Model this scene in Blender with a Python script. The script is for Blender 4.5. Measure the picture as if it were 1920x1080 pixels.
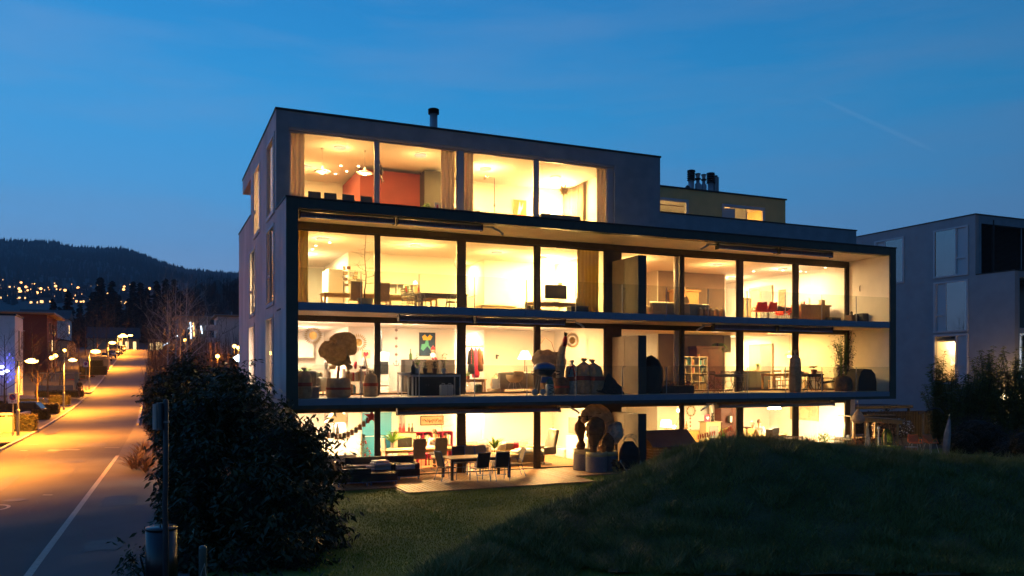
import bpy, bmesh, math, random
import numpy as np
from mathutils import Vector, Matrix
SC = bpy.context.scene
for o in list(bpy.data.objects): bpy.data.objects.remove(o)
PI = math.pi; R = math.radians
rnd = random.Random(7)
# ---------------------------------------------------------------- camera
YAW = R(23.8); CAMZ = 3.7; FPX = 1523.0; sA, cA = math.sin(YAW), math.cos(YAW)
cd = bpy.data.cameras.new('camera'); cam = bpy.data.objects.new('camera', cd)
SC.collection.objects.link(cam); SC.camera = cam
cam.location = (0, 0, CAMZ); cam.rotation_euler = (R(90), 0, -YAW)
cd.sensor_width = 36; cd.lens = 36*FPX/1920; cd.shift_y = (699-540)/1920.0
cd.clip_end = 9000; cd.clip_start = .1
# ---------------------------------------------------------------- dusk sky
W = bpy.data.worlds.new('World'); SC.world = W; W.use_nodes = True
nt = W.node_tree; N = nt.nodes; L = nt.links; N.clear()
wo = N.new('ShaderNodeOutputWorld'); bg = N.new('ShaderNodeBackground')
tc = N.new('ShaderNodeTexCoord'); sx = N.new('ShaderNodeSeparateXYZ'); L.new(tc.outputs['Generated'], sx.inputs[0])
rp = N.new('ShaderNodeValToRGB'); e = rp.color_ramp.elements
e[0].position = 0.0; e[0].color = (.125, .205, .36, 1)
e[1].position = 1.0; e[1].color = (.002, .045, .17, 1)
for p, c in ((.10, (.088, .192, .37, 1)), (.20, (.030, .178, .385, 1)), (.30, (.008, .160, .370, 1)), (.42, (.003, .120, .315, 1)), (.6, (.002, .07, .24, 1))):
    k = e.new(p); k.color = c
L.new(sx.outputs['Z'], rp.inputs[0])
# afterglow lies to the north-west (left of the view), the east is duller
dotn = N.new('ShaderNodeVectorMath'); dotn.operation = 'DOT_PRODUCT'; dotn.inputs[1].default_value = (-.35, .937, 0)
L.new(tc.outputs['Generated'], dotn.inputs[0])
mr = N.new('ShaderNodeMapRange'); mr.inputs[1].default_value = -.6; mr.inputs[2].default_value = .98; mr.inputs[3].default_value = .2; mr.inputs[4].default_value = 1.0
L.new(dotn.outputs['Value'], mr.inputs[0])
mp = N.new('ShaderNodeMapping'); mp.inputs['Scale'].default_value = (1.4, 1.4, 9); mp.inputs['Rotation'].default_value = (.06, .12, .5)
L.new(tc.outputs['Generated'], mp.inputs[0])
nz = N.new('ShaderNodeTexNoise'); nz.inputs['Scale'].default_value = 2.2; nz.inputs['Detail'].default_value = 6; nz.inputs['Roughness'].default_value = .55
L.new(mp.outputs[0], nz.inputs['Vector'])
mc = N.new('ShaderNodeMapRange'); mc.inputs[1].default_value = .42; mc.inputs[2].default_value = .75; mc.inputs[3].default_value = 0; mc.inputs[4].default_value = .42
L.new(nz.outputs[0], mc.inputs[0])
cl = N.new('ShaderNodeMix'); cl.data_type = 'RGBA'; L.new(mc.outputs[0], cl.inputs[0]); L.new(rp.outputs[0], cl.inputs[6]); cl.inputs[7].default_value = (.075, .155, .30, 1)
va = Vector((sA+.394*cA, cA-.394*sA, .331)).normalized(); vb = Vector((sA+.505*cA, cA-.505*sA, .280)).normalized(); pn = va.cross(vb).normalized()
d1 = N.new('ShaderNodeVectorMath'); d1.operation = 'DOT_PRODUCT'; d1.inputs[1].default_value = pn; L.new(tc.outputs['Generated'], d1.inputs[0])
ab = N.new('ShaderNodeMath'); ab.operation = 'ABSOLUTE'; L.new(d1.outputs['Value'], ab.inputs[0])
m1 = N.new('ShaderNodeMapRange'); m1.inputs[1].default_value = .0005; m1.inputs[2].default_value = .0032; m1.inputs[3].default_value = 1; m1.inputs[4].default_value = 0; L.new(ab.outputs[0], m1.inputs[0])
d2 = N.new('ShaderNodeVectorMath'); d2.operation = 'DOT_PRODUCT'; d2.inputs[1].default_value = (va+vb).normalized(); L.new(tc.outputs['Generated'], d2.inputs[0])
m2 = N.new('ShaderNodeMapRange'); m2.inputs[1].default_value = .9972; m2.inputs[2].default_value = .9992; m2.inputs[3].default_value = 0; m2.inputs[4].default_value = .10; L.new(d2.outputs['Value'], m2.inputs[0])
m3 = N.new('ShaderNodeMath'); m3.operation = 'MULTIPLY'; L.new(m1.outputs[0], m3.inputs[0]); L.new(m2.outputs[0], m3.inputs[1])
ct = N.new('ShaderNodeMix'); ct.data_type = 'RGBA'; L.new(m3.outputs[0], ct.inputs[0]); L.new(cl.outputs[2], ct.inputs[6]); ct.inputs[7].default_value = (.16, .26, .42, 1); cl = ct
mu = N.new('ShaderNodeMix'); mu.data_type = 'RGBA'; mu.blend_type = 'MULTIPLY'; mu.inputs[0].default_value = 1
L.new(cl.outputs[2], mu.inputs[6]); L.new(mr.outputs[0], mu.inputs[7])
sk = N.new('ShaderNodeTexSky'); sk.sky_type = 'NISHITA'; sk.sun_disc = False; sk.sun_elevation = R(-2.5); sk.sun_rotation = R(-25)
ad = N.new('ShaderNodeMix'); ad.data_type = 'RGBA'; ad.blend_type = 'ADD'; ad.inputs[0].default_value = .06
L.new(mu.outputs[2], ad.inputs[6]); L.new(sk.outputs[0], ad.inputs[7])
L.new(ad.outputs[2], bg.inputs[0]); bg.inputs[1].default_value = SKY_STRENGTH = 1.95
L.new(bg.outputs[0], wo.inputs[0])
SC.view_settings.view_transform = 'Standard'; SC.view_settings.look = 'None'; SC.view_settings.exposure = .3; SC.view_settings.gamma = 1
SC.view_settings.use_curve_mapping = False
SC.cycles.use_denoising = True; SC.cycles.use_adaptive_sampling = False
try: SC.cycles.denoiser = 'OPENIMAGEDENOISE'
except Exception: pass
SC.cycles.max_bounces = 7; SC.cycles.diffuse_bounces = 4; SC.cycles.glossy_bounces = 3; SC.cycles.transparent_max_bounces = 16
SC.cycles.sample_clamp_indirect = 6; SC.cycles.caustics_reflective = False; SC.cycles.caustics_refractive = False

# ---------------------------------------------------------------- helpers
def XP(px, Y):                       # X on the vertical plane Y seen at a column of the photograph
    r = (px-960)/FPX; return Y*(cA*r+sA)/(cA-sA*r)
def ZP(py, X, Y): return CAMZ-(py-699)/FPX*(sA*X+cA*Y)
def AT(px, d):
    r = (px-960)/FPX; return d*(cA*r+sA), d*(cA-sA*r)
def GR(px, py, z=0):
    return AT(px, (CAMZ-z)*FPX/(py-699))
MATS = {}
def mat(name, col, rough=.6, metal=0, var=0, vs=3, bump=0, bs=40, em=None, es=0, spec=.5, col2=None, sss=0, stretch=None, trans=0):
    if name in MATS: return MATS[name]
    m = bpy.data.materials.new(name); m.use_nodes = True; n = m.node_tree.nodes; l = m.node_tree.links
    b = n['Principled BSDF']; b.inputs['Base Color'].default_value = (*col, 1); b.inputs['Roughness'].default_value = rough
    b.inputs['Metallic'].default_value = metal; b.inputs['Specular IOR Level'].default_value = spec
    tcn = None
    if var or col2 or bump:
        tcn = n.new('ShaderNodeTexCoord'); src = tcn.outputs['Object']
        if stretch:
            ma = n.new('ShaderNodeMapping'); ma.inputs['Scale'].default_value = stretch; l.new(src, ma.inputs[0]); src = ma.outputs[0]
    if var or col2:
        t = n.new('ShaderNodeTexNoise'); t.inputs['Scale'].default_value = vs; t.inputs['Detail'].default_value = 5; l.new(src, t.inputs['Vector'])
        r = n.new('ShaderNodeValToRGB'); r.color_ramp.elements[0].position = .32; r.color_ramp.elements[1].position = .68
        if col2 is None:
            a, c2 = [max(0, v*(1-var)) for v in col], [min(1, v*(1+var)) for v in col]
        else: a, c2 = col, col2
        r.color_ramp.elements[0].color = (*a, 1); r.color_ramp.elements[1].color = (*c2, 1)
        l.new(t.outputs[0], r.inputs[0]); l.new(r.outputs[0], b.inputs['Base Color'])
    if bump:
        t = n.new('ShaderNodeTexNoise'); t.inputs['Scale'].default_value = bs; t.inputs['Detail'].default_value = 4; l.new(src, t.inputs['Vector'])
        u = n.new('ShaderNodeBump'); u.inputs['Strength'].default_value = bump; u.inputs['Distance'].default_value = .02; l.new(t.outputs[0], u.inputs['Height']); l.new(u.outputs[0], b.inputs['Normal'])
    if em: b.inputs['Emission Color'].default_value = (*em, 1); b.inputs['Emission Strength'].default_value = es
    if trans:
        o = n['Material Output']; tr = n.new('ShaderNodeBsdfTranslucent'); tr.inputs[0].default_value = (*col, 1)
        mx = n.new('ShaderNodeMixShader'); mx.inputs[0].default_value = trans; l.new(b.outputs[0], mx.inputs[1]); l.new(tr.outputs[0], mx.inputs[2]); l.new(mx.outputs[0], o.inputs[0])
    MATS[name] = m; return m
def glass(name, tint, ior=1.5, rough=0.0, k=1.0):
    if name in MATS: return MATS[name]
    m = bpy.data.materials.new(name); m.use_nodes = True; n = m.node_tree.nodes; l = m.node_tree.links; n.clear()
    o = n.new('ShaderNodeOutputMaterial'); t = n.new('ShaderNodeBsdfTransparent'); t.inputs[0].default_value = (*tint, 1)
    g = n.new('ShaderNodeBsdfGlossy'); g.inputs['Roughness'].default_value = rough
    lw = n.new('ShaderNodeLayerWeight'); lw.inputs[0].default_value = .5      # facing term, the same on both sides of the sheet
    pw_ = n.new('ShaderNodeMath'); pw_.operation = 'POWER'; pw_.inputs[1].default_value = 5; l.new(lw.outputs['Facing'], pw_.inputs[0])
    f = n.new('ShaderNodeMath'); f.operation = 'MULTIPLY_ADD'; r0 = ((ior-1)/(ior+1))**2*k; f.inputs[1].default_value = (1-r0)*.6; f.inputs[2].default_value = r0; l.new(pw_.outputs[0], f.inputs[0])
    mx = n.new('ShaderNodeMixShader'); l.new(f.outputs[0], mx.inputs[0]); l.new(t.outputs[0], mx.inputs[1]); l.new(g.outputs[0], mx.inputs[2]); l.new(mx.outputs[0], o.inputs[0])
    MATS[name] = m; return m
def emit(name, col, s):
    return mat(name, (.02, .02, .02), .5, em=col, es=s)

class MB:
    def __init__(s): s.v = []; s.f = []
    def add(s, vs, fs):
        b = len(s.v); s.v += [tuple(p) for p in vs]; s.f += [tuple(i+b for i in f) for f in fs]; return s
    def bx(s, x0, x1, y0, y1, z0, z1):
        return s.add([(x0,y0,z0),(x1,y0,z0),(x1,y1,z0),(x0,y1,z0),(x0,y0,z1),(x1,y0,z1),(x1,y1,z1),(x0,y1,z1)],
              [(0,3,2,1),(4,5,6,7),(0,1,5,4),(1,2,6,5),(2,3,7,6),(3,0,4,7)])
    def box(s, c, d, rz=0, rx=0, ry=0):
        M = Matrix.Translation(c) @ Matrix.Rotation(rz,4,'Z') @ Matrix.Rotation(ry,4,'Y') @ Matrix.Rotation(rx,4,'X')
        a = MB(); x, y, z = d[0]/2, d[1]/2, d[2]/2; a.bx(-x,x,-y,y,-z,z)
        return s.add([M@Vector(p) for p in a.v], a.f)
    def rbox(s, c, d, r=.03, rz=0, rx=0, ry=0, n=2):       # rounded box (bevelled)
        bm = bmesh.new(); bmesh.ops.create_cube(bm, size=1)
        for v in bm.verts: v.co = Vector((v.co.x*d[0], v.co.y*d[1], v.co.z*d[2]))
        bmesh.ops.bevel(bm, geom=bm.edges[:]+bm.verts[:], offset=min(r, min(d)*.49), segments=n, affect='EDGES', profile=.5)
        M = Matrix.Translation(c) @ Matrix.Rotation(rz,4,'Z') @ Matrix.Rotation(ry,4,'Y') @ Matrix.Rotation(rx,4,'X')
        bm.verts.ensure_lookup_table()
        s.add([M@v.co for v in bm.verts], [[v.index for v in f.verts] for f in bm.faces]); bm.free(); return s
    def tube(s, pts, r, n=8, cap=True):
        pts = [Vector(p) for p in pts]; rs = r if isinstance(r, (list, tuple)) else [r]*len(pts)
        b = len(s.v); up = Vector((0,0,1))
        for i, p in enumerate(pts):
            t = (pts[min(i+1,len(pts)-1)]-pts[max(i-1,0)]); t = t.normalized() if t.length > 1e-9 else up
            a = t.cross(up if abs(t.z) < .95 else Vector((1,0,0))).normalized(); c = t.cross(a)
            for k in range(n):
                q = 2*PI*k/n; s.v.append(tuple(p+(a*math.cos(q)+c*math.sin(q))*rs[i]))
        for i in range(len(pts)-1):
            for k in range(n):
                k2 = (k+1)%n; s.f.append((b+i*n+k, b+i*n+k2, b+(i+1)*n+k2, b+(i+1)*n+k))
        if cap: s.f.append(tuple(b+k for k in range(n))[::-1]); s.f.append(tuple(b+(len(pts)-1)*n+k for k in range(n)))
        return s
    def lathe(s, prof, n=16, c=(0,0,0), axis='z', sx=1, sy=1, rot=None):
        b = len(s.v); c = Vector(c)
        for r_, z in prof:
            for k in range(n):
                q = 2*PI*k/n; p = Vector((r_*math.cos(q)*sx, r_*math.sin(q)*sy, z))
                if axis == 'y': p = Vector((p.x, z, p.y))
                if axis == 'x': p = Vector((z, p.x, p.y))
                if rot: p = rot @ p
                s.v.append(tuple(p+c))
        for i in range(len(prof)-1):
            for k in range(n):
                k2 = (k+1)%n; s.f.append((b+i*n+k, b+i*n+k2, b+(i+1)*n+k2, b+(i+1)*n+k))
        s.f.append(tuple(b+k for k in range(n))[::-1]); s.f.append(tuple(b+(len(prof)-1)*n+k for k in range(n)))
        return s
    def ell(s, c, d, n=12, m=8, noise=0, seed=0):
        rr = random.Random(seed); prof = []
        b = len(s.v); 
        for i in range(m+1):
            th = PI*i/m
            for k in range(n):
                q = 2*PI*k/n; w = 1+(rr.random()-.5)*noise
                s.v.append((c[0]+d[0]*math.sin(th)*math.cos(q)*w, c[1]+d[1]*math.sin(th)*math.sin(q)*w, c[2]-d[2]*math.cos(th)*w))
        for i in range(m):
            for k in range(n):
                k2 = (k+1)%n; s.f.append((b+i*n+k, b+i*n+k2, b+(i+1)*n+k2, b+(i+1)*n+k))
        return s
    def prism(s, poly, a0, a1, axis='y'):
        n = len(poly); P = []
        for a in (a0, a1):
            for u, w in poly: P.append((u,a,w) if axis == 'y' else (a,u,w) if axis == 'x' else (u,w,a))
        return s.add(P, [tuple(range(n)), tuple(range(2*n-1, n-1, -1))]+[(i, i+n, (i+1)%n+n, (i+1)%n) for i in range(n)])
    def build(s, name, m, parent=None, smooth=False, **k):
        me = bpy.data.meshes.new(name); me.from_pydata(s.v, [], s.f)
        bm = bmesh.new(); bm.from_mesh(me); bmesh.ops.recalc_face_normals(bm, faces=bm.faces); bm.to_mesh(me); bm.free()
        if smooth: me.polygons.foreach_set('use_smooth', [True]*len(me.polygons))
        if m is not None:
            for q in (m if isinstance(m, (list, tuple)) else [m]): me.materials.append(q)
        return link(name, me, parent, **k)
def link(name, me, parent=None, loc=None, rz=0, label=None, cat=None, group=None, kind=None):
    o = bpy.data.objects.new(name, me); SC.collection.objects.link(o)
    if parent: o.parent = parent
    if loc: o.location = loc
    if rz: o.rotation_euler = (0,0,rz)
    tag(o, label, cat, group, kind); return o
def tag(o, label=None, cat=None, group=None, kind=None):
    if label: o['label'] = label
    if cat: o['category'] = cat
    if group: o['group'] = group
    if kind: o['kind'] = kind
    return o
def T(name, label, cat, loc=(0,0,0), rz=0, group=None):
    o = link(name, None, None, loc, rz, label, cat, group); o.empty_display_size = .1; return o
KIDS = {}
def copy_tree(o, loc=None, rz=None, label=None, group=None, scale=None, parent=None):
    c = o.copy(); SC.collection.objects.link(c)
    if parent is not None: c.parent = parent
    if loc is not None: c.location = loc
    if rz is not None: c.rotation_euler = (0,0,rz)
    if label: c['label'] = label
    if group: c['group'] = group
    if scale: c.scale = (scale,)*3 if isinstance(scale, (int, float)) else scale
    for ch in list(o.children): copy_tree(ch, parent=c)
    return c
def lamp(name, kind, loc, power, col, parent=None, size=.1, rot=None, sy=None, blend=1, ang=150):
    d = bpy.data.lights.new(name, kind); d.energy = power; d.color = col
    if kind == 'AREA':
        d.size = size; d.shape = 'RECTANGLE' if sy else 'SQUARE'
        if sy: d.size_y = sy
    else: d.shadow_soft_size = size
    if kind == 'SPOT': d.spot_size = R(ang); d.spot_blend = blend
    o = bpy.data.objects.new(name, d); SC.collection.objects.link(o); o.location = loc
    if rot: o.rotation_euler = rot
    if parent: o.parent = parent
    return o
def np_mesh(name, V, F, m, parent=None, smooth=False, **k):          # V (n,3), F (m,3|4) arrays
    me = bpy.data.meshes.new(name); V = np.asarray(V, 'f'); F = np.asarray(F, 'i'); k_ = F.shape[1]
    me.vertices.add(len(V)); me.vertices.foreach_set('co', V.ravel())
    me.loops.add(F.size); me.loops.foreach_set('vertex_index', F.ravel())
    me.polygons.add(len(F)); me.polygons.foreach_set('loop_start', np.arange(0, F.size, k_, dtype='i'))
    me.polygons.foreach_set('loop_total', np.full(len(F), k_, 'i'))
    if smooth: me.polygons.foreach_set('use_smooth', np.ones(len(F), bool))
    me.update(calc_edges=True); me.validate()
    if m: me.materials.append(m)
    return link(name, me, parent, **k)
def leaves(P, size, rng, w=.4, droop=.4, updir=None):                 # folded kite-shaped leaves at points P
    n = len(P); a = rng.uniform(0, 2*PI, n); dz = rng.normal(-droop, .35, n)
    D = np.stack([np.cos(a), np.sin(a), dz], 1); D /= np.linalg.norm(D, axis=1)[:, None]
    S = np.cross(D, rng.normal(0, .5, (n, 3))+np.array([0,0,1.])); S /= np.linalg.norm(S, axis=1)[:, None]+1e-9
    U = np.cross(S, D); L_ = size*rng.uniform(.6, 1.3, n)[:, None]; Wd = L_*w*.5
    V = np.stack([P, P+D*L_*.45+S*Wd+U*Wd*.3, P+D*L_, P+D*L_*.45-S*Wd+U*Wd*.3], 1).reshape(-1, 3)
    F = np.arange(n*4).reshape(-1, 4); F = np.concatenate([F[:, [0,1,2]], F[:, [0,2,3]]])
    return V, F
def holed(mb, axis, p0, p1, u0, u1, z0, z1, holes):
    us = sorted(set([u0, u1]+[h[0] for h in holes]+[h[1] for h in holes])); 
    for a, b in zip(us, us[1:]):
        if b-a < 1e-4: continue
        m_ = (a+b)/2; hz = sorted([(h[2], h[3]) for h in holes if h[0] <= m_ <= h[1]]); z = z0
        for h0, h1 in hz+[(z1, z1)]:
            if h0-z > 1e-4:
                if axis == 'x': mb.bx(p0, p1, a, b, z, h0)
                else: mb.bx(a, b, p0, p1, z, h0)
            z = max(z, h1)
def zr(Y):
    if Y < 50: return 0.0
    if Y < 132: return .00044*(Y-50)**2
    return min(2.96+.072*(Y-132), 9.6)
LK = 4.0; SK = 4.6
# ---------------------------------------------------------------- materials
M_ = dict(
 render_front=mat('render_front_skyblue', (.22,.27,.33), .85, var=.11, vs=2, bump=.25, bs=60),  # front wall: blue of the dusk sky put into the colour
 render_side=mat('render_side_lamplit', (.60,.51,.52), .85, var=.15, vs=1.2, bump=.3, bs=50, stretch=(1,1,.35)),  # side wall: pink street lamp light put into the paler colour
 frame_dark=mat('dark_green_panel', (.05,.062,.058), .55, var=.12, vs=3, bump=.05, bs=30),
 cap=mat('black_flashing', (.018,.016,.018), .5),
 slab=mat('slab_edge_sheet', (.17,.24,.36), .38, metal=.35, var=.06, vs=4),  # sky reflection put into the blue of the metal sheet
 soffit=mat('soffit_render', (.80,.73,.64), .8, var=.05, vs=2),
 bronze=mat('bronze_window_frame', (.085,.066,.045), .45, metal=.3, var=.1, vs=5),
 alu=mat('grey_window_frame', (.34,.34,.38), .4, metal=.3),
 wfr=mat('pale_window_frame', (.48,.46,.50), .45),
 wall=mat('interior_plaster', (.78,.75,.70), .9, var=.02, vs=1.5),
 wallred=mat('interior_red_wall', (.20,.04,.028), .8, var=.12, vs=1.2),
 wallbrown=mat('interior_taupe_wall', (.17,.125,.09), .85, var=.06, vs=2),
 walldark=mat('interior_dark_wall', (.075,.05,.038), .8, var=.15, vs=2),
 ceil=mat('ceiling_white', (.82,.80,.77), .9),
 parquet=mat('parquet', (.33,.17,.08), .35, var=.25, vs=6, stretch=(.3,3,1)),
 balcony=mat('balcony_screed', (.52,.47,.42), .7, var=.15, vs=3, bump=.1),
 ochre=mat('ochre_render', (.62,.44,.20), .85, var=.06, vs=2, bump=.2, bs=50),
 black=mat('black_fabric', (.02,.018,.018), .8), dark=mat('dark_grey', (.045,.042,.042), .55, var=.1),
 white=mat('white_paint', (.8,.79,.77), .5), grey=mat('mid_grey', (.22,.22,.23), .6), lgrey=mat('light_grey', (.5,.5,.5), .6),
 steel=mat('brushed_steel', (.075,.077,.082), .32, metal=1, var=.06, vs=30, stretch=(1,1,.05)), galv=mat('galvanised_steel', (.20,.24,.28), .45, metal=.8, var=.12, vs=8),
 chrome=mat('chrome', (.75,.75,.75), .15, metal=1),
 oak=mat('oak_wood', (.42,.25,.11), .5, var=.25, vs=5, stretch=(1,6,6)), pine=mat('pine_wood', (.55,.33,.13), .5, var=.2, vs=4, stretch=(6,6,1)),
 walnut=mat('dark_wood', (.10,.045,.02), .45, var=.25, vs=4), teak=mat('weathered_teak', (.32,.24,.17), .7, var=.2, vs=6),
 red=mat('red_lacquer', (.45,.02,.03), .4), orange=mat('orange_plastic', (.80,.10,.03), .4, trans=.3), pink=mat('pink_cloth', (.60,.03,.10), .8),
 blue=mat('blue_lacquer', (.03,.25,.45), .4), linen=mat('curtain_cloth', (.80,.70,.58), .9, trans=.55), sheer=mat('sheer_curtain', (.75,.70,.66), .9, trans=.4),
 ycurt=mat('ochre_curtain_cloth', (.62,.50,.18), .9, trans=.5),
 jute=mat('jute_sacking', (.55,.42,.27), .95, var=.3, vs=7, bump=.7, bs=25, trans=.3), jdark=mat('brown_sacking', (.22,.13,.07), .95, var=.3, vs=7, bump=.7, bs=25, trans=.25),
 fleece=mat('white_fleece', (.45,.43,.40), .95, var=.2, vs=9, bump=.7, bs=25), leather=mat('grey_leather', (.20,.20,.19), .35, var=.1),
 beige=mat('beige_upholstery', (.40,.33,.23), .85, var=.08, vs=10), cush=mat('lilac_white_cushion', (.58,.55,.60), .9), sofawhite=mat('white_upholstery', (.6,.6,.62), .8),
 leaf=mat('houseplant_leaf', (.10,.22,.03), .5, var=.4, vs=6, trans=.3), leafd=mat('dark_leaf', (.025,.05,.015), .5, var=.4, vs=6),
 terra=mat('terracotta', (.35,.12,.05), .8, var=.1), paper=mat('cream_paper', (.68,.56,.36), .9, trans=.4),
 bark=mat('bark', (.11,.08,.06), .9, var=.3, vs=8, bump=.5), barkp=mat('birch_bark', (.42,.37,.33), .8, var=.4, vs=9),
 concrete=mat('concrete', (.34,.32,.29), .85, var=.15, vs=3, bump=.2, bs=30), screen=mat('dark_screen', (.02,.022,.022), .25),
 awning=mat('awning_fabric', (.155,.13,.165), .75, var=.2, vs=3, bump=.3, bs=6, stretch=(8,1,1)), awnbar=mat('awning_bar', (.12,.2,.42), .35, metal=.5),
 litstrip=mat('lit_soffit_cream', (.6,.55,.45), .4),
)
GL = glass('window_glass', (.95,.96,.94), 1.45, k=1.2); BG = glass('balustrade_glass', (.90,.91,.88), 1.5, k=.4)
WARM = (1, .60, .20); WARM2 = (1, .54, .15); PALE = (1, .72, .38); SODIUM = (1, .31, .022)
G_LAMP = emit('warm_lamp_glow', (1, .72, .36), 14); G_SOD = emit('sodium_lamp_glow', (1, .50, .09), 16); G_BULB = emit('bulb_glow', (1,.8,.5), 30)
def bw(mb, name, m, parent, smooth=False, **k):       # mesh given in world coordinates, parented to a placed Empty
    o = mb.build(name, m, parent, smooth, **k)
    o.matrix_parent_inverse = Matrix.Translation(-Vector(parent.location)); return o
def part(name, m, parent, *boxes, **k):
    mb = MB()
    for b in boxes: mb.bx(*b)
    return bw(mb, name, m, parent, **k)
# ---------------------------------------------------------------- terrain
def e_ridge(px):
    t = [(-2500,430),(-900,420),(-300,440),(-50,449),(0,455),(60,459),(90,457),(130,468),(180,472),(230,472),(270,484),(310,500),(350,512),(400,516),(450,520),(600,535),(1000,560),(1600,575),(2600,560),(5000,520)]
    return (699-np.interp(px, [a for a,_ in t], [b for _,b in t]))/FPX
def terrain_z(px, d):
    er = e_ridge(px)
    e = np.interp(d, [240, 330, 520, 900, 1400, 2000, 2600, 3400], [.0245, .040, .062, .083, .108, .135, 0, 0])
    e = np.minimum(e, er*.92)
    e = np.where(d > 2000, np.interp(d, [2000, 2600, 2900, 3600], [0, 1, .93, .2])*1.0*er + (d < 2600)*(2600-d)/600*np.minimum(.135, er*.92), e)
    return CAMZ+d*e
def ang_px(a): return 960+FPX*math.tan(max(-1.32, min(1.32, a)))
na, ds = 420, [238, 260, 290, 330, 380, 440, 520, 620, 750, 900, 1100, 1300, 1500, 1700, 1900, 2050, 2200, 2350, 2500, 2600, 2700, 2900, 3300, 3800]
V = []; rng = np.random.default_rng(3)
for d in ds:
    for i in range(na):
        a = -1.35+2.7*i/(na-1); px = ang_px(a); X, Y = math.sin(a+YAW)*d/max(math.cos(a), .22), math.cos(a+YAW)*d/max(math.cos(a), .22)
        z = float(terrain_z(px, d)); 
        if d > 400: z += (rng.random()-.5)*.0022*d+.004*d*math.sin(i*.31+d*.01)*math.sin(i*.13)
        if d > 3000: z = 60
        if d == 238: z = 8.9 
        V.append((X, Y, z))
F = [(j*na+i, j*na+i+1, (j+1)*na+i+1, (j+1)*na+i) for j in range(len(ds)-1) for i in range(na-1)]
forest = mat('distant_forest', (.012,.024,.034), .95, col2=(.028,.046,.062), vs=.012, bump=0)
np_mesh('wooded_hills', V, F, forest, smooth=True, kind='structure')
# ground sheet: flat by the house, following the rising street behind
V = []; F = []; ys = [-60, 0, 20, 50]+[50+k*6 for k in range(1, 34)]+[262, 300]
xs = [-320, -120, -60, -30, -16, -10.2, -8.6, -6.75, -1.0, 4, 60, 300]
for y in ys:
    for x in xs:
        z = zr(y)-.02
        if y > 225: z = zr(225)+(y-225)*.02
        if x < -10 and 50 < y < 150: z -= .55*math.sin((y-50)/100*PI)
        if -8 < x < -.9: z -= .12
        V.append((x, y, z))
nx = len(xs); F = [(j*nx+i, j*nx+i+1, (j+1)*nx+i+1, (j+1)*nx+i) for j in range(len(ys)-1) for i in range(nx-1)]
np_mesh('ground', V, F, mat('dull_ground', (.05,.045,.03), .95, col2=(.09,.075,.05), vs=.6, bump=.5, bs=9), kind='structure')
def strip(name, xa, xb, y0, y1, dz, m, step=3, th=None, parent=None, **k):
    n = max(2, int((y1-y0)/step)+1); V = []; F = []
    for i in range(n):
        y = y0+(y1-y0)*i/(n-1); a = xa(y) if callable(xa) else xa; b = xb(y) if callable(xb) else xb
        V += [(a, y, zr(y)+dz), (b, y, zr(y)+dz)]
        if th: V += [(a, y, zr(y)+dz-th), (b, y, zr(y)+dz-th)]
    q = 4 if th else 2
    for i in range(n-1):
        c = i*q; F.append((c, c+1, c+q+1, c+q))
        if th: F += [(c, c+q, c+q+2, c+2), (c+1, c+3, c+q+3, c+q+1)]
    if th: F += [(0, 2, 3, 1), ((n-1)*q, (n-1)*q+1, (n-1)*q+3, (n-1)*q+2)]
    me = MB(); me.v = V; me.f = F
    return me.build(name, m, parent, **k)
asph = mat('asphalt', (.070,.064,.062), .78, col2=(.098,.09,.086), vs=.35, bump=.25, bs=90, spec=.35)
def wline(y): return np.interp(y, [0, 17.1, 40.1, 60, 300], [-2.4, -2.1, -1.48, -1.25, -1.2])
strip('road', -6.6, lambda y: float(wline(y))+.02, -12, 238, -.02, asph, 2, kind='structure')
# side street that meets the road, and car parks
road2 = MB(); road2.add([(-60, 96, zr(96)-.35), (-6.62, 96, zr(96)-.004), (-6.62, 104, zr(104)-.004), (-60, 104, zr(104)-.35)], [(0,1,2,3)]); road2.build('side_road', asph, kind='structure')
sw = mat('pavement_asphalt', (.10,.093,.092), .85, col2=(.135,.125,.122), vs=.5, bump=.3, bs=70)
strip('pavement', lambda y: float(wline(y))+.02, lambda y: .6, -12, 94, .0, sw, 2, th=.1, kind='structure')
strip('pavement', -8.3, -6.75, 49, 95, .1, sw, 3, th=.1, kind='structure')
strip('pavement', -8.3, -6.75, 105, 236, .1, sw, 3, th=.1, kind='structure')
kb = mat('granite_kerb', (.36,.34,.32), .7, var=.12, vs=4)
def kerbrun(xa, xb, y0, y1, dz):
    root = T('kerb', None, None, (xa, y0, zr(y0))); root['kind'] = 'structure'; n = int((y1-y0)/2)
    for i in range(n):
        a = y0+i*2.0; mb = MB()
        z0, z1 = zr(a)+dz, zr(a+1.98)+dz
        mb.add([(xa,a,z0-.14),(xb,a,z0-.14),(xb,a+1.98,z1-.14),(xa,a+1.98,z1-.14),(xa,a,z0),(xb,a,z0),(xb,a+1.98,z1),(xa,a+1.98,z1)],
              [(0,3,2,1),(4,5,6,7),(0,1,5,4),(1,2,6,5),(2,3,7,6),(3,0,4,7)]); bw(mb, 'kerb_stone', kb, root)
kerbrun(-6.75, -6.6, 30, 96, .10); kerbrun(-6.75, -6.6, 106, 226, .10)
kerbrun(-8.45, -8.3, 56, 92, .12); kerbrun(-1.1, -.95, 62, 92, .12)
wp = mat('road_paint', (.40,.36,.30), .7, var=.18, vs=9)
strip('painted_edge_line', lambda y: float(wline(y))-.07, lambda y: float(wline(y))+.07, 8, 40.3, .006, wp, 2, kind='structure')
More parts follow.
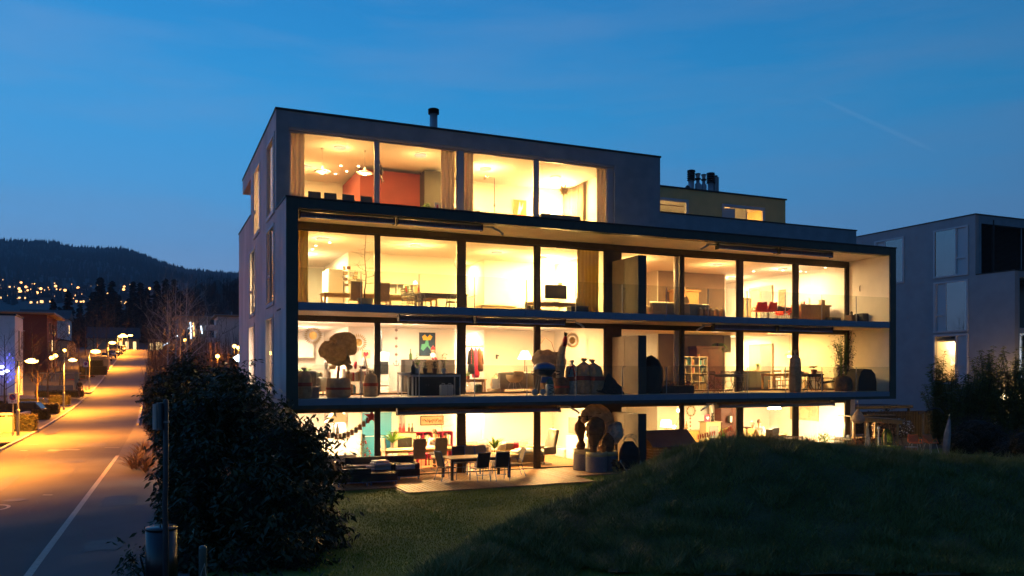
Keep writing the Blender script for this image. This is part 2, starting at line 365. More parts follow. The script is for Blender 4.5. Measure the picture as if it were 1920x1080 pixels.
def mark(px0, px1, py, w=.14):
    X0, Y0 = GR(px0, py); X1, Y1 = GR(px1, py); mb = MB()
    v = Vector((X1-X0, Y1-Y0, 0)); n = Vector((-v.y, v.x, 0)).normalized()*w
    z0 = zr(Y0)-.008; mb.add([(X0,Y0,z0),(X1,Y1,z0),(X1+n.x,Y1+n.y,z0),(X0+n.x,Y0+n.y,z0)], [(0,1,2,3)]); o = mb.build('road_marking', wp, kind='structure')
for a, b, y, w_ in ((35,49,845,.2),(88,117,844,.3),(117,146,843.5,.3),(196,223,839,.1),(78,96,928,.12),(54,62,833,.12),(202,227,748,.3),(176,180,750.5,.3),(192,205,724,.3),(236,250,707,.3),(60,70,833,.1),(246,256,703,.3)): mark(a, b, y, w_)
tar = mat('tar_patch', (.035,.034,.036), .6, var=.2, vs=4); iron = mat('cast_iron', (.05,.05,.055), .5, metal=.5, bump=.4, bs=60)
for i, (x, y, w_, l_) in enumerate(((-5.6,24,.9,5.5),(-3.4,38.5,1.5,1.1),(-4.6,31,.5,6),(-2.9,47,1.4,2.2),(-5.8,60,.8,9),(-3.3,72,1.6,1.6),(-.9,26,1.0,2.2),(-1.0,19.5,.8,1.3))):
    mb = MB(); n = 18; z0 = .008 if x > -1.4 else -.014
    mb.v = [(x+w_/2*(1+.12*math.sin(k*2.3+i))*max(-.9,min(.9,1.3*math.cos(2*PI*k/n))), y+l_/2*(1+.1*math.sin(k*1.7+i))*max(-.93,min(.93,1.3*math.sin(2*PI*k/n))), zr(y)+z0) for k in range(n)]; mb.f = [tuple(range(n))]; mb.build('tar_patch', tar, kind='structure')
for i in range(9):                                      # sealed cracks wandering along the lanes
    x, y = rnd.uniform(-5.8,-2.4), rnd.uniform(16,70); P = []; 
    for k in range(14): P.append((x, y)); x += rnd.uniform(-.12,.12); y += rnd.uniform(.15,.5)
    mb = MB(); mb.v = [(a+s*.018, b, zr(b)-.0125) for a, b in P for s in (-1,1)]; mb.f = [(2*k, 2*k+1, 2*k+3, 2*k+2) for k in range(13)]; mb.build('sealed_crack', tar, kind='structure')
for i, (x, y) in enumerate(((-3.7,27.5),(-4.4,44),(-3.2,66))):
    t = T('manhole_cover', ['round iron manhole cover in the near road','round iron manhole cover beside the dashes','round iron manhole cover up the road'][i], 'manhole cover', (x, y, zr(y)-.016)); MB().lathe([(.34,0),(.34,.004)], 26).build('ring', tar, t); MB().lathe([(.29,.0045),(.29,.010)], 26).build('lid', iron, t)
X0, Y0 = GR(-8, 951); ring = MB(); n = 28
ring.v = [(X0+math.cos(2*PI*i/n)*r_*.62, Y0+math.sin(2*PI*i/n)*r_, -.012) for r_ in (.42, .56) for i in range(n)]
ring.f = [(i, (i+1)%n, (i+1)%n+n, i+n) for i in range(n)]; ring.build('road_marking', wp, kind='structure')
# lawn sheet + terrace
lawnm = mat('lawn_soil', (.08,.12,.014), .95, col2=(.14,.19,.03), vs=1.4, bump=.6, bs=30)
LW = MB()
nxl = 40; lw_x = np.linspace(.8, 44, nxl); lw_y = np.concatenate([np.linspace(9, 27.9, 12)])
LW.v = [(x, y, .0+.015*math.sin(x*1.3)*math.sin(y*.9)) for y in lw_y for x in lw_x]
LW.f = [(j*nxl+i, j*nxl+i+1, (j+1)*nxl+i+1, (j+1)*nxl+i) for j in range(len(lw_y)-1) for i in range(nxl-1)]
LW.build('lawn', lawnm, kind='structure')
plm = [mat('deck_board_%s' % c, (a,b,g), .55, var=.22, vs=7, stretch=(4,.6,1), bump=.15, bs=30) for c, (a,b,g) in zip(('warm','brown','grey'), ((.36,.20,.09),(.30,.165,.08),(.33,.21,.12)))]
deck = T('terrace_deck', None, None, (4.1, 25.2, 0)); deck['kind'] = 'structure'
part('gap_shade_sheet', M_['cap'], deck, (4.1, 29.4, 25.45, 27.9, .018, .024), (7.0, 13.45, 24.0, 25.45, .018, .024), kind=None)  # black sheet added under the boards to shade the gaps
x = 4.1; bmesh_cache = {}
while x < 29.3:
    y0 = 25.2 if x < 7.0 else 23.9 if x < 13.5 else 25.4
    k_ = (y0, rnd.randrange(3))
    if k_ not in bmesh_cache:
        mb = MB(); mb.bx(0, .136, y0, 27.9, .026, .052); o = mb.build('deck_board', plm[k_[1]], deck); bmesh_cache[k_] = o.data
    else:
        o = link('deck_board', bmesh_cache[k_], deck)
    o.matrix_parent_inverse = Matrix.Translation(-deck.location); o.location = (x, 0, rnd.uniform(-.001, .001)); x += .149
# ---------------------------------------------------------------- the apartment building
Yf, Yw = 25.6, 27.93; XL, XR = 3.72, 29.56
B = T('apartment_building', 'long flat roofed apartment building with four lit floors of floor to ceiling glass', 'building', (XL, Yf, 0))
FZ = {'G': .06, '1': 2.90, '2': 5.92, 'P': 8.98}; CZ = {'G': 2.52, '1': 5.60, '2': 8.66, 'P': 11.92}
# left gable wall with window openings
LWH = [(28.15,30.25,9.08,11.82),(32.25,34.4,9.08,11.82),(28.28,30.28,6.0,8.78),(33.86,35.9,6.0,8.78),(28.42,30.5,2.95,5.7),(34.03,36.1,2.95,5.7),(28.5,30.6,.1,2.5)]
mb = MB()
holed(mb, 'x', XL, XL+.33, 27.86, 40.73, 0, 10.28, [h for h in LWH if h[3] < 10.2]+[(h[0], h[1], h[2], 10.28) for h in LWH if h[3] > 10.2])
holed(mb, 'x', XL, XL+.33, 27.86, 35.6, 10.28, 12.46, [(h[0], h[1], 10.28, h[3]) for h in LWH if h[3] > 10.2])
bw(mb, 'side_wall', M_['render_side'], B)
part('side_wall', M_['render_side'], B, (XL, XL+.33, Yf+.06, 27.86, 2.57, 9.10))
part('end_wall', M_['soffit'], B, (XR-.36, XR, Yf+.06, 27.86, 2.60, 9.10), (29.3, XR, 27.86, 40.73, 0, 9.1))
# projecting frame round the balconies
part('balcony_frame', M_['frame_dark'], B, (XL, 4.08, Yf, Yf+.058, 2.57, 9.10), (XR-.36, XR, Yf, Yf+.058, 2.57, 9.10), (4.082, XR-.362, Yf, Yf+.2, 2.57, 2.70))
for k in range(13): part('fascia_panel', M_['frame_dark'], B, (4.084+1.931*k, 4.084+1.931*k+1.922, Yf-.002, Yf+.3, 8.79, 9.098))
part('roof_slab', M_['soffit'], B, (4.06, XR-.37, Yf+.3, 27.85, 8.79, 9.06))
part('roof_flashing', M_['cap'], B, (XL-.03, XR+.03, Yf-.03, Yf+.32, 9.102, 9.15), (XL-.03, XL+.3, Yf+.322, 27.84, 9.102, 9.15), (XR-.3, XR+.03, Yf+.322, 27.84, 9.102, 9.15))
part('roof_gravel', M_['concrete'], B, (XL+.31, XR-.31, Yf+.33, 27.84, 9.065, 9.09))
for z in (5.64, 2.68):
    t = 5.89 if z > 5 else 2.885
    part('floor_slab', M_['soffit'], B, (4.085, XR-.365, Yf+.07, 27.88, z, t-.01))
    mbp = 4.085; k = 0
    root = part('slab_edge', M_['slab'], B, (4.085, XR-.365, Yf+.018, Yf+.068, z+.02, t-.012))
    while mbp < XR-.4:                                   # sheet metal fascia in lengths
        nxt = min(mbp+1.93, XR-.365); part('fascia_sheet', M_['slab'], B, (mbp+.006, nxt-.006, Yf-.004, Yf+.016, z+.005, t)); mbp = nxt
    part('balcony_floor', M_['balcony'], B, (4.085, XR-.365, Yf+.09, 27.87, t-.008, t+.012))
# glass balustrades
RP = [6.05,7.98,9.93,11.88,13.81,15.74,17.68,19.6,21.50,23.43,25.37,27.3]
for z in (5.89, 2.885):
    e_ = [4.1]+RP+[29.17]
    for a, b in zip(e_, e_[1:]): part('balustrade_pane', BG, B, (a+.012, b-.012, Yf+.03, Yf+.042, z+.0, z+1.07))
    for a in RP: part('balustrade_post', M_['alu'], B, (a-.012, a+.012, Yf+.046, Yf+.075, z+.0, z+1.05))
# window walls
def window(x0, x1, z0, z1, fm, y=Yw, fw=.055, pane=GL, parent=B, d=.06):
    f = part('window_frame', fm, parent, (x0, x1, y, y+d, z0, z0+fw), (x0, x1, y, y+d, z1-fw, z1), (x0, x0+fw, y, y+d, z0+fw, z1-fw), (x1-fw, x1, y, y+d, z0+fw, z1-fw))
    p = part('pane', pane, f, (x0+fw, x1-fw, y+d*.4, y+d*.4+.012, z0+fw, z1-fw)); p.matrix_parent_inverse = Matrix(); return f
def part_s(name, m, f, *b):                    # sub-part in world coordinates (its part has no transform of its own)
    mb = MB(); [mb.bx(*q) for q in b]; o = mb.build(name, m, f); return o
UA = [(4.3,7.12),(7.22,10.18),(10.42,13.29),(13.46,16.35)]; UB = [(17.05,19.95),(20.08,22.88),(23.14,25.98),(26.22,29.08)]
for lv, z0, z1, hd in (('G', .0, 2.38, 2.575), ('1', 2.9, 5.50, 5.645), ('2', 5.9, 8.56, 8.788)):
    for a, b in UA+UB: window(a, b, z0+.03, z1, M_['bronze'])
    ps = [4.05]+[v for ab in UA for v in ab]+[v for ab in UB for v in ab]+[29.3]
    for i in range(0, len(ps), 2):
        if ps[i+1]-ps[i] > .01: part('mullion', M_['bronze'], B, (ps[i], ps[i+1], Yw-.03, Yw+.09, z0, z1))
    part('head_beam', M_['bronze'], B, (4.05, 29.3, Yw-.06, Yw+.12, z1, hd))
    part('head_beam', M_['walldark'], B, (4.05, 29.3, Yw+.12, Yw+.2, z1+.02, hd))
part('threshold', M_['bronze'], B, (4.05, 29.3, Yw-.05, Yw+.1, .0, .03))
# penthouse
PH1 = 18.89
mb = MB(); holed(mb, 'y', 27.86, 28.1, XL+.33, PH1, 9.0, 12.46, [(4.13, 16.75, 9.0, 11.93)]); bw(mb, 'penthouse_wall', M_['render_front'], B)
part('penthouse_wall', M_['render_front'], B, (PH1-.25, PH1, 28.1, 35.6, 9.0, 12.46), (PH1, 29.64, 27.86, 28.06, 9.0, 10.24), (29.44, 29.64, 28.06, 40.7, 9.1, 10.24))
part('penthouse_corner', M_['render_front'], B, (XL+.004, XL+.33, 27.856, 27.86, 9.1, 12.46))
part('parapet_flashing', M_['cap'], B, (PH1, 29.67, 27.83, 28.09, 10.242, 10.285), (29.41, 29.67, 28.09, 40.7, 10.242, 10.285), (XL-.03, XL+.36, 35.62, 40.76, 10.285, 10.33), (XL-.03, 29.4, 40.4, 40.76, 10.285, 10.33), (PH1+.01, 29.66, 27.84, 27.85, 9.12, 9.18))
part('penthouse_roof', M_['cap'], B, (XL-.03, PH1+.03, 27.82, 28.13, 12.462, 12.53), (XL-.03, XL+.36, 28.13, 38.98, 12.462, 12.53), (PH1-.28, PH1+.03, 28.13, 38.95, 12.462, 12.53), (XL+.36, PH1-.28, 38.7, 38.95, 12.462, 12.53))
part('penthouse_roof_deck', M_['concrete'], B, (XL+.36, PH1-.28, 28.13, 38.7, 12.3, 12.44))
part('canopy', M_['render_side'], B, (XL, XL+.2, 35.6, 38.95, 11.85, 12.46), (XL+.2, PH1, 38.75, 38.95, 11.85, 12.46)); part('canopy_soffit', M_['soffit'], B, (XL+.2, PH1, 35.6, 38.75, 11.86, 12.0))
part('back_wall', M_['soffit'], B, (XL+.33, PH1, 35.4, 35.6, 9, 12.3), (XL+.33, 29.3, 40.5, 40.72, 0, 10.28))
PP = [(4.15,7.13),(7.2,10.19),(10.36,13.30),(13.42,16.5)]
for a, b in PP: window(a, b, 9.0, 11.86, M_['alu'], y=Yw+.06, fw=.06)
for a, b in ((7.13,7.2),(10.19,10.36),(13.30,13.42),(16.5,16.75)): part('mullion', M_['alu'], B, (a, b, Yw+.03, Yw+.14, 9.0, 11.86))
part('blind_box', M_['alu'], B, (4.13, 16.75, Yw-.03, Yw+.13, 11.86, 11.93))
# second penthouse: ochre block set back
mb = MB(); holed(mb, 'y', 32.3, 32.5, PH1, 29.5, 10.0, 12.5, [(21.6,23.5,10.4,12.0),(25.5,28.15,10.4,12.02)]); bw(mb, 'ochre_wall', M_['ochre'], B)
part('ochre_wall', M_['ochre'], B, (29.3, 29.5, 32.5, 38, 10.0, 12.5), (PH1+.0, 29.3, 37.8, 38, 10, 12.5))
part('ochre_roof', M_['cap'], B, (PH1, 29.56, 32.24, 38.05, 12.502, 12.57))
part('roof_terrace', M_['concrete'], B, (PH1, 29.4, 28.1, 40.4, 9.1, 9.2))
for a, b in ((21.6,23.5),(25.5,28.15)):
    f = part('window_frame', M_['wfr'], B, (a, b, 32.26, 32.36, 11.86, 12.0), (a, a+.14, 32.26, 32.36, 10.4, 11.86), (b-.14, b, 32.26, 32.36, 10.4, 11.86), (a+.14, b-.14, 32.26, 32.36, 10.4, 10.5))
    part_s('pane', GL, f, (a+.14, b-.14, 32.32, 32.335, 10.5, 11.86))
    if a > 24: part_s('shutter_panel', M_['wfr'], f, (a+.14, a+.8, 32.30, 32.318, 10.5, 11.80))
    else: part_s('blind_rod', M_['oak'], f, (a+.2, b-.2, 32.38, 32.41, 11.66, 11.70))
part('interior_wall', M_['wall'], B, (PH1+.01, 29.3, 36, 36.2, 9.2, 12.3)); part('interior_wall', M_['wall'], B, (27.2, 27.3, 32.6, 36, 9.2, 12.2)); part('ceiling', M_['ceil'], B, (PH1+.01, 29.3, 32.52, 37.8, 12.3, 12.45))
# side windows
for i, (y0, y1, z0, z1) in enumerate(LWH[:6]):
    fm = M_['wfr']; f = part('side_window', fm, B, (XL-.03, XL+.1, y0, y1, z1-.1, z1), (XL-.05, XL+.1, y0, y1, z0, z0+.12), (XL-.03, XL+.1, y0, y0+.1, z0+.12, z1-.1), (XL-.03, XL+.1, y1-.1, y1, z0+.12, z1-.1))
    wide_near = i in (1, 2, 3)     # on these the wide pane is nearer the street front
    n0, n1 = (y1-.75, y1-.1) if wide_near else (y0+.1, y0+.62)
    if i == 4: n0, n1 = y0+.1, y0+.62
    w0, w1 = (y0+.1, n0) if wide_near else (n1, y1-.1)
    part_s('sash', fm, f, (XL+.0, XL+.08, n0, n0+.07, z0+.12, z1-.1), (XL, XL+.08, n1-.07, n1, z0+.12, z1-.1), (XL, XL+.08, n0+.07, n1-.07, z0+.12+(z1-z0)*.34, z0+.2+(z1-z0)*.34))
    part_s('pane', GL, f, (XL+.04, XL+.052, w0, w1, z0+.12, z1-.1), (XL+.045, XL+.057, n0+.07, n1-.07, z0+.12, z1-.1))
    if i in (0, 3): part_s('curtain', M_['sheer'], f, (XL+.22, XL+.24, w0, w1, z0+.12, z1-.1))
    if i == 2: part_s('screen', M_['screen'], f, (XL+.26, XL+.28, w0, w1, z0+.12, z1-.1))
for (y, z) in ((27.7, 5.72), (27.5, 2.8)): part('overflow_slot', M_['cap'], B, (XL-.02, XL+.0, y-.9, y-.1, z, z+.05))
# interiors
def room_walls(lv):
    z0, z1 = FZ[lv], CZ[lv]
    part('ceiling', M_['ceil'], B, (4.05, 16.75, 28.13, 38.6, z1, z1+.03), (17.0, 29.3, 28.13, 38.6, z1, z1+.03))
    part('interior_floor', M_['parquet'], B, (4.05, 16.75, 28.03, 38.6, z0-.05, z0), (17.0, 29.3, 28.03, 38.6, z0-.05, z0))
    part('party_wall', M_['wall'], B, (16.75, 17.0, 28.06, 38.6, z0, z1))
    part('interior_wall', M_['wall'], B, (4.05, 7.3, 38.4, 38.6, z0, z1)); part('interior_wall', M_['wall'], B, (7.3, 7.42, 33.3, 38.6, z0, z1))
    part('interior_wall', M_['wall'], B, (7.3, 11.9, 33.18, 33.3, z0, z1)); part('interior_wall', M_['wall'], B, (13.3, 16.75, 33.18, 33.3, z0, z1))
    part('interior_wall', M_['wall'], B, (11.9, 13.3, 35.9, 36.0, z0, z1)); part('interior_wall', M_['wall'], B, (13.3, 13.4, 33.3, 35.9, z0, z1), (11.8, 11.9, 33.3, 35.9, z0, z1))
    part('interior_wall', M_['wall'], B, (17.0, 29.3, 38.4, 38.6, z0, z1)); part('interior_wall', M_['wall'], B, (29.24, 29.3, 28.06, 38.4, z0, z1))
    tw = M_['wallbrown'] if lv == '2' else M_['walldark'] if lv == '1' else M_['wall']
    part('interior_block', tw, B, (22.4, 26.38, 33.2, 36.8, z0, z1-.002)); part('interior_block', M_['wall'], B, (22.34, 22.398, 33.2, 36.8, z0, z1-.002), (26.382, 26.44, 33.2, 36.8, z0, z1-.002))
    part('interior_wall', M_['lgrey'] if lv == '1' else M_['wall'], B, (17.0, 22.34, 36.0, 36.1, z0, z1-.002))
for lv in ('G', '1', '2'): room_walls(lv)
z0, z1 = FZ['P'], CZ['P']
part('ceiling', M_['ceil'], B, (4.05, 18.6, 28.13, 35.4, z1, z1+.03)); part('interior_floor', M_['parquet'], B, (4.05, 18.6, 28.15, 35.4, z0-.03, z0))
part('interior_wall', M_['wallred'], B, (7.45, 11.0, 31.75, 35.0, z0, z1-.15)); part('interior_wall', M_['wall'], B, (11.0, 17.1, 32.6, 32.75, z0, z1)); part('interior_wall', M_['wall'], B, (17.0, 17.12, 28.13, 32.6, z0, z1), (4.05, 11.0, 35.3, 35.39, z0, z1))
part('chimney_breast', mat('dark_slate_plaster', (.045,.04,.03), .6, var=.25, vs=3), B, (9.9, 10.86, 31.1, 31.74, z0, z1-.12))
# awnings under the balcony edges
def awning(x0, x1, z, label, grp='awnings rolled up under the balcony edges', low=False, arm=None):
    t = T('awning', label, 'awning', (x0, 25.98, z), 0, grp); W_ = x1-x0; mb = MB()
    if low:
        mb.tube([(0, -.02, .06), (W_, -.02, .06)], .035, 8); mb.build('front_bar', M_['awnbar'], t)
        MB().tube([(0, .16, .09), (W_, .16, .09)], .06, 10).build('fabric_roll', M_['awning'], t)
        MB().bx(.0, W_, .1, .2, .0, .02).build('rail', M_['dark'], t)
    else:
        mb.tube([(0, .0, .10), (W_, .0, .10)], .088, 12).build('fabric_roll', M_['awning'], t)
        MB().bx(0, W_, -.10, -.07, .0, .03).build('front_bar', M_['awnbar'], t)
        MB().bx(0, W_, -.09, .09, .195, .215).build('cover', M_['litstrip'], t)  # cream strip: the lit soffit above the roll put into colour
    for x in (-.03, W_): MB().bx(x, x+.03, -.1, .12, -.01, .22).build('end_bracket', M_['dark'], t)
    if arm is not None:
        a = MB(); sgn = 1 if arm > 0 else -1; xe = W_ if arm > 0 else 0
        a.tube([(xe, .05, .17), (xe+sgn*.5, .05, .17)], .03, 6); a.tube([(xe+sgn*.45, .0, .13), (xe+sgn*.62, -.06, .05), (xe+sgn*.75, -.03, -.02)], .035, 6); a.ell((xe+sgn*.78, -.02, -.05), (.05,.05,.04)); a.build('crank_gear', M_['lgrey'], t, True)
    return t
awning(4.2, 7.20, 8.57, 'purple grey awning roll at the left end under the roof edge'); awning(7.35, 10.30, 8.57, 'awning roll with crank arm, second from the left under the roof edge', arm=1)
awning(20.3, 23.2, 8.57, 'awning roll with crank, third from the left under the roof edge', arm=-1); awning(23.4, 26.2, 8.57, 'awning roll at the right end under the roof edge')
awning(7.4, 9.95, 5.41, 'awning roll under the upper balcony above the kitchen cabinet'); awning(10.1, 13.5, 5.41, 'awning roll under the upper balcony above the paper lamp, with crank arm', arm=1)
awning(20.1, 23.1, 5.41, 'awning roll under the upper balcony above the folding table', arm=-1); awning(23.3, 26.2, 5.41, 'awning roll under the upper balcony beside the bamboo top')
awning(7.35, 13.3, 2.30, 'slim blue awning bar above the ground floor dining table', low=True, arm=1); awning(20.3, 26.3, 2.30, 'slim blue awning bar above the ground floor right hand flat', low=True, arm=-1)
# storage lockers between the flats
lk = mat('locker_board', (.17,.13,.10), .6, var=.1, vs=3)
for z, h, s in ((5.905, 2.2, 'on the upper balcony'), (2.9, 2.2, 'on the lower balcony beside the sacks'), (.055, 2.1, 'on the ground terrace beside the wrapped palms')):
    t = T('storage_locker', 'tall dark storage locker dividing the two flats '+s, 'locker', (16.6, 25.92, z), 0, 'storage lockers between the flats')
    MB().bx(0.02, .36, 0.02, 1.9, 0, h).build('carcass', lk, t)
    for k in range(2): d = MB().bx(0, .019, .02+k*.95, .955+k*.95, .01, h-.01).build('door', lk, t); MB().ell((-.015, .9 if k == 0 else 1.0, h*.47), (.015,.02,.02), 6, 4).build('knob', M_['steel'], d)
    MB().bx(.0, .36, 0, .018, .01, h).build('end_panel', M_['dark'], t)
# ---------------------------------------------------------------- roof furniture
def vent(px, Y, z0, z1, r, kind, label, f0=.62):
    X = XP(px, Y); t = T('chimney_pipe', label, 'chimney', (X, Y, z0), 0, 'steel flues on the roof'); h = z1-z0
    if kind == 'louvre':
        MB().lathe([(r*.8,0),(r*.8,h*f0)], 14).build('pipe', M_['alu'], t, True); q = (1-f0)/5
        for i in range(5): MB().lathe([(r*1.0, h*(f0+q*i)), (r*1.15, h*(f0+q*i+.005)), (r*.9, h*(f0+q*i+q*.66))], 14).build('louvre', M_['dark'], t)
        MB().lathe([(r*1.1,h*.985),(r*.8,h),(0.01,h*1.02)], 14).build('cap', M_['dark'], t)
    elif kind == 'lantern':
        MB().lathe([(r,0),(r,h*.56),(r*.6,h*.6),(r*.55,h*.72)], 14).build('pipe', M_['alu'], t, True)
        MB().lathe([(r*.7,h*.72),(r*.95,h*.75),(r*.95,h*.79),(r*.6,h*.8)], 12).build('collar', M_['dark'], t)
        MB().lathe([(r*.55,h*.8),(r*.75,h*.94)], 10).build('lantern', M_['alu'], t); MB().lathe([(r*.9,h*.94),(r*.9,h*.97),(.01,h)], 12).build('cap', M_['dark'], t)
    elif kind == 'mush':
        MB().lathe([(r*.6,0),(r*.6,h*.5)], 10).build('pipe', M_['galv'], t); MB().lathe([(r,h*.5),(r*1.1,h*.65),(r*.5,h*.9),(.01,h)], 12).build('cap', M_['dark'], t)
    else:
        MB().lathe([(r,0),(r,h)], 12).build('pipe', M_['galv'], t); MB().lathe([(r*.6,h),(r*.6,h*1.08)], 8).build('cap', M_['dark'], t)
vent(813, 30, 12.44, 13.92, .19, 'louvre', 'single steel flue with black louvred cap on the left penthouse roof', .86)
vent(1296, 34, 12.57, 13.97, .19, 'louvre', 'leftmost tall flue with black louvred cap on the ochre block'); vent(1308.5, 34, 12.57, 13.87, .16, 'lantern', 'slim flue with lantern cap beside the left louvred flue')
vent(1319.5, 34, 12.57, 13.86, .15, 'lantern', 'slim flue with lantern cap between its twin and the right louvred flue'); vent(1332.5, 34, 12.57, 13.95, .2, 'louvre', 'thick louvred flue near the square shaft on the ochre block')
vent(1342, 34, 12.57, 13.75, .16, 'plain', 'plain grey flue at the right end of the group on the ochre block'); vent(1289, 34, 12.57, 13.2, .16, 'mush', 'short mushroom capped vent left of the flues'); vent(1281, 34, 12.57, 12.85, .1, 'plain', 'stubby vent pipe at the left end of the group')
# ---------------------------------------------------------------- furniture kit (a chair faces local +Y)
PROTO = {}
def chair(sty, label, x, y, z, rz=0, group=None, cm=None, sc=None):
    key = (sty, cm)
    if key in PROTO: return copy_tree(PROTO[key], (x, y, z), rz, label, group, sc)
    t = T('chair' if sty not in ('shell',) else 'shell_chair', label, 'chair', (x, y, z), rz, group); PROTO[key] = t
    if sc: t.scale = (sc,)*3
    m = M_[cm] if cm else None
    if sty == 'patio':
        fr = M_['awnbar']; sl = m or M_['beige']
        MB().rbox((0,0,.43), (.46,.44,.025), .01).build('seat', sl, t)
        MB().rbox((0,-.30,.72), (.45,.02,.52), .008, rx=R(14)).build('backrest', sl, t)
        for s in (-1, 1):
            MB().tube([(s*.24,.24,0),(s*.25,.2,.42),(s*.26,.18,.62),(s*.26,-.14,.64),(s*.24,-.25,.5)], .012, 6).build('armrest', fr, t)
            MB().tube([(s*.24,-.36,0),(s*.24,-.20,.43),(s*.235,-.25,.6),(s*.235,-.37,.99)], .012, 6).build('leg', fr, t)
        MB().tube([(-.235,-.37,.99),(.235,-.37,.99)], .012, 6).tube([(-.24,.2,.41),(.24,.2,.41)], .01, 6).tube([(-.24,-.28,.22),(.24,-.28,.22)], .008, 5).build('crossbar', fr, t)
    elif sty == 'highback':
        MB().rbox((0,0,.46), (.44,.44,.06), .02).build('seat', m or M_['beige'], t)
        MB().rbox((0,-.22,.78), (.44,.05,.66), .02, rx=R(6)).build('backrest', m or M_['beige'], t)
        for s in (-1, 1): MB().tube([(s*.2,-.2,.43),(s*.2,.2,.43),(s*.2,.22,.02),(s*.2,-.24,.02)], .014, 6).build('leg', M_['chrome'], t)
        MB().tube([(-.2,-.24,.02),(.2,-.24,.02)], .014, 6).build('foot_bar', M_['chrome'], t)
    elif sty == 'shell':
        mb = MB(); nu, nv = 9, 10
        for j in range(nv):
            f = j/(nv-1)
            yy = .22-.42*min(f/.5, 1)-.07*max(0, (f-.5)/.5); zz = .45 if f < .45 else .45+.36*((f-.45)/.55)
            wd = .23 if f < .5 else .26-.07*((f-.5)/.5)**2
            for i in range(nu):
                u = -1+2*i/(nu-1); mb.v.append((u*wd, yy+(.05*u*u if f > .5 else 0), zz+.035*u*u+(.05 if f < .1 else 0)*0))
        mb.f = [(j*nu+i, j*nu+i+1, (j+1)*nu+i+1, (j+1)*nu+i) for j in range(nv-1) for i in range(nu-1)]
        o = mb.build('seat_shell', m or M_['orange'], t, True); md = o.modifiers.new('thickness', 'SOLIDIFY'); md.thickness = .018
        for s in (-1, 1):
            for q in (-1, 1): MB().tube([(s*.16, q*.14, .44), (s*.24, q*.24, 0)], .012, 6).build('leg', M_['lgrey'], t)
            MB().tube([(s*.23,-.16,.58),(s*.27,.02,.64),(s*.24,.18,.46)], .02, 6).build('armrest', m or M_['orange'], t)
    elif sty in ('ladder', 'wood'):
        w = m or M_['pine']
        MB().rbox((0,0,.45), (.42,.40,.03), .008).build('seat', w, t)
        for s in (-1, 1):
            MB().bx(s*.18-.018, s*.18+.018, .15, .186, 0, .44).build('leg', w, t); MB().tube([(s*.19,-.18,0),(s*.19,-.19,.45),(s*.185,-.25,.95)], .019, 4).build('leg', w, t)
        for k in range(3 if sty == 'ladder' else 1): MB().box((0,-.205-.02*k,.60+k*.14 if sty == 'ladder' else .8), (.36,.016,.06 if sty == 'ladder' else .22), rx=R(8)).build('back_slat', w, t)
        MB().box((0,.17,.22), (.34,.02,.02)).box((0,-.18,.2), (.34,.02,.02)).build('stretcher', w, t)
    elif sty == 'fold':
        w = m or M_['teak']
        for k in range(5): MB().box((0,-.16+k*.08,.45), (.40,.06,.014)).build('seat_slat', w, t)
        for k in range(2): MB().box((0,-.28,.74+k*.09), (.40,.014,.055)).build('back_slat', w, t)
        for s in (-1, 1): MB().tube([(s*.21,.24,0),(s*.21,-.14,.45),(s*.21,-.28,.85)], .014, 4).build('leg', w, t); MB().tube([(s*.185,-.30,0),(s*.185,.17,.44)], .014, 4).build('leg', w, t)
    elif sty == 'resin':
        w = m or M_['lgrey']
        MB().rbox((0,0,.43), (.46,.44,.03), .012).build('seat', w, t)
        for k in range(5): MB().box((0,-.22-.018*k,.52+k*.075), (.40-.012*k,.02,.045), rx=R(12)).build('back_slat', w, t)
        for s in (-1, 1):
            MB().tube([(s*.22,-.27,0),(s*.21,-.2,.44),(s*.19,-.31,.86)], [.02,.024,.018], 6).build('leg', w, t)
            MB().tube([(s*.24,.25,0),(s*.23,.2,.44),(s*.25,.16,.66),(s*.25,-.12,.66),(s*.2,-.26,.62)], .02, 6).build('armrest', w, t)
    elif sty == 'bucket':
        mb = MB(); mb.lathe([(.05,.36),(.2,.38),(.29,.48),(.32,.62),(.3,.63),(.26,.5),(.17,.41),(.02,.4)], 18, sy=.9); mb.build('seat_shell', M_['paper'], t, True)
        for s in (-1, 1):
            for q in (-1, 1): MB().tube([(s*.1, q*.1, .38), (s*.22, q*.22, 0)], .01, 5).build('leg', M_['lgrey'], t)
        MB().rbox((0,-.24,.66), (.4,.04,.2), .02).build('backrest', M_['paper'], t)
    elif sty == 'club':
        w = m or M_['leather']
        MB().rbox((0,0,.30), (.72,.74,.3), .08).build('seat', w, t, True); MB().rbox((0,-.34,.58), (.74,.2,.6), .08, rx=R(8)).build('backrest', w, t, True)
        for s in (-1, 1): MB().rbox((s*.42,0,.4), (.18,.8,.5), .07).build('armrest', w, t, True)
        for s in (-1, 1):
            for q in (-1, 1): MB().tube([(s*.35,q*.3,0),(s*.35,q*.3,.16)], .02, 6).build('leg', M_['dark'], t)
    elif sty == 'recliner':
        w = m or M_['beige']
        MB().rbox((0,.05,.42), (.58,.62,.16), .07).build('seat', w, t, True); MB().rbox((0,-.36,.80), (.52,.13,.82), .06, rx=R(16)).build('backrest', w, t, True)
        for s in (-1, 1): MB().rbox((s*.32,.0,.48), (.08,.56,.26), .035).build('armrest', w, t, True)
        MB().tube([(0,0,.05),(0,0,.36)], .035, 10).build('column', M_['chrome'], t); MB().lathe([(.3,0),(.3,.02),(.05,.05)], 20).build('foot_plate', M_['chrome'], t)
    return t
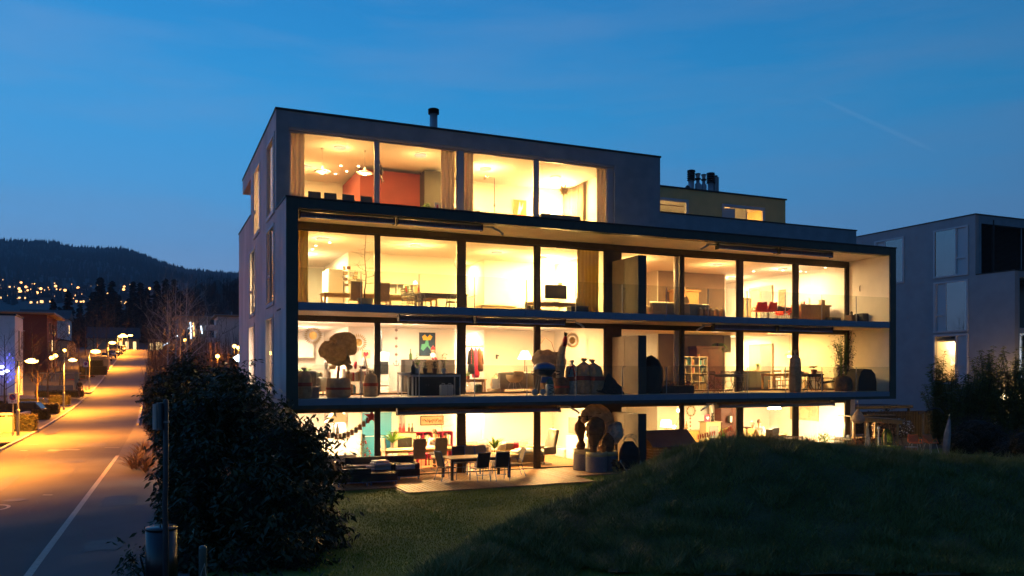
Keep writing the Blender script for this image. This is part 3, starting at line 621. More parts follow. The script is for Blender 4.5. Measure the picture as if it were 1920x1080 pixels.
def table(label, x, y, z, w, d, h, rz=0, tm='oak', lm=None, th=.04, cat='table', group=None, lw=.06, name='table', inset=.04):
    t = T(name, label, cat, (x, y, z), rz, group)
    MB().rbox((0,0,h-th/2), (w,d,th), .008).build('tabletop', M_[tm], t)
    for s in (-1, 1):
        for q in (-1, 1): c = (s*(w/2-inset-lw/2), q*(d/2-inset-lw/2)); MB().bx(c[0]-lw/2, c[0]+lw/2, c[1]-lw/2, c[1]+lw/2, 0, h-th).build('leg', M_[lm or tm], t)
    MB().box((0, d/2-inset-lw/2, h-th-.04), (w-2*inset-2*lw-.01, .02, .07)).box((0, -d/2+inset+lw/2, h-th-.04), (w-2*inset-2*lw-.01, .02, .07)).build('apron', M_[lm or tm], t); return t
def shelf_unit(label, x, y, z, w, d, h, nx, nz, m='white', rz=0, name='bookcase', cat='bookcase', books=True, back=True):
    t = T(name, label, cat, (x, y, z), rz); th = .025
    for i in range(nx+1): X_ = -w/2+i*(w-th)/nx; MB().bx(X_, X_+th, -d/2, d/2, 0, h).build('upright', M_[m], t)
    for j in range(nz+1):
        Z_ = j*(h-th)/nz
        for i in range(nx): X_ = -w/2+i*(w-th)/nx+th; MB().bx(X_, X_+(w-th)/nx-th, -d/2, d/2-.01, Z_, Z_+th).build('shelf', M_[m], t)
    if back: MB().bx(-w/2+th, w/2-th, d/2-.009, d/2, th, h-th).build('back_panel', M_[m], t)
    if books:
        bc = ['red','oak','lgrey','blue','jute','paper','dark','beige','white']
        for j in range(nz):
            for i in range(nx):
                x0 = -w/2+i*(w-th)/nx+th+.01; x1 = x0+(w-th)/nx-th-.03; u = x0+rnd.random()*.05; Z_ = j*(h-th)/nz+th
                while u < x1-.05 and rnd.random() < .93:
                    bw_ = rnd.uniform(.025, .06); bh = (h/nz-th)*rnd.uniform(.55, .85); MB().bx(u, u+bw_*.9, -d/2+.05, d/2-.05, Z_+.001, Z_+bh).build('book', M_[rnd.choice(bc)], t); u += bw_
    return t
def cabinet(label, x, y, z, w, d, h, n=2, m='pine', rz=0, name='sideboard', cat='sideboard', top=None, legs=0, cornice=0):
    t = T(name, label, cat, (x, y, z), rz)
    MB().bx(-w/2, w/2, -d/2, d/2, legs, h-.03).build('carcass', M_[m], t); MB().bx(-w/2-.02-cornice, w/2+.02+cornice, -d/2-.03-cornice, d/2, h-.03, h+cornice).build('top_board', M_[top or m], t)
    for i in range(n):
        a = -w/2+.02+i*(w-.04)/n; b = a+(w-.04)/n-.01; dd = MB().bx(a, b, -d/2-.018, -d/2-.001, legs+.04, h-.07).build('door', M_[m], t)
        MB().bx(a+.07, b-.07, -d/2-.026, -d/2-.0185, legs+.12, h-.15).build('door_panel', M_[m], dd); MB().ell((b-.04 if i % 2 == 0 else a+.04, -d/2-.03, (h+legs)/2), (.014,.014,.014), 6, 4).build('knob', M_['dark'], dd)
    if legs:
        for s in (-1, 1):
            for q in (-1, 1): MB().tube([(s*(w/2-.06), q*(d/2-.06), 0), (s*(w/2-.06), q*(d/2-.06), legs)], .02, 6).build('leg', M_['dark'], t)
    return t
def sofa(label, x, y, z, w, d, rz=0, m='beige', cushions=2, h=.72, cm='white', arms=True, name='sofa'):
    t = T(name, label, 'sofa', (x, y, z), rz)
    MB().rbox((0,0,.27), (w,d,.26), .05).build('base', M_[m], t, True); MB().rbox((0,-d/2+.11,.5), (w,.22,h-.28), .06).build('backrest', M_[m], t, True)
    if arms:
        for s in (-1, 1): MB().rbox((s*(w/2-.09), .02, .42), (.18, d, .34), .06).build('armrest', M_[m], t, True)
    for i in range(cushions):
        cw = (w-.4)/cushions; MB().rbox((-w/2+.2+cw*(i+.5), .06, .45), (cw-.02, d-.34, .12), .045).build('seat_cushion', M_[m], t, True)
    for s in (-1, 1):
        for q in (-1, 1): MB().tube([(s*(w/2-.1), q*(d/2-.1), 0), (s*(w/2-.1), q*(d/2-.1), .15)], .02, 6).build('leg', M_['chrome'], t)
    return t
def picture(label, x, y, z, w, h, fm='oak', cm='paper', rz=0, marks=None, name='picture', cat='picture', th=.03):
    t = T(name, label, cat, (x, y, z), rz)
    MB().bx(-w/2, w/2, -.02, 0, -h/2, -h/2+th).bx(-w/2, w/2, -.02, 0, h/2-th, h/2).bx(-w/2, -w/2+th, -.02, 0, -h/2+th, h/2-th).bx(w/2-th, w/2, -.02, 0, -h/2+th, h/2-th).build('frame', M_[fm], t)
    MB().bx(-w/2+th, w/2-th, -.012, -.002, -h/2+th, h/2-th).build('canvas', M_[cm], t)
    for (c, pts) in marks or []:
        MB().prism([(u*w, v*h) for u, v in pts], -.016, -.0125).build('painted_shape', M_[c], t)
    return t
def arc_leaves(n, ln, w, rg, up=.8, m=None, z0=0, droop=.9):
    mb = MB()
    for i in range(n):
        a = rg.random()*2*PI; L_ = ln*rg.uniform(.6, 1.1); e = up*rg.uniform(.5, 1.2); P = []
        for k in range(6):
            f = k/5; P.append(Vector((math.cos(a)*L_*f*math.cos(e*(1-f*.2)), math.sin(a)*L_*f*math.cos(e*(1-f*.2)), z0+L_*(math.sin(e)*f-droop*.5*f*f))))
        s = Vector((-math.sin(a), math.cos(a), 0)); b = len(mb.v)
        for k, p in enumerate(P): q = w*math.sin(PI*min(.98, .12+k/5.6)); mb.v += [tuple(p-s*q), tuple(p+s*q+Vector((0,0,q*.3)))]
        for k in range(5): mb.f.append((b+2*k, b+2*k+1, b+2*k+3, b+2*k+2))
    return mb
def potplant(label, x, y, z, r=.14, h=.24, n=30, ln=.5, w=.02, pm='terra', lm='leaf', up=1.0, stem=0, droop=.9, cat='potted plant', sy=1):
    t = T('potted_plant', label, cat, (x, y, z)); MB().lathe([(r*.75,0),(r,h),(r*1.06,h),(r*1.06,h-.03),(r*.9,h-.03)][:3]+[(r*.85,h-.02),(.01,h-.03)], 16).build('pot', M_[pm], t, False)
    if stem: MB().tube([(0,0,h-.03),(.01,0,h+stem)], .012, 6).build('stem', M_['bark'], t)
    arc_leaves(n, ln, w, rnd, up, None, h+stem-.02, droop).build('foliage', M_[lm], t); return t
def leafy(label, x, y, z, r, h, cr, n=200, size=.07, pm='terra', lm='leaf', cz=None, seed=1, cat='potted plant'):
    t = T('potted_plant', label, cat, (x, y, z)); MB().lathe([(r*.75,0),(r,h),(r*.85,h-.02),(.01,h-.03)], 16).build('pot', M_[pm], t)
    rg = np.random.default_rng(seed); P = rg.normal(0, 1, (n, 3)); P /= np.linalg.norm(P, axis=1)[:, None]; P *= rg.uniform(.3, 1, n)[:, None]*np.array(cr); P[:, 2] += h+cr[2]*(.9 if cz is None else cz)
    MB().tube([(0,0,h-.03),(0,0,h+cr[2]*.8)], .012, 5).tube([(0,0,h),(cr[0]*.4,0,h+cr[2])], .008, 5).tube([(0,0,h),(-cr[0]*.4,.02,h+cr[2])], .008, 5).build('stem', M_['bark'], t)
    V, F = leaves(P, size, rg, .5); np_mesh('foliage', V, F, M_[lm], t); return t
def sack(label, x, y, z, r, h, m='jute', band=True, tie=True, seed=0, cat='wrapped pot', rz=0, lean=0, group=None, sx=1, name='wrapped_planter'):
    t = T(name, label, cat, (x, y, z), rz, group); rg = random.Random(seed); mb = MB(); n = 20
    prof = [(.86,0),(1,.06),(1.03,.25),(.98,.5),(.93,.68),(.80,.80),(.42,.87),(.15,.90),(.14,.92),(.36,.99),(.26,1.01),(.05,.95)] if tie else [(.9,0),(1,.06),(1.02,.4),(1.0,.8),(.98,.98),(.8,1.0),(.05,.97)]
    for j, (a, f) in enumerate(prof):
        for k in range(n):
            q = 2*PI*k/n; fold = 1+.05*math.sin(q*7+seed)+.06*(rg.random()-.5)+(.12*math.sin(q*9+seed) if f > .78 and tie else 0)
            mb.v.append((r*a*fold*math.cos(q)*sx+lean*f*f, r*a*fold*math.sin(q), h*f+(.02*math.sin(q*3+seed) if f > .8 else 0)))
    for j in range(len(prof)-1):
        for k in range(n): k2 = (k+1)%n; mb.f.append((j*n+k, j*n+k2, (j+1)*n+k2, (j+1)*n+k))
    mb.f.append(tuple(range(n))[::-1]); mb.f.append(tuple(len(mb.v)-n+k for k in range(n))); mb.build('sacking', M_[m], t, True)
    if band: MB().lathe([(r*1.075, h*.40),(r*1.08, h*.52),(r*1.06,h*.52),(r*1.05,h*.40)], 20, sx=sx, c=(lean*.2,0,0)).build('band', M_['redband'], t)
    return t
M_['redband'] = mat('red_sack_stripe', (.42,.09,.05), .9, var=.15)
def crumple(mb, c, d, seed, n=22, m=14, amp=.14, f=3.0):
    rg = random.Random(seed); ph = [rg.random()*6 for _ in range(9)]; b = len(mb.v)
    for i in range(m+1):
        th = PI*i/m
        for k in range(n):
            q = 2*PI*k/n; w = 1+amp*(math.sin(q*f+ph[0]+th*2)*math.sin(th*f+ph[1])+.6*math.sin(q*5+ph[2]-th*4)+.4*math.sin(q*9+th*7+ph[3]))*math.sin(th)
            mb.v.append((c[0]+d[0]*math.sin(th)*math.cos(q)*w, c[1]+d[1]*math.sin(th)*math.sin(q)*w, c[2]-d[2]*math.cos(th)*w))
    for i in range(m):
        for k in range(n): k2 = (k+1)%n; mb.f.append((b+i*n+k, b+i*n+k2, b+(i+1)*n+k2, b+(i+1)*n+k))
    return mb
def foldtube(mb, pts, rad, seed=0, n=34, steps=26, amp=.09, flat=.85):
    rg = random.Random(seed); ph = [rg.random()*6.3 for _ in range(8)]; b = len(mb.v); K = len(pts)-1; pts = [Vector(p) for p in pts]
    def cr(a, t):                                       # Catmull-Rom through the given stations
        i = min(int(t), K-1); f = t-i; p = [a[max(0, min(K, j))] for j in (i-1, i, i+1, i+2)]
        return .5*(2*p[1]+(p[2]-p[0])*f+(2*p[0]-5*p[1]+4*p[2]-p[3])*f*f+(3*p[1]-p[0]-3*p[2]+p[3])*f**3)
    for i in range(steps+1):
        t = K*i/steps; c = cr(pts, t); d = (cr(pts, min(K, t+.05))-cr(pts, max(0, t-.05))).normalized(); r = max(.01, cr(rad, t)); a = d.cross(Vector((0,1,0))); a = a.normalized() if a.length > .1 else Vector((1,0,0)); u = d.cross(a)
        for k in range(n):
            q = 2*PI*k/n; w = 1+amp*(math.sin(q*3+ph[0]+t*1.3)+.7*math.sin(q*7+ph[1]-t*2)+.5*math.sin(q*12+ph[2]+t*5)+.5*math.sin(t*9+q*2+ph[3]))+(rg.random()-.5)*amp*.7
            mb.v.append(tuple(c+(a*math.cos(q)+u*math.sin(q)*flat)*r*w))
    for i in range(steps):
        for k in range(n): k2 = (k+1)%n; mb.f.append((b+i*n+k, b+i*n+k2, b+(i+1)*n+k2, b+(i+1)*n+k))
    mb.f.append(tuple(b+k for k in range(n))[::-1]); mb.f.append(tuple(b+steps*n+k for k in range(n))); return mb
def pendant(label, x, y, zc, drop, r, m='white', col=WARM, p=30, cone=False, group=None):
    t = T('pendant_lamp', label, 'lamp', (x, y, zc), 0, group); MB().tube([(0,0,0),(0,0,-drop)], .006, 5).build('cord', M_['dark'], t); MB().lathe([(.05,-.05),(.05,0)], 10).build('ceiling_rose', M_['white'], t)
    if cone: MB().lathe([(.02,-drop),(.04,-drop-.02),(r,-drop-r*.9),(r*.97,-drop-r*.9),(.03,-drop-.05)], 20).build('shade', M_[m], t, True)
    else: MB().lathe([(.03,-drop+.1),(.04,-drop),(r*.5,-drop-.04),(r,-drop-.10),(r*.97,-drop-.14),(r*.6,-drop-.11),(.05,-drop-.06)], 24).build('shade', M_[m], t, True)
    MB().ell((0,0,-drop-.14-(r*.5 if cone else 0)), (.09,.09,.055), 12, 8).build('bulb', G_LAMP, t, True)
    lamp('bulb_light', 'POINT', (0,0,-drop-.24-(r*.6 if cone else 0)), p, col, t, .08); return t
def curtain(label, x0, x1, y, z0, z1, m='linen', rz=0, wave=.05, n=None, group=None):
    w = x1-x0; n = n or int(w/.035)+2; mb = MB(); t = T('curtain', label, 'curtain', (x0, y, z0), rz, group); nz = 5
    for j in range(nz):
        for i in range(n): mb.v.append((w*i/(n-1), wave*math.sin(i*1.35)*(1-.1*j)+.02*math.sin(i*.5), (z1-z0)*j/(nz-1)))
    mb.f = [(j*n+i, j*n+i+1, (j+1)*n+i+1, (j+1)*n+i) for j in range(nz-1) for i in range(n-1)]
    o = mb.build('drape', M_[m], t, True); o.modifiers.new('thickness', 'SOLIDIFY').thickness = .004
    MB().tube([(0,0,z1-z0),(w,0,z1-z0)], .012, 6).build('rail', M_['alu'], t); return t
def downlight(x, y, z, group, label):
    t = T('downlight', label, 'lamp', (x, y, z), 0, group); MB().lathe([(.07,-.012),(.07,0)], 14).build('trim', M_['white'], t); MB().lathe([(.045,-.02),(.045,-.0121)], 12).build('lens', G_BULB, t); return t
def star_mesh(r, n=14, inner=.35, seed=0):
    rg = random.Random(seed); mb = MB()
    for i in range(n):
        z = 1-2*(i+.5)/n; a = i*2.4; D = Vector((math.sqrt(1-z*z)*math.cos(a), math.sqrt(1-z*z)*math.sin(a), z)); S = D.orthogonal().normalized(); U = D.cross(S); b = len(mb.v)
        for k in range(4): q = PI/2*k; mb.v.append(tuple(D*r*inner*.5+(S*math.cos(q)+U*math.sin(q))*r*inner*.55))
        mb.v.append(tuple(D*r)); mb.f += [(b+k, b+(k+1)%4, b+4) for k in range(4)]+[(b,b+1,b+2,b+3)]
    return mb
def disc_rosette(label, x, y, z, r, m='paper', fold=24, fringe=True):
    t = T('paper_rosette', label, 'decoration', (x, y, z)); mb = MB()
    mb.v.append((0,-.03,0)); 
    for k in range(fold*2): q = PI*k/fold; mb.v.append((r*.42*math.cos(q), -.02+.03*(k%2), r*.42*math.sin(q)))
    mb.f += [(0, 1+k, 1+(k+1)%(fold*2)) for k in range(fold*2)]; mb.build('centre', mat('tan_paper', (.60,.42,.16), .9, trans=.4), t)
    for k in range(fold):
        q = 2*PI*k/fold; c = (r*.74*math.cos(q), 0, r*.74*math.sin(q)); pts = [(-r*.26, 0), (0, -r*.07), (r*.26, 0), (0, r*.07)]
        MB().prism([(c[0]+u*math.cos(q)-v*math.sin(q), c[2]+u*math.sin(q)+v*math.cos(q)) for u, v in pts], -.006, .006).build('petal', mat('straw_paper', (.50,.36,.14), .9, trans=.3), t)
    MB().tube([(0,0,r),(0,0,r+.25)], .002, 3).build('string', M_['white'], t); return t
# ---- figures: one skinned surface for the body, clothes and hair as children
def skin(name, pts, edges, m, parent, sub=2):
    me = bpy.data.meshes.new(name); me.from_pydata([p[:3] for p in pts], edges, []); o = link(name, me, parent); me.materials.append(m)
    o.modifiers.new('skin', 'SKIN'); sl = me.skin_vertices[0].data
    for i, p in enumerate(pts): sl[i].radius = (p[3], p[4] if len(p) > 4 else p[3]); sl[i].use_root = (i == 0)
    s = o.modifiers.new('smooth', 'SUBSURF'); s.levels = sub; s.render_levels = sub; 
    o.modifiers['skin'].use_smooth_shade = True; return o
def person(label, x, y, z, rz, pose, shirt, trousers, hair, hold=None):
    t = T('person', label, 'person', (x, y, z), rz); sk = mat('skin_tone', (.50,.27,.17), .55)
    if pose == 'sit': hip = .50; chest = (.0, .04, .92); kn = lambda s: (s*.13, .43, .50); ft = lambda s: (s*.14, .42, .07); ha = lambda s: (s*.13, .42, .78); el = lambda s: (s*.27, .10, .74)
    else: hip = .92; chest = (.0, .02, 1.36); kn = lambda s: (s*.10, .05+.12*s, .50); ft = lambda s: (s*.10, -.03+.26*s, .07); ha = lambda s: (s*.24, -.18*s, .82); el = lambda s: (s*.25, -.04, 1.1)
    c = chest; sh = c[2]+.12
    B_ = [(0,0,hip,.13,.10),(0,.01,(hip+c[2])/2,.12,.09),(c[0],c[1],c[2],.14,.10),(0,c[1]+.01,sh+.04,.05),(0,c[1]+.03,sh+.12,.05),(0,c[1]+.04,sh+.24,.085,.10),(0,c[1]+.04,sh+.32,.06,.07)]
    E_ = [(0,1),(1,2),(2,3),(3,4),(4,5),(5,6)]
    for s in (-1, 1):
        b = len(B_); e_, h_ = el(s), ha(s); B_ += [(s*.17, c[1], sh-.01, .055), (*e_, .04), (*h_, .028), (h_[0]-s*.01, h_[1]+.07, h_[2]-.01, .03, .015)]; E_ += [(2,b),(b,b+1),(b+1,b+2),(b+2,b+3)]
        for k in range(4): B_.append((h_[0]-.025+.017*k, h_[1]+.15-.01*abs(k-1.5), h_[2]-.03, .008)); E_.append((b+3, len(B_)-1))
        B_.append((h_[0]-s*.05, h_[1]+.10, h_[2]-.01, .009)); E_.append((b+2, len(B_)-1))
        b = len(B_); k_, f_ = kn(s), ft(s); B_ += [(s*.09, 0, hip-.02, .085), (*k_, .06), (*f_, .04), (f_[0], f_[1]+.15, .03, .035)]; E_ += [(0,b),(b,b+1),(b+1,b+2),(b+2,b+3)]
    skin('body', B_, E_, sk, t)
    S_ = [(0,0,hip+.04,.15,.12),(0,.01,(hip+c[2])/2,.145,.11),(c[0],c[1],c[2],.165,.12),(0,c[1],sh+.02,.07)]; SE = [(0,1),(1,2),(2,3)]
    for s in (-1, 1): b = len(S_); e_, h_ = el(s), ha(s); S_ += [(s*.18, c[1], sh-.01, .075), (*e_, .055), (h_[0]*.98+e_[0]*.02, h_[1]*.9+e_[1]*.1, h_[2], .042)]; SE += [(2,b),(b,b+1),(b+1,b+2)]
    skin('shirt', S_, SE, shirt, t)
    Q_ = [(0,0,hip,.155,.125)]; QE = []
    for s in (-1, 1): b = len(Q_); k_, f_ = kn(s), ft(s); Q_ += [(s*.09,0,hip-.03,.10),(*k_,.075),(f_[0],f_[1],.1,.06)]; QE += [(0,b),(b,b+1),(b+1,b+2)]
    skin('trousers', Q_, QE, trousers, t)
    for s in (-1, 1): f_ = ft(s); MB().rbox((f_[0], f_[1]+.06, .04), (.1,.27,.075), .03).build('shoe', M_['black'], t, True)
    hd = (0, c[1]+.05, sh+.26); MB().ell((0, hd[1]-.025, hd[2]+.03), (.098,.115,.115), 14, 9).build('hair', hair, t, True)
    MB().ell((0, hd[1]+.105, hd[2]-.01), (.014,.022,.02), 6, 4).build('nose', sk, t, True)
    for s in (-1, 1): MB().ell((s*.035, hd[1]+.088, hd[2]+.02), (.012,.008,.008), 6, 4).build('eye', M_['dark'], t); MB().ell((s*.092, hd[1]+.0, hd[2]), (.012,.022,.03), 6, 4).build('ear', sk, t, True)
    return t
M_.update(paintblue=mat('paint_dark_blue', (.015,.05,.10), .6, var=.4, vs=3), paintyellow=mat('paint_yellow', (.75,.45,.04), .6), leafy=mat('paint_turquoise', (.10,.45,.30), .6), orangeprint=mat('orange_print', (.75,.16,.05), .7),
 greenart=mat('blossom_canvas', (.70,.62,.38), .8, col2=(.30,.38,.03), vs=4.5), redwood=mat('red_brown_wood', (.085,.02,.013), .5, var=.2, vs=4), magenta=mat('magenta_lacquer', (.45,.02,.10), .4))
# ---------------------------------------------------------------- room lights
def ceil_lamp(x, y, lv, p, col=WARM, label=None, r=.22):
    z = CZ[lv]; t = T('ceiling_lamp', label or 'flat round ceiling lamp in the %s, %s bay%s' % ({'P':'penthouse','2':'second floor','1':'first floor','G':'ground floor'}[lv], 'first second third fourth fifth sixth seventh eighth'.split()[sum(x > v for v in (7.2,10.3,13.4,17,20,23,26))], ' at the back' if y > 32 else ''), 'lamp', (x, y, z), 0, 'flat round ceiling lamps in the rooms')
    MB().lathe([(r,-.05),(r,0)], 20).build('housing', emit('opal_glow', (1,.72,.4), .9), t)
    d = bpy.data.lights.new('diffuser_light', 'AREA'); d.shape = 'DISK'; d.size = r*1.9; d.energy = p*.85; d.color = col; lamp('point_light', 'POINT', (0,0,-.62), p*.22, col, t, .08)  # point light added below the disc to brighten the ceiling
    o = bpy.data.objects.new('diffuser_light', d); SC.collection.objects.link(o); o.parent = t; o.location = (0,0,-.056); return t
LIT = [('P',6.2,29.6,60,WARM),('P',5.6,32.9,80,WARM),('P',9.2,29.4,42,WARM),('P',12.2,30.3,180,WARM),('P',15.4,30.4,75,WARM),
 ('2',5.7,30.2,100,WARM),('2',5.6,34.5,170,PALE),('2',9.3,30.4,125,WARM),('2',12.9,30.8,85,WARM),('2',15.2,31.3,260,WARM),
 ('2',19.2,30.2,120,WARM),('2',23.6,30.2,100,WARM),('2',27.6,34.2,150,PALE),('2',27.4,30.2,110,PALE),
 ('1',5.7,30.2,110,PALE),('1',5.6,34.5,200,PALE),('1',9.0,30.4,105,PALE),('1',12.6,30.6,75,WARM2),('1',15.0,30.4,75,WARM2),('1',12.6,34.6,70,PALE),
 ('1',19.2,34.6,60,PALE),('1',23.4,30.0,38,WARM2),('1',27.8,34.4,150,PALE),('1',27.4,30.4,85,WARM),
 ('G',5.7,30.2,150,PALE),('G',5.6,34.5,240,PALE),('G',9.0,30.4,150,WARM),('G',12.6,30.6,130,WARM2),('G',15.0,30.4,150,WARM),('G',12.6,34.6,150,PALE),
 ('G',19.2,30.4,140,WARM),('G',23.4,30.0,120,WARM),('G',27.8,34.4,130,WARM),('G',27.2,30.2,70,WARM),('2',12.6,34.6,90,WARM)]
TN = {('P',0):(1,.96,.85),('2',0):(1,1.04,.9),('2',1):(1,.93,.85),('1',0):(1,.97,1.15),('1',1):(1,.92,.75),('G',0):(1,.94,1.0),('G',1):(1,1.02,1.1)}     # every flat has its own lamps
for lv, x, y, p, c in LIT: ceil_lamp(x, y, lv, p*LK, tuple(a*b for a, b in zip(c, TN[lv, int(x > 17)])))
for x, y, p in ((20.5,33.8,150),(27.5,34.5,80)):
    d = ceil_lamp(x, y, 'P', p*LK, WARM if x < 25 else WARM2); d.location.z = 12.3
# ================================================================ penthouse rooms
z = FZ['P']
pendant('flat disc pendant lamp over the penthouse table, left of the pair', XP(604,30), 30, CZ['P'], .75, .30, group='disc pendants in the penthouse')
pendant('flat disc pendant lamp over the penthouse table, right of the pair beside the mullion', XP(684,29.7), 29.7, CZ['P'], .72, .30, group='disc pendants in the penthouse')
for px in (592, 622, 656, 690): chair('highback', 'dark dining chair back at the penthouse table, nearest column %d' % px if 0 else {592:'leftmost dark chair back behind the penthouse window',622:'second dark chair back from the left behind the penthouse window',656:'third dark chair back, left of the penthouse mullion',690:'dark chair back touching the first penthouse mullion'}[px], XP(px,28.75), 28.75, z, PI, 'dark chairs at the penthouse table', cm='black')
table('long table behind the dark penthouse chairs', 6.6, 29.5, z, 3.4, .95, .76, tm='white')
for px, Y in ((650,33),(639,32.2),(629,33.6),(672,32)): downlight(XP(px,Y), Y, CZ['P'], 'penthouse downlights', {650:'middle',639:'left',629:'far left',672:'right'}[px]+' small round downlight in the penthouse kitchen ceiling')
curtain('pale curtain gathered at the left edge of the penthouse glass', 4.25, 4.72, 28.25, z, 11.85, group='penthouse curtains'); curtain('pale curtain just left of the second penthouse mullion', 9.62, 10.15, 28.25, z, 11.85, group='penthouse curtains')
curtain('pale curtain just right of the second penthouse mullion', 10.36, 10.9, 28.25, z, 11.85, group='penthouse curtains'); curtain('pale curtain at the right edge of the penthouse glass', 16.15, 16.6, 28.25, z, 11.85, group='penthouse curtains')
t = curtain('long pale curtain drawn along the right wall of the penthouse', 0, 1.9, 0, z, 11.85, group='penthouse curtains'); t.location = (16.85, 30.6, z); t.rotation_euler.z = R(90)
t = T('hanging_toy_monkey', 'dark toy monkey hanging beside the first penthouse mullion', 'toy', (XP(715,28.5), 28.5, 10.9)); mb = MB(); mb.ell((0,0,.0),(.07,.05,.14)).ell((-.02,0,.2),(.05,.05,.06)); mb.tube([(0,0,.1),(-.05,0,.3),(-.1,0,.5)],.02,6).tube([(0,0,-.1),(.02,0,-.3),(-.02,0,-.42)],.02,6).tube([(0,0,-.1),(-.06,0,-.3),(-.1,0,-.5)],.02,6).tube([(0,0,-.1),(.06,0,-.35),(.1,0,-.38),(.1,0,-.3)],.01,5); mb.build('body', M_['walnut'], t, True)
cabinet('low kitchen counter at the back of the penthouse', 5.5, 34.6, z, 2.6, .6, 1.0, 4, 'white'); cabinet('dark kitchen wall unit at the penthouse back wall', XP(571,34), 34.6, z+1.35, .9, .4, .6, 2, 'dark', cat='cabinet', name='wall_cabinet')
leafy('small white flowering plant on the penthouse sill', XP(801,28.4), 28.4, z+.55, .12, .14, (.2,.15,.14), 130, .07, lm='leaf', seed=3)
picture('small card with a red figure standing at the penthouse glass', XP(820,28.4), 28.4, z+.82, .22, .3, 'white', 'white', marks=[('red', [(-.2,-.3),(.2,-.3),(.1,.3),(-.15,.2)])], name='card', cat='card')
chair('club', 'dark armchair right of the white card in the penthouse', XP(834,28.9), 28.9, z, R(20), cm='black'); chair('club', 'dark low armchair beside the curtains of the third penthouse bay', XP(890,29.2), 29.2, z, R(-40), cm='black')
t = T('floor_lamp', 'tall chrome floor lamp with short arms in the third penthouse bay', 'lamp', (XP(927,29.4), 29.4, z)); MB().tube([(0,0,.02),(0,0,2.35),(-.42,0,2.38)], .018, 8).build('pole', M_['chrome'], t); MB().lathe([(.16,0),(.16,.03),(.02,.04)], 16).build('base', M_['chrome'], t)
for q in (.0, -.42): MB().lathe([(.03,0),(.05,-.1),(.045,-.1),(.01,-.02)], 10, c=(q,0,2.37 if q else 1.35)).build('shade', M_['chrome'], t)
lamp('reading_light', 'POINT', (XP(905,30), 30, 11.4), 30, WARM, None, .05)
picture('orange print with white leaf shape in a wooden frame', XP(975.5,32.5), 32.55, ZP(390, XP(975.5,32.5), 32.5), .62, .72, 'oak', 'orangeprint' if 'orangeprint' in M_ else 'orange', marks=[('white', [(-.2,-.4),(.05,-.35),(.1,0),(-.02,.4),(-.1,.05)]), ('white', [(.02,-.3),(.22,.0),(.25,.35),(.12,.1)])])
picture('small pale picture leaning left of the orange print', XP(938,32.4), 32.5, z+1.35, .36, .3, 'oak', 'white'); picture('small dark framed picture right of the orange print', XP(996,32.4), 32.5, z+1.3, .3, .26, 'dark', 'white')
sofa('dark sofa back seen behind the fourth penthouse pane', XP(1043,28.9), 28.9, z, 1.75, .85, R(0), 'black', h=1.18)
t = T('floor_lamp', 'glowing round floor lamp behind the dark penthouse sofa', 'lamp', (XP(1040,31.6), 31.6, z)); MB().tube([(0,0,0),(0,0,1.3)], .02, 8).build('pole', M_['chrome'], t); MB().ell((0,0,1.5), (.24,.24,.26), 18, 12).build('globe', emit('globe_lamp_glow', (1,.78,.42), 12), t, True); lamp('point_light', 'POINT', (0,0,1.95), 130*LK, WARM, t, .2)
t = T('straw_star', 'yellow many pointed straw star hanging in the fourth penthouse pane', 'decoration', (XP(1057,29.5), 29.5, ZP(357, XP(1057,29.5), 29.5))); star_mesh(.28, 26, .3).build('star', M_['paper'], t); MB().tube([(0,0,.2),(0,0,.9)], .003, 3).build('string', M_['dark'], t)
chair('club', 'grey armchair beside the pale wall curtain of the penthouse', XP(1092,29.6), 29.6, z, R(60), cm='leather')
# ================================================================ second floor, left flat
z = FZ['2']; zb = 5.905
curtain('ochre curtain at the left end of the second floor glass', 4.3, 4.85, 28.3, z, 8.62, 'ycurt'); curtain('ochre curtain behind the fourth second floor pane', 15.3, 16.3, 28.3, z, 8.62, 'ycurt')
# bare tree in tub on the balcony
def bare(root, base, h, seed, m, levels=3, spread=.55, r0=.03, horiz=False, name='branch', n0=14, lo=.25):
    rg = random.Random(seed); tr = MB(); br = MB(); b = Vector(base); P = [b+Vector((.03*math.sin(k*1.3+seed), .03*math.cos(k*1.7), h*k/8)) for k in range(9)]
    tr.tube(P, [r0*(1-.85*k/8) for k in range(9)], 7); tr.build('trunk', m, root, True)
    def grow(p, d, ln, r, lv):
        Q = [p]; dd = d.copy()
        for k in range(4): dd = (dd+Vector((rg.uniform(-.28,.28), rg.uniform(-.28,.28), rg.uniform(-.12,.2)))).normalized(); Q.append(Q[-1]+dd*ln/4)
        br.tube(Q, [r*(1-.8*k/4) for k in range(5)], 3, False)
        if lv > 0:
            for k in range(rg.randint(2, 4)):
                q = Q[rg.randint(1, 4)]; a = Vector((rg.uniform(-1,1), rg.uniform(-1,1), rg.uniform(-.2,.8))).normalized(); grow(q, (dd+a*.9).normalized(), ln*rg.uniform(.4,.65), r*.55, lv-1)
    for i in range(n0):
        f = lo+(1-lo)*i/n0; k = f*8; p = P[int(k)].lerp(P[min(8, int(k)+1)], k-int(k)); a = i*2.4+rg.random(); e = .1 if horiz else .75
        grow(p, Vector((math.cos(a), math.sin(a), e)).normalized(), h*spread*(1.15-f*.8)*rg.uniform(.7,1.1), r0*.5*(1.1-f), levels)
    br.build('branches', m, root); return root
x = XP(685, 27.1); t = T('potted_bare_tree', 'leafless little larch in a round tub on the upper balcony', 'potted tree', (x, 27.1, zb)); MB().lathe([(.2,0),(.27,.28),(.29,.30),(.25,.29),(.01,.27)], 20).build('tub', M_['grey'], t); bare(t, (0,0,.25), 2.25, 4, M_['bark'], 1, .34, .028, True, n0=16)
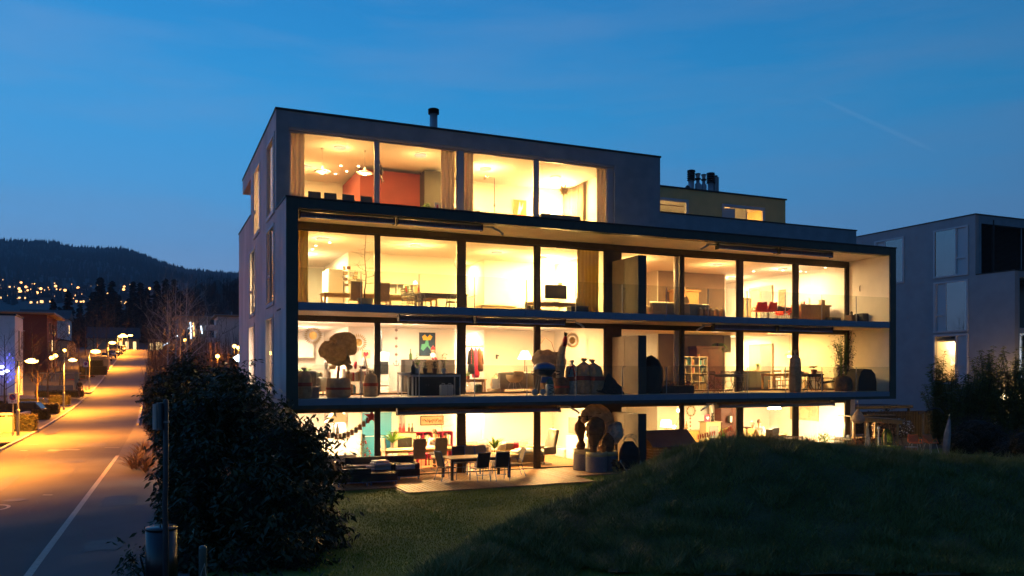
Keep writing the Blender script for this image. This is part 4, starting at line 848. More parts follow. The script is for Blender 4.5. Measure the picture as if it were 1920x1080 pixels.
for i, (a, b, c, d_) in enumerate(((646,502,5,7),(654,502,7,6),(648,512,8,6),(660,514,7,7),(666,520,8,6),(648,523,8,5),(655,528,5,7),(662,530,7,7),(668,512,6,5),(650,534,8,5),(672,526,6,6))):
    X_ = 7.22+.0; xx = XP(a, 33.12); picture('%s pinned photograph on the white partition, %s' % (['first','second','third','fourth','fifth','sixth','seventh','eighth','ninth','tenth','eleventh'][i], 'near its left edge' if a < 652 else 'towards the bare tree trunk' if a > 665 else 'in the middle of the group'), XP(a,33.12), 33.17, ZP(b, XP(a,33.12), 33.12), c*.023, d_*.023, 'dark' if i % 3 else 'grey', ['jute','walnut','beige','lgrey'][i % 4], name='photo_print', cat='photo', th=.012)
    list(bpy.data.objects)[-1]; 
for o in [q for q in SC.collection.objects if q.name.startswith('photo_print')]: o['group'] = 'photographs pinned on the partition'
table('pale wooden table by the pinned photographs', XP(668,30.4), 30.4, z, 2.6, .8, .74, tm='paper'); chair('highback', 'pale panel backed chair at the pinned photograph table, left of the trunk', XP(666,29.5), 29.5, z, 0, 'pale chairs at the long table', cm='beige'); chair('highback', 'pale chair at the long table just right of the first mullion', XP(717,29.6), 29.6, z, 0, 'pale chairs at the long table', cm='beige')
table('long narrow table behind the white resin chairs', XP(762,30.8), 30.8, z, 2.4, .8, .74, tm='paper')
t = T('table_lamp', 'round glowing lamp on the table beside the first mullion', 'lamp', (XP(721,30.6), 30.6, z+.74)); MB().lathe([(.08,0),(.08,.02),(.015,.04),(.015,.2)], 12).build('stand', M_['chrome'], t); MB().lathe([(.19,.2),(.2,.28),(.14,.4),(.02,.42)], 18).build('shade', G_LAMP, t, True); lamp('shade_light', 'POINT', (0,-.25,.35), 14, WARM, t, .1)
t = T('desk_lamp', 'thin angled desk lamp with lit head over the table', 'lamp', (XP(808,30.4), 30.4, z+.74)); MB().tube([(0,0,0),(0,0,.55),(-.62,0,.6)], .009, 6).build('arm', M_['white'], t); MB().lathe([(.08,0),(.08,.02)], 14).build('base', M_['white'], t); MB().lathe([(.09,-.1),(.04,0),(.01,.01)], 14, c=(-.64,0,.6)).build('head', G_LAMP, t, True)
# wall shelf with frames
X0s, X1s = XP(714,32.9), XP(789,32.9); t = shelf_unit('long white open wall shelf divided into five boxes', (X0s+X1s)/2, 33.0, z+1.03, X1s-X0s, .3, .47, 5, 1, 'white', name='wall_shelf', cat='shelf', books=False)
picture('green and red picture standing in the wall shelf', XP(762,32.75), 32.75, z+1.26, .26, .36, 'white', 'leaf', marks=[('red', [(-.3,-.3),(.1,-.35),(.2,.2),(-.1,.3)]), ('blue', [(-.05,0),(.3,.1),(.2,.35)])]); picture('dark portrait with red standing at the right of the wall shelf', XP(782,32.75), 32.75, z+1.26, .3, .36, 'lgrey', 'jute', marks=[('red', [(.05,-.2),(.35,-.2),(.3,.3),(.1,.3)])])
table('dark topped dining table near the second mullion', XP(826,29.3), 29.3, z, 1.9, .95, .75, tm='walnut', lm='grey', lw=.08)
chair('resin', 'leftmost white slatted armchair in the second bay', XP(769,28.75), 28.75, z, R(-80), 'white slatted armchairs'); chair('resin', 'second white slatted armchair, drawn up to the dark topped table', XP(782,28.7), 28.7, z, R(-75), 'white slatted armchairs'); chair('resin', 'white slatted armchair facing left by the second mullion', XP(850,28.7), 28.7, z, R(85), 'white slatted armchairs')
# kitchen
cabinet('white kitchen counter deep in the second floor flat', 5.3, 37.8, z, 2.3, .62, .92, 4, 'white'); t = T('cooker_hood', 'wide white cooker hood hanging over the kitchen counter', 'cooker hood', (5.2, 36.2, z+1.55)); MB().prism([(-.9,0),(.9,0),(.25,.3),(.25,1.1),(-.25,1.1),(-.25,.3)], -.35, .35).build('hood', M_['white'], t)
cabinet('tall white wall oven unit beside the partition', 6.95, 34.6, z, 1.3, .6, 2.1, 2, 'white', rz=R(-90)); MB
for px, Y in ((618,31.0),(592,32),(586,33)): downlight(XP(px,Y), Y, CZ['2'], 'second floor downlights', {618:'nearest',592:'middle',586:'farthest'}[px]+' small bright downlight in the second floor left ceiling')
# third bay: bench, boxes
cabinet('pale box bench with fabric front in the third second floor bay', XP(935,31.6), 31.9, z, 1.6, .7, .62, 2, 'beige'); cabinet('low pale box left of the fabric bench', XP(911,31.9), 32.3, z, .6, .6, .55, 1, 'paper')
t = T('wall_rail', 'dark coat rail with round hook on the corridor wall', 'rail', (13.28, 34.5, z+1.25)); MB().tube([(-.02,-.5,0),(-.02,.5,.0)], .015, 6).ell((-.04,0,-.02), (.02,.04,.04)).build('rail', M_['dark'], t)
table('low sideboard table with jars in the third second floor bay', XP(990,30.7), 30.7, z, 1.1, .5, .45, tm='dark')
for i, px in enumerate((987, 993, 999)): t = T('jar', ['left','middle','right'][i]+' dark glass jar on the low sideboard table', 'jar', (XP(px,30.6), 30.6, z+.45), 0, 'jars on the low table'); MB().lathe([(.06,0),(.06,.2),(.05,.22),(.055,.24)], 12).build('jar', M_['leafd'], t); MB().lathe([(.058,.24),(.058,.27)], 12).build('lid', M_['dark'], t)
# desk with monitor
table('desk with papers behind the upper balcony glass', XP(1040,29.6), 29.6, z, 2.3, .8, .62, tm='beige')
t = T('computer_monitor', 'large dark monitor seen from behind on the desk', 'monitor', (XP(1042,29.3), 29.3, z+.62)); MB().rbox((0,0,.43), (.98,.05,.56), .015).build('housing', M_['dark'], t); MB().lathe([(.14,0),(.14,.02),(.02,.03),(.02,.2)], 14, sy=.7).build('stand', M_['alu'], t)
t = T('floor_lamp', 'lit torchiere behind the monitor that whitens the wall', 'lamp', (XP(1048,32.4), 32.4, z)); MB().tube([(0,0,0),(0,0,1.75)], .015, 6).build('pole', M_['chrome'], t); MB().lathe([(.03,1.72),(.17,1.85),(.16,1.85),(.02,1.74)], 16).build('bowl', M_['white'], t, True); lamp('bowl_light', 'POINT', (0,-.1,1.98), 170*LK, WARM, t, .12)
t = T('twig_vase', 'dark vase with dry twigs beside the monitor', 'vase', (XP(1084,29.0), 29.0, z+.3)); MB().lathe([(.09,0),(.14,.15),(.1,.45),(.07,.5)], 14).build('vase', M_['dark'], t, True); bare(t, (0,0,.4), .75, 9, M_['bark'], 1, .5, .01, n0=9)
picture('pale poster leaning by the ochre curtain', XP(1093,31), 31.0, z+1.05, .55, .75, 'oak', 'paper', rz=R(-25))
t = T('storage_chest', 'dark low chest at the foot of the twig vase', 'chest', (XP(1083,28.4), 28.4, z)); MB().rbox((0,0,.2), (.8,.4,.36), .03).build('box', M_['dark'], t); MB().rbox((0,0,.4), (.83,.43,.04), .01).build('lid', M_['grey'], t)
# ================================================================ second floor, right flat
sofa('grey sofa heaped with pillows behind the upper right balcony', XP(1247,28.9), 28.9, z, 1.9, .95, R(0), 'beige', h=.7)
for i, (px, m) in enumerate(((1228,'white'),(1240,'cush'),(1252,'white'),(1262,'paper'))): t = T('pillow', ['white pillow at the left end of the grey sofa','lilac pillow second on the grey sofa','white pillow third on the grey sofa','cream pillow by the column on the grey sofa'][i], 'pillow', (XP(px,28.8), 28.75, z+.62), 0, 'pillows on the grey sofa'); MB().rbox((0,0,.05), (.42,.4,.14), .06, rx=R(20)).build('pillow', M_[m], t, True)
t = T('bench_bed', 'grey green upholstered block bed in front of the armoire', 'bed', (XP(1297,28.9), 28.9, z)); MB().rbox((0,0,.36), (1.25,.9,.7), .04).build('mattress', M_['leather'], t); MB().rbox((-.35,.1,.86), (.5,.14,.34), .05, ry=R(-25)).build('pillow', M_['paper'], t, True)
t = T('column', 'round steel column behind the upper right glass', 'column', (XP(1269,28.4), 28.4, z)); MB().lathe([(.13,0),(.13,2.73)], 20).build('shaft', M_['lgrey'], t, True)
t2 = T('column', 'round steel column behind the lower right glass', 'column', (XP(1269,28.4), 28.4, FZ['1'])); MB().lathe([(.13,0),(.13,2.68)], 20).build('shaft', M_['lgrey'], t2, True)
def armoire(label, x, y, z, w, d, h, m):
    t = cabinet(label, x, y, z, w, d, h, 2, m, name='wardrobe', cat='wardrobe', cornice=.06); MB().bx(-w/2-.05, w/2+.05, -d/2-.05, d/2, .0, .12).build('plinth', M_[m], t); return t
armoire('honey pine armoire with cornice against the taupe wall', XP(1286,32.7), 32.85, z, 1.3, .6, 1.75, 'pine')
t = T('dried_flowers', 'dried flowers standing on top of the pine armoire', 'flowers', (XP(1284,32.7), 32.8, z+1.81)); arc_leaves(26, .42, .02, rnd, 1.2).build('stems', M_['beige'], t); MB().lathe([(.07,0),(.09,.1),(.05,.16)], 10).build('vase', M_['white'], t)
t = T('wreath', 'round twig wreath hung on the pine armoire', 'wreath', (XP(1290,32.3), 32.5, z+.98)); MB().tube([(.12*math.cos(q*PI/8),0,.12*math.sin(q*PI/8)) for q in range(17)], .025, 6).build('ring', M_['bark'], t, True)
for i, px in enumerate((1313,1323,1333,1344,1354)):
    t = T('wooden_lantern', ['first','second','third','fourth','fifth'][i]+' square wooden post lantern from the left in the row by the glass', 'lantern', (XP(px,28.35), 28.35, z), 0, 'wooden post lanterns'); MB().rbox((0,0,.24), (.17,.17,.48), .01).build('post', M_['oak'], t); MB().ell((0,0,.52), (.05,.05,.05)).build('candle', G_LAMP if i < 0 else M_['paper'], t, True)
t = T('wall_speaker', 'small dark wall switch at the right end of the taupe wall', 'switch', (XP(1354,33.1), 33.19, z+.75)); MB().rbox((0,-.02,0), (.1,.03,.25), .01).build('plate', M_['dark'], t)
for px, Y in ((1413,31.5),(1468,30.6),(1512,30.6)): downlight(XP(px,Y), Y, CZ['2'], 'right flat downlights', {1413:'left',1468:'middle',1512:'right'}[px]+' small bright downlight over the red chairs')
# feature spots on the right hand wall
for yy in (29.0, 30.6):
    t = downlight(28.9, yy, CZ['2'], 'right flat wall spots', ('near' if yy < 30 else 'far')+' recessed spot throwing a cone of light on the right wall'); lamp('cone_light', 'SPOT', (28.75, yy, CZ['2']-.06), 210*LK, PALE, None, .03, rot=(0, R(28), 0), ang=58, blend=.35)
cabinet('long low grey cabinet behind the red chairs', 28.85, 31.6, z, 2.6, .55, .8, 4, 'leather', rz=R(-90))
f_ = T('glazed_door', 'framed glass door with shelf in the right hand wall', 'door', (29.2, 33.8, z)); MB().bx(-.03,.03,-.9,-.82,0,2.3).bx(-.03,.03,.82,.9,0,2.3).bx(-.03,.03,-.82,.82,2.22,2.3).bx(-.03,.03,-.05,.05,0,2.22).build('frame', M_['beige'], f_); MB().bx(-.015,.0,-.82,-.05,.02,2.22).build('pane', M_['leather'], f_); MB().bx(-.015,.0,.05,.82,.02,2.22).build('door_leaf', M_['paper'], f_)
fc = copy_tree(f_, (29.2, 33.8, FZ['1']), label='framed glass door with a dark pane on the floor below')
picture('tall narrow cream picture on the right wall', 29.2, 32.2, z+1.35, .5, 1.3, 'oak', 'jute', rz=R(-90)); picture('empty wooden frame leaning on the low cabinet', XP(1401,32.5), 32.5, z+1.05, .5, .95, 'oak', 'paper')
table('round legged dark dining table among the red chairs', XP(1462,29.4), 29.4, z, 2.2, .9, .78, tm='dark', lw=.05)
for i, (px, Y, rz) in enumerate(((1424,28.75,-12),(1443,28.6,6),(1466,30.1,175),(1480,28.8,70),(1490,29.9,190))): chair('shell', ['leftmost red plastic shell chair, its back to the glass','second red shell chair, largest and nearest the glass','red shell chair on the far side of the table, left','red shell chair side on at the right end of the table','red shell chair on the far side of the table, by the sideboard'][i], XP(px,Y), Y, z, R(rz), 'red shell chairs at the upper dining table', sc=1.12)
t = T('fruit_bowl', 'dark bowl of fruit on the red chairs table', 'bowl', (XP(1458,29.4), 29.4, z+.78)); MB().lathe([(.05,0),(.2,.06),(.19,.07),(.05,.02)], 18).build('bowl', M_['dark'], t, True); mb = MB(); [mb.ell((.07*math.cos(q),.07*math.sin(q),.09), (.04,.04,.04), 8, 6) for q in (0,1.6,3.1,4.7)]; mb.build('fruit', M_['orange'], t, True)
cabinet('big pine sideboard with panelled doors under the spotlights', XP(1526,28.9), 29.1, z, 1.75, .6, .9, 3, 'pine', cornice=.03)
for i, (px, m, h_) in enumerate(((1503,'lgrey',.14),(1508,'red',.16),(1517,'white',.3))): t = T('candle', ['grey','red','tall white'][i]+' candle on the pine sideboard', 'candle', (XP(px,29), 29.0, z+.93)); MB().lathe([(.04,0),(.04,h_)], 12).build('wax', M_[m], t); MB().tube([(0,0,h_),(0,0,h_+.02)], .004, 4).build('wick', M_['dark'], t)
t = T('wooden_box', 'small wooden crate on the right end of the pine sideboard', 'box', (XP(1541,29), 29.0, z+.93)); MB().bx(-.1,.1,-.1,.1,0,.24).build('body', M_['oak'], t); MB().bx(-.11,.11,-.11,.11,.241,.26).build('lid', M_['walnut'], t)
t = T('storage_box', 'grey green fabric box on the floor right of the pine sideboard', 'box', (XP(1562,28.6), 28.6, z)); MB().rbox((0,0,.16), (.6,.4,.3), .03).build('body', M_['leather'], t); MB().rbox((0,0,.33), (.62,.42,.03), .01).build('lid', M_['leafd'], t)
t = T('balcony_box', 'dark square planter box at the right end of the upper balcony', 'planter', (XP(1621,27.0), 27.0, zb)); MB().rbox((0,0,.22), (.75,.5,.44), .02).build('body', M_['dark'], t); MB().bx(-.34,.34,-.22,.22,.441,.45).build('soil', M_['bark'], t)
t = T('balcony_box', 'small dark planter with a stub, left of the square one', 'planter', (XP(1603,27.0), 27.2, zb)); MB().rbox((0,0,.19), (.4,.4,.38), .02).build('body', M_['walnut'], t); MB().lathe([(.05,.38),(.06,.5),(.02,.55)], 10).build('stub', M_['bark'], t)
t = T('wall_lantern', 'tiny wall hook on the right side wall of the upper balcony', 'hook', (29.19, 27.2, zb+1.6)); MB().tube([(0,0,.12),(-.05,0,.1),(-.05,0,-.08),(-.02,0,-.12)], .02, 6).build('hook', M_['beige'], t)
# ================================================================ first floor, left flat
z = FZ['1']; zb = 2.9
disc_rosette('big cream paper rosette hanging at the left of the first floor', XP(587,28.7), 28.7, ZP(629, XP(587,28.7), 28.7), .34); disc_rosette('second cream paper rosette hanging behind the wrapped tree', XP(672,29.4), 29.4, ZP(642, XP(672,29.4), 29.4), .34)
sack('jute sack with red stripe in the left corner of the lower balcony', XP(570,26.0), 26.0, zb, .24, .95, seed=1, group='jute wrapped pots'); t = T('crate', 'low grey fleece crate beside the corner sack', 'crate', (XP(588,26.4), 26.4, zb)); MB().rbox((0,0,.17), (.32,.3,.34), .02).build('body', M_['leather'], t); MB().rbox((0,0,.35), (.34,.32,.02), .008).build('lid', M_['grey'], t)
chair('club', 'grey armchair behind the corner sack', XP(582,28.7), 28.7, z, R(-30), cm='leather'); potplant('big arching green plant at the left of the first floor', XP(572,29.6), 29.6, z+.3, .2, .35, 70, .8, .028, up=1.1)
x = XP(635,26.6); t = sack('broad jute wrapped tub with red stripe, carrying the wrapped tree', x, 26.6, zb, .38, .62, tie=False, seed=5)
t = T('wrapped_tree', 'small tree whose crown is wrapped in translucent fleece in the broad jute tub', 'tree', (x, 26.6, zb+.6)); MB().tube([(-.03,0,0),(0,0,.4),(.03,0,.6),(.02,0,.9)], [.05,.045,.045,.03], 8).build('trunk', M_['terra'], t, True)
mb = MB(); foldtube(mb, [(-.60,0,.74),(-.44,0,.84),(-.10,0,.90),(.22,0,1.06),(.56,0,.84)], [.05,.30,.46,.50,.06], 3, 40, 34, .07); foldtube(mb, [(.2,-.1,.62),(.26,-.14,.45),(.36,-.12,.34)], [.14,.08,.12], 4, 16, 8); mb.build('crown_wrap', mat('brown_fleece', (.60,.46,.27), .8, col2=(.20,.14,.08), vs=9, bump=.9, bs=14, trans=.5), t, True)
sack('jute sack with red stripe and a dagger shaped stick beside the first mullion', XP(695,27.0), 27.0, zb, .23, .88, seed=8, group='jute wrapped pots')
t = T('garden_stick', 'curved wooden stick standing behind the mullion sack', 'stick', (XP(689,27.2), 27.25, zb+.5)); MB().tube([(0,0,0),(.0,0,.45),(-.05,0,.75),(-.14,0,.95)], .02, 6).tube([(-.1,0,.42),(.1,0,.46)], .012, 5).build('stick', M_['oak'], t)
shelf_unit('white open sideboard with bowls and baskets in the first floor kitchen', XP(645,29.9), 29.9, z, 2.5, .45, .95, 4, 2, 'white', back=False, books=True, name='open_sideboard', cat='sideboard')
for i, (px, m, r_, h_) in enumerate(((612,'lgrey',.07,.3),(624,'oak',.14,.12),(656,'orange',.1,.12),(667,'red',.07,.26),(682,'walnut',.16,.1),(684,'lgrey',.05,.45))): t = T('bowl', ['grey bottle','oak bowl','orange bowl','red jug','brown basket bowl','slim grey cake stand'][i]+' on the white open sideboard', 'kitchenware', (XP(px,29.8), 29.85, z+.95)); MB().lathe([(r_*.6,0),(r_,h_*.6),(r_*.8,h_),(.01,h_)], 14).build('vessel', M_[m], t, True); MB().lathe([(r_*.82,h_),(r_*.84,h_+.012)], 14).build('rim', M_['white'], t)
picture('white card with a red heart hung above the sideboard', XP(686,31.5), 31.5, ZP(664, XP(686,31.5), 31.5), .34, .34, 'paper', 'paper', marks=[('redheart' if 0 else 'red', [(0,-.32),(.3,.0),(.28,.2),(.14,.26),(0,.12),(-.14,.26),(-.28,.2),(-.3,0)])])
cabinet('white kitchen wall cupboards at the back of the first floor', 5.4, 37.9, z+1.5, 2.6, .4, .8, 5, 'white', name='wall_cabinet', cat='cabinet'); cabinet('white kitchen counter at the back of the first floor', 5.4, 37.8, z, 2.6, .6, .92, 5, 'white')
t = T('wood_stove', 'pale tall wood stove with steel pipe right of the first mullion', 'stove', (XP(716,31.8), 31.8, z)); MB().rbox((0,0,.95), (.5,.45,1.9*.72), .04).build('body', M_['lgrey'], t); MB().bx(-.2,.2,-.235,-.226,.75,1.25).build('window', M_['screen'], t); MB().tube([(-.05,0,1.6),(-.05,0,2.4),(-.1,0,2.55),(-.3,0,2.6)], .07, 12).build('pipe', M_['galv'], t, True); MB().rbox((0,0,.13), (.44,.4,.26), .02).build('plinth', M_['white'], t)
t = T('anchor_garland', 'vertical garland of four dark discs and an anchor on the first floor wall', 'decoration', (XP(743,32), 32.0, z+1.2))
for k in range(4): MB().lathe([(.06,-.01),(.06,.01)], 14, c=(0,0,.34+.33*k), axis='y').build('disc', M_['walnut'], t); 
MB().tube([(0,0,-.12),(0,0,.12)], .012, 5).tube([(-.12,0,.0),(-.08,0,-.09),(0,0,-.12),(.08,0,-.09),(.12,0,.0)], .014, 5).tube([(-.06,0,.07),(.06,0,.07)], .01, 5).build('anchor', M_['red'], t)
MB().tube([(0,.012,.12),(0,.012,1.5)], .004, 4).build('string', M_['dark'], t)
P_ = (XP(802,33.1), 33.17, ZP(645.5, XP(802,33.1), 33.1)); picture('dark blue painting of a yellow and green plant on the first floor wall', *P_, .72, 1.0, 'dark', 'paintblue', marks=[('paintyellow', [(-.25,.18),(.2,.18),(.32,.33),(.15,.42),(0,.3),(-.15,.42),(-.32,.33)]), ('leafy', [(-.08,.18),(.05,.18),(.1,-.05),(.35,-.25),(.28,-.32),(0,-.08),(-.25,-.28),(-.4,-.2),(-.35,0),(-.15,.02)])])
t = T('plush_figure', 'small red and white plush figure sitting on the cabinet under the painting', 'toy', (XP(812,32.6), 32.6, z+1.35)); MB().ell((0,0,.15),(.14,.1,.16)).build('body', M_['white'], t, True); MB().ell((0,0,.38),(.1,.09,.1)).build('head', mat('skin_tone', (.50,.27,.17), .55), t, True); MB().lathe([(.11,.42),(.08,.5),(.01,.6)], 12).build('hat', M_['red'], t, True)
for s in (-1,1): MB().tube([(s*.06,-.05,.08),(s*.08,-.2,.03)], .04, 8).build('leg', M_['red'], t, True)
cabinet('long dark cabinet under the painting in the first floor', XP(803,32.7), 32.7, z, 2.2, .5, 1.35, 4, 'dark')
lamp('cabinet_light', 'POINT', (XP(805,32.3), 32.2, z+1.65), 16, PALE, None, .05)
t = T('bottle', 'green glass bottle at the left end of the dark cabinet', 'bottle', (XP(770,32.6), 32.6, z+1.35)); MB().lathe([(.06,0),(.06,.2),(.02,.3),(.02,.4)], 12).build('body', M_['leaf'], t, True); MB().lathe([(.022,.4),(.022,.44)], 8).build('cap', M_['walnut'], t)
table('narrow black table with plants on the lower balcony', (XP(776,26.7)+XP(853,26.7))/2, 26.75, zb, 1.75, .6, .78, tm='dark', lm='lgrey', lw=.035, inset=.01)
table('small glass topped side table left of the black table', XP(763,27.0), 27.0, zb, .55, .5, .82, tm='lgrey', lw=.03, inset=.01)
for i, (px, kind) in enumerate(((775,'b'),(782,'g'),(797,'d'),(815,'d2'),(832,'g2'))):
    xx = XP(px,26.75)
    if kind == 'b': t = T('lantern', 'dark bottle lantern on the black balcony table', 'lantern', (xx,26.75,zb+.78)); MB().lathe([(.07,0),(.08,.2),(.03,.3),(.03,.42)], 12).build('body', M_['dark'], t, True); MB().lathe([(.035,.42),(.035,.45)], 8).build('cap', M_['alu'], t)
    else: leafy(['','grassy plant in a grey pot left on the black balcony table','dark leafed plant in a brown pot on the black balcony table','dark plant before the cream cushion on the black balcony table','tall rosemary in a grey pot right on the black balcony table'][i], xx, 26.75, zb+.78, .09, .17, (.13,.12,.16 if 'd' in kind else .3), 90, .06, pm='lgrey' if 'g' in kind else 'walnut', lm='leafd' if 'd' in kind else 'leaf', seed=i)
t = T('cushion', 'cream cushion standing behind the plants on the balcony table', 'cushion', (XP(812,27.4), 27.5, zb+.8)); MB().rbox((0,0,.22), (.46,.12,.46), .06).build('pad', M_['paper'], t, True)
cabinet('dark glass fronted chest behind the black balcony table', XP(815,27.5), 27.55, zb, 1.9, .3, .74, 3, 'screen')
for i, px in enumerate((831, 843)): t = T('bucket', ['left','right'][i]+' white plastic canister under the black balcony table', 'canister', (XP(px,26.7), 26.7, zb), 0, 'white canisters under the table'); MB().rbox((0,0,.2), (.24,.2,.38), .04).build('body', M_['lgrey'], t, True); MB().tube([(-.05,0,.38),(-.05,0,.43),(.05,0,.43),(.05,0,.38)], .012, 6).build('handle', M_['lgrey'], t)
# hall bay
t = T('coat_rack', 'wall rack with a pink and two dark coats in the third first floor bay', 'coat rack', (XP(890,31.2), 31.2, z+1.85)); MB().bx(-.4,.4,-.02,.02,0,.08).build('rail', M_['oak'], t)
for i, (dx, m, h_) in enumerate(((-.17,'black',1.1),(.0,'pink',1.25),(.17,'walnut',1.0))): mb = MB(); mb.lathe([(.14,-h_),(.18,-h_*.9),(.13,-h_*.5),(.11,-.2),(.05,-.04),(.01,0)], 14, c=(dx,-.1,0), sy=.6); mb.tube([(dx-.1,-.1,-.15),(dx-.16,-.12,-.7)], .045, 6).tube([(dx+.1,-.1,-.15),(dx+.15,-.12,-.7)], .045, 6); mb.build('coat', M_[m], t, True)
t = T('bead_string', 'string of small dark beads hanging left of the coats', 'decoration', (XP(884,30.6), 30.6, z+2.0)); mb = MB(); [mb.ell((0,0,-.09*k),(.022,.022,.03),6,4) for k in range(10)]; mb.build('beads', M_['red'], t)
table('low wooden bench with shoes in the third first floor bay', XP(888,30.2), 30.2, z, 1.0, .4, .55, tm='oak', cat='bench', name='bench')
leafy('leafy plant on the low wooden bench', XP(877,30.1), 30.1, z+.55, .09, .12, (.14,.14,.1), 70, .08, seed=6)
t = T('demijohn', 'clear round glass bottle under the bench', 'bottle', (XP(879,29.4), 29.4, z)); MB().lathe([(.12,0),(.16,.14),(.12,.28),(.04,.36),(.04,.42)], 16).build('body', BG, t, True); MB().lathe([(.042,.42),(.045,.45)], 10).build('cork', M_['oak'], t)
t = T('schoolbag', 'dark green satchel leaning under the bench', 'bag', (XP(897,29.5), 29.5, z)); MB().rbox((0,0,.18), (.3,.16,.36), .07).build('body', M_['leafd'], t, True); MB().tube([(-.08,-.08,.3),(0,-.1,.36),(.08,-.08,.3)], .01, 5).build('strap', M_['dark'], t)
t = T('intercom', 'small dark intercom on the first floor wall', 'intercom', (XP(932,33.1), 33.17, ZP(669, XP(932,33.1), 33.1))); MB().rbox((0,-.02,0), (.09,.03,.2), .01).build('panel', M_['dark'], t); MB().rbox((.07,-.02,.05), (.1,.03,.06), .01).build('handset', M_['dark'], t)
t = T('nesting_basket', 'round cream wicker basket heap beside the grey armchair', 'basket', (XP(930,31.2), 31.2, z)); MB().lathe([(.36,0),(.38,.12),(.34,.14),(.2,.14),(.24,.3),(.18,.6),(.1,.66),(.01,.67)], 18).build('basket', M_['paper'], t, True); MB().tube([(-.12,0,.6),(0,0,.78),(.12,0,.6)], .015, 6).build('handle', M_['oak'], t)
sofa('grey leather loveseat behind the cream shell chair', XP(964,30.8), 30.8, z, 1.7, .85, 0, 'leather', h=.95); chair('bucket', 'cream bucket chair with wire legs in front of the grey loveseat', XP(965,29.4), 29.4, z, R(10), sc=1.15)
t = T('floor_lamp', 'reading lamp with a bright conical shade above the grey loveseat', 'lamp', (XP(984,31.2), 31.2, z)); MB().lathe([(.15,0),(.15,.02),(.02,.04)], 16).build('base', M_['walnut'], t); MB().tube([(0,0,.03),(0,0,1.4)], .014, 6).build('pole', M_['walnut'], t); MB().lathe([(.31,1.38),(.14,1.72),(.13,1.72),(.3,1.38)], 20).build('shade', emit('cone_shade_glow', (1,.80,.5), 7), t, True); lamp('shade_light', 'POINT', (0,-.3,1.3), 30, WARM, t, .1)
# kettle grill and wrapped plants
x = XP(1021,26.1); t = T('gas_grill', 'domed grey gas grill on a wheeled black cart on the lower balcony', 'grill', (x, 26.1, zb))
MB().lathe([(.43,0),(.42,.07),(.36,.16),(.22,.23),(.02,.26)], 22, c=(0,0,.92), sy=.7).build('lid', M_['awnbar'], t, True); MB().lathe([(.1,-.26),(.28,-.2),(.42,-.04),(.43,.0)], 22, c=(0,0,.915), sy=.7).build('bowl', M_['dark'], t, True)
for s in (-1, 1): MB().tube([(s*.22,-.1,.7),(s*.34,-.1,.02)], .03, 6).tube([(s*.22,.12,.7),(s*.34,.15,.02)], .03, 6).build('leg', M_['dark'], t); MB().tube([(s*.4,-.1,.86),(s*.56,-.12,.84),(s*.56,-.12,.76),(s*.42,-.1,.72)], .02, 6).build('side_handle', M_['dark'], t)
for s in (-1, 1): MB().lathe([(.11,-.03),(.12,0),(.11,.03)], 16, c=(-.5+.32*(s > 0)-.02,-.28,.12), axis='y').build('wheel', M_['lgrey'], t, True)
MB().tube([(-.55,-.25,.12),(-.42,-.25,.5),(-.3,-.2,.62)], .02, 6).build('trolley_bar', M_['dark'], t)
MB().prism([(-.2,.66),(.2,.66),(.26,.45),(-.26,.45)], -.2, -.18).build('apron', M_['awnbar'], t)
t = T('gas_bottle', 'patterned white and green gas bottle in front of the grill', 'gas bottle', (x+.08, 25.85, zb)); MB().lathe([(.13,0),(.15,.05),(.15,.36),(.13,.40)], 16).build('cylinder', M_['lgrey'], t, True); MB().lathe([(.14,.40),(.12,.52),(.05,.56),(.05,.6)], 14).build('shoulder', mat('teal_paint', (.05,.2,.17), .4), t, True)
for k in range(4): MB().box((0,-.155,.08+.08*k), (.2,.006,.02), ry=R(20 if k % 2 else -20)).build('printed_stripe', M_['dark'], t)
x = XP(1052,26.7); sack('broad dark pot wrap behind the grill that carries the tall wrapped stem', x, 26.8, zb, .34, .62, 'jdark', tie=False, seed=12)
t = T('wrapped_yucca', 'tall jute wrapped yucca leaning right with a dark tuft and red ribbon', 'plant', (x, 26.8, zb+.6)); mb = MB(); foldtube(mb, [(0,0,0),(.02,0,.5),(.08,0,.95),(.2,0,1.35)], [.15,.16,.14,.08], 22, 24, 26, .06); mb.build('stem_wrap', M_['jute'], t, True)
MB().tube([(.16,-.1,1.18),(.2,-.02,1.38),(.24,-.02,1.55)], [.09,.1,.06], 10).build('ribbon', M_['red'], t, True); o = arc_leaves(12, .4, .03, rnd, 1.3, None, 1.5).build('leaf_tuft', M_['leafd'], t); o.location = (.24,0,.02)
t = T('fleece_wrapped_shrub', 'wide fleece wrapped shrub crown behind the gas grill', 'plant', (XP(1030,27.2), 27.25, zb+.5)); mb = MB(); foldtube(mb, [(-.55,0,.55),(-.4,0,.68),(0,0,.72),(.38,0,.6),(.6,0,.35)], [.1,.36,.42,.36,.06], 21); mb.build('fleece', M_['jute'], t, True); MB().lathe([(.3,-.5),(.34,.2),(.3,.3)], 16).build('pot', M_['jdark'], t, True)
sack('pale jute sack with a red bow, first of the three right of the grill', XP(1072,26.9), 26.9, zb, .24, 1.25, 'fleece', seed=14, group='three tall sacks on the lower balcony'); sack('bulging jute sack in the middle of the three right of the grill', XP(1092,26.8), 26.7, zb, .29, 1.32, seed=17, group='three tall sacks on the lower balcony'); sack('leaning jute sack at the right of the three, nearest the locker', XP(1117,26.6), 26.5, zb, .30, 1.28, seed=20, lean=-.22, group='three tall sacks on the lower balcony')
t = T('red_bow', 'red ribbon bow on the pale jute sack', 'ribbon', (XP(1073,26.6), 26.62, zb+1.05)); MB().tube([(-.12,0,-.3),(-.06,0,-.05),(0,0,0),(.07,0,-.08),(.12,0,-.4)], [.03,.03,.05,.03,.03], 6).build('ribbon', M_['red'], t, True)
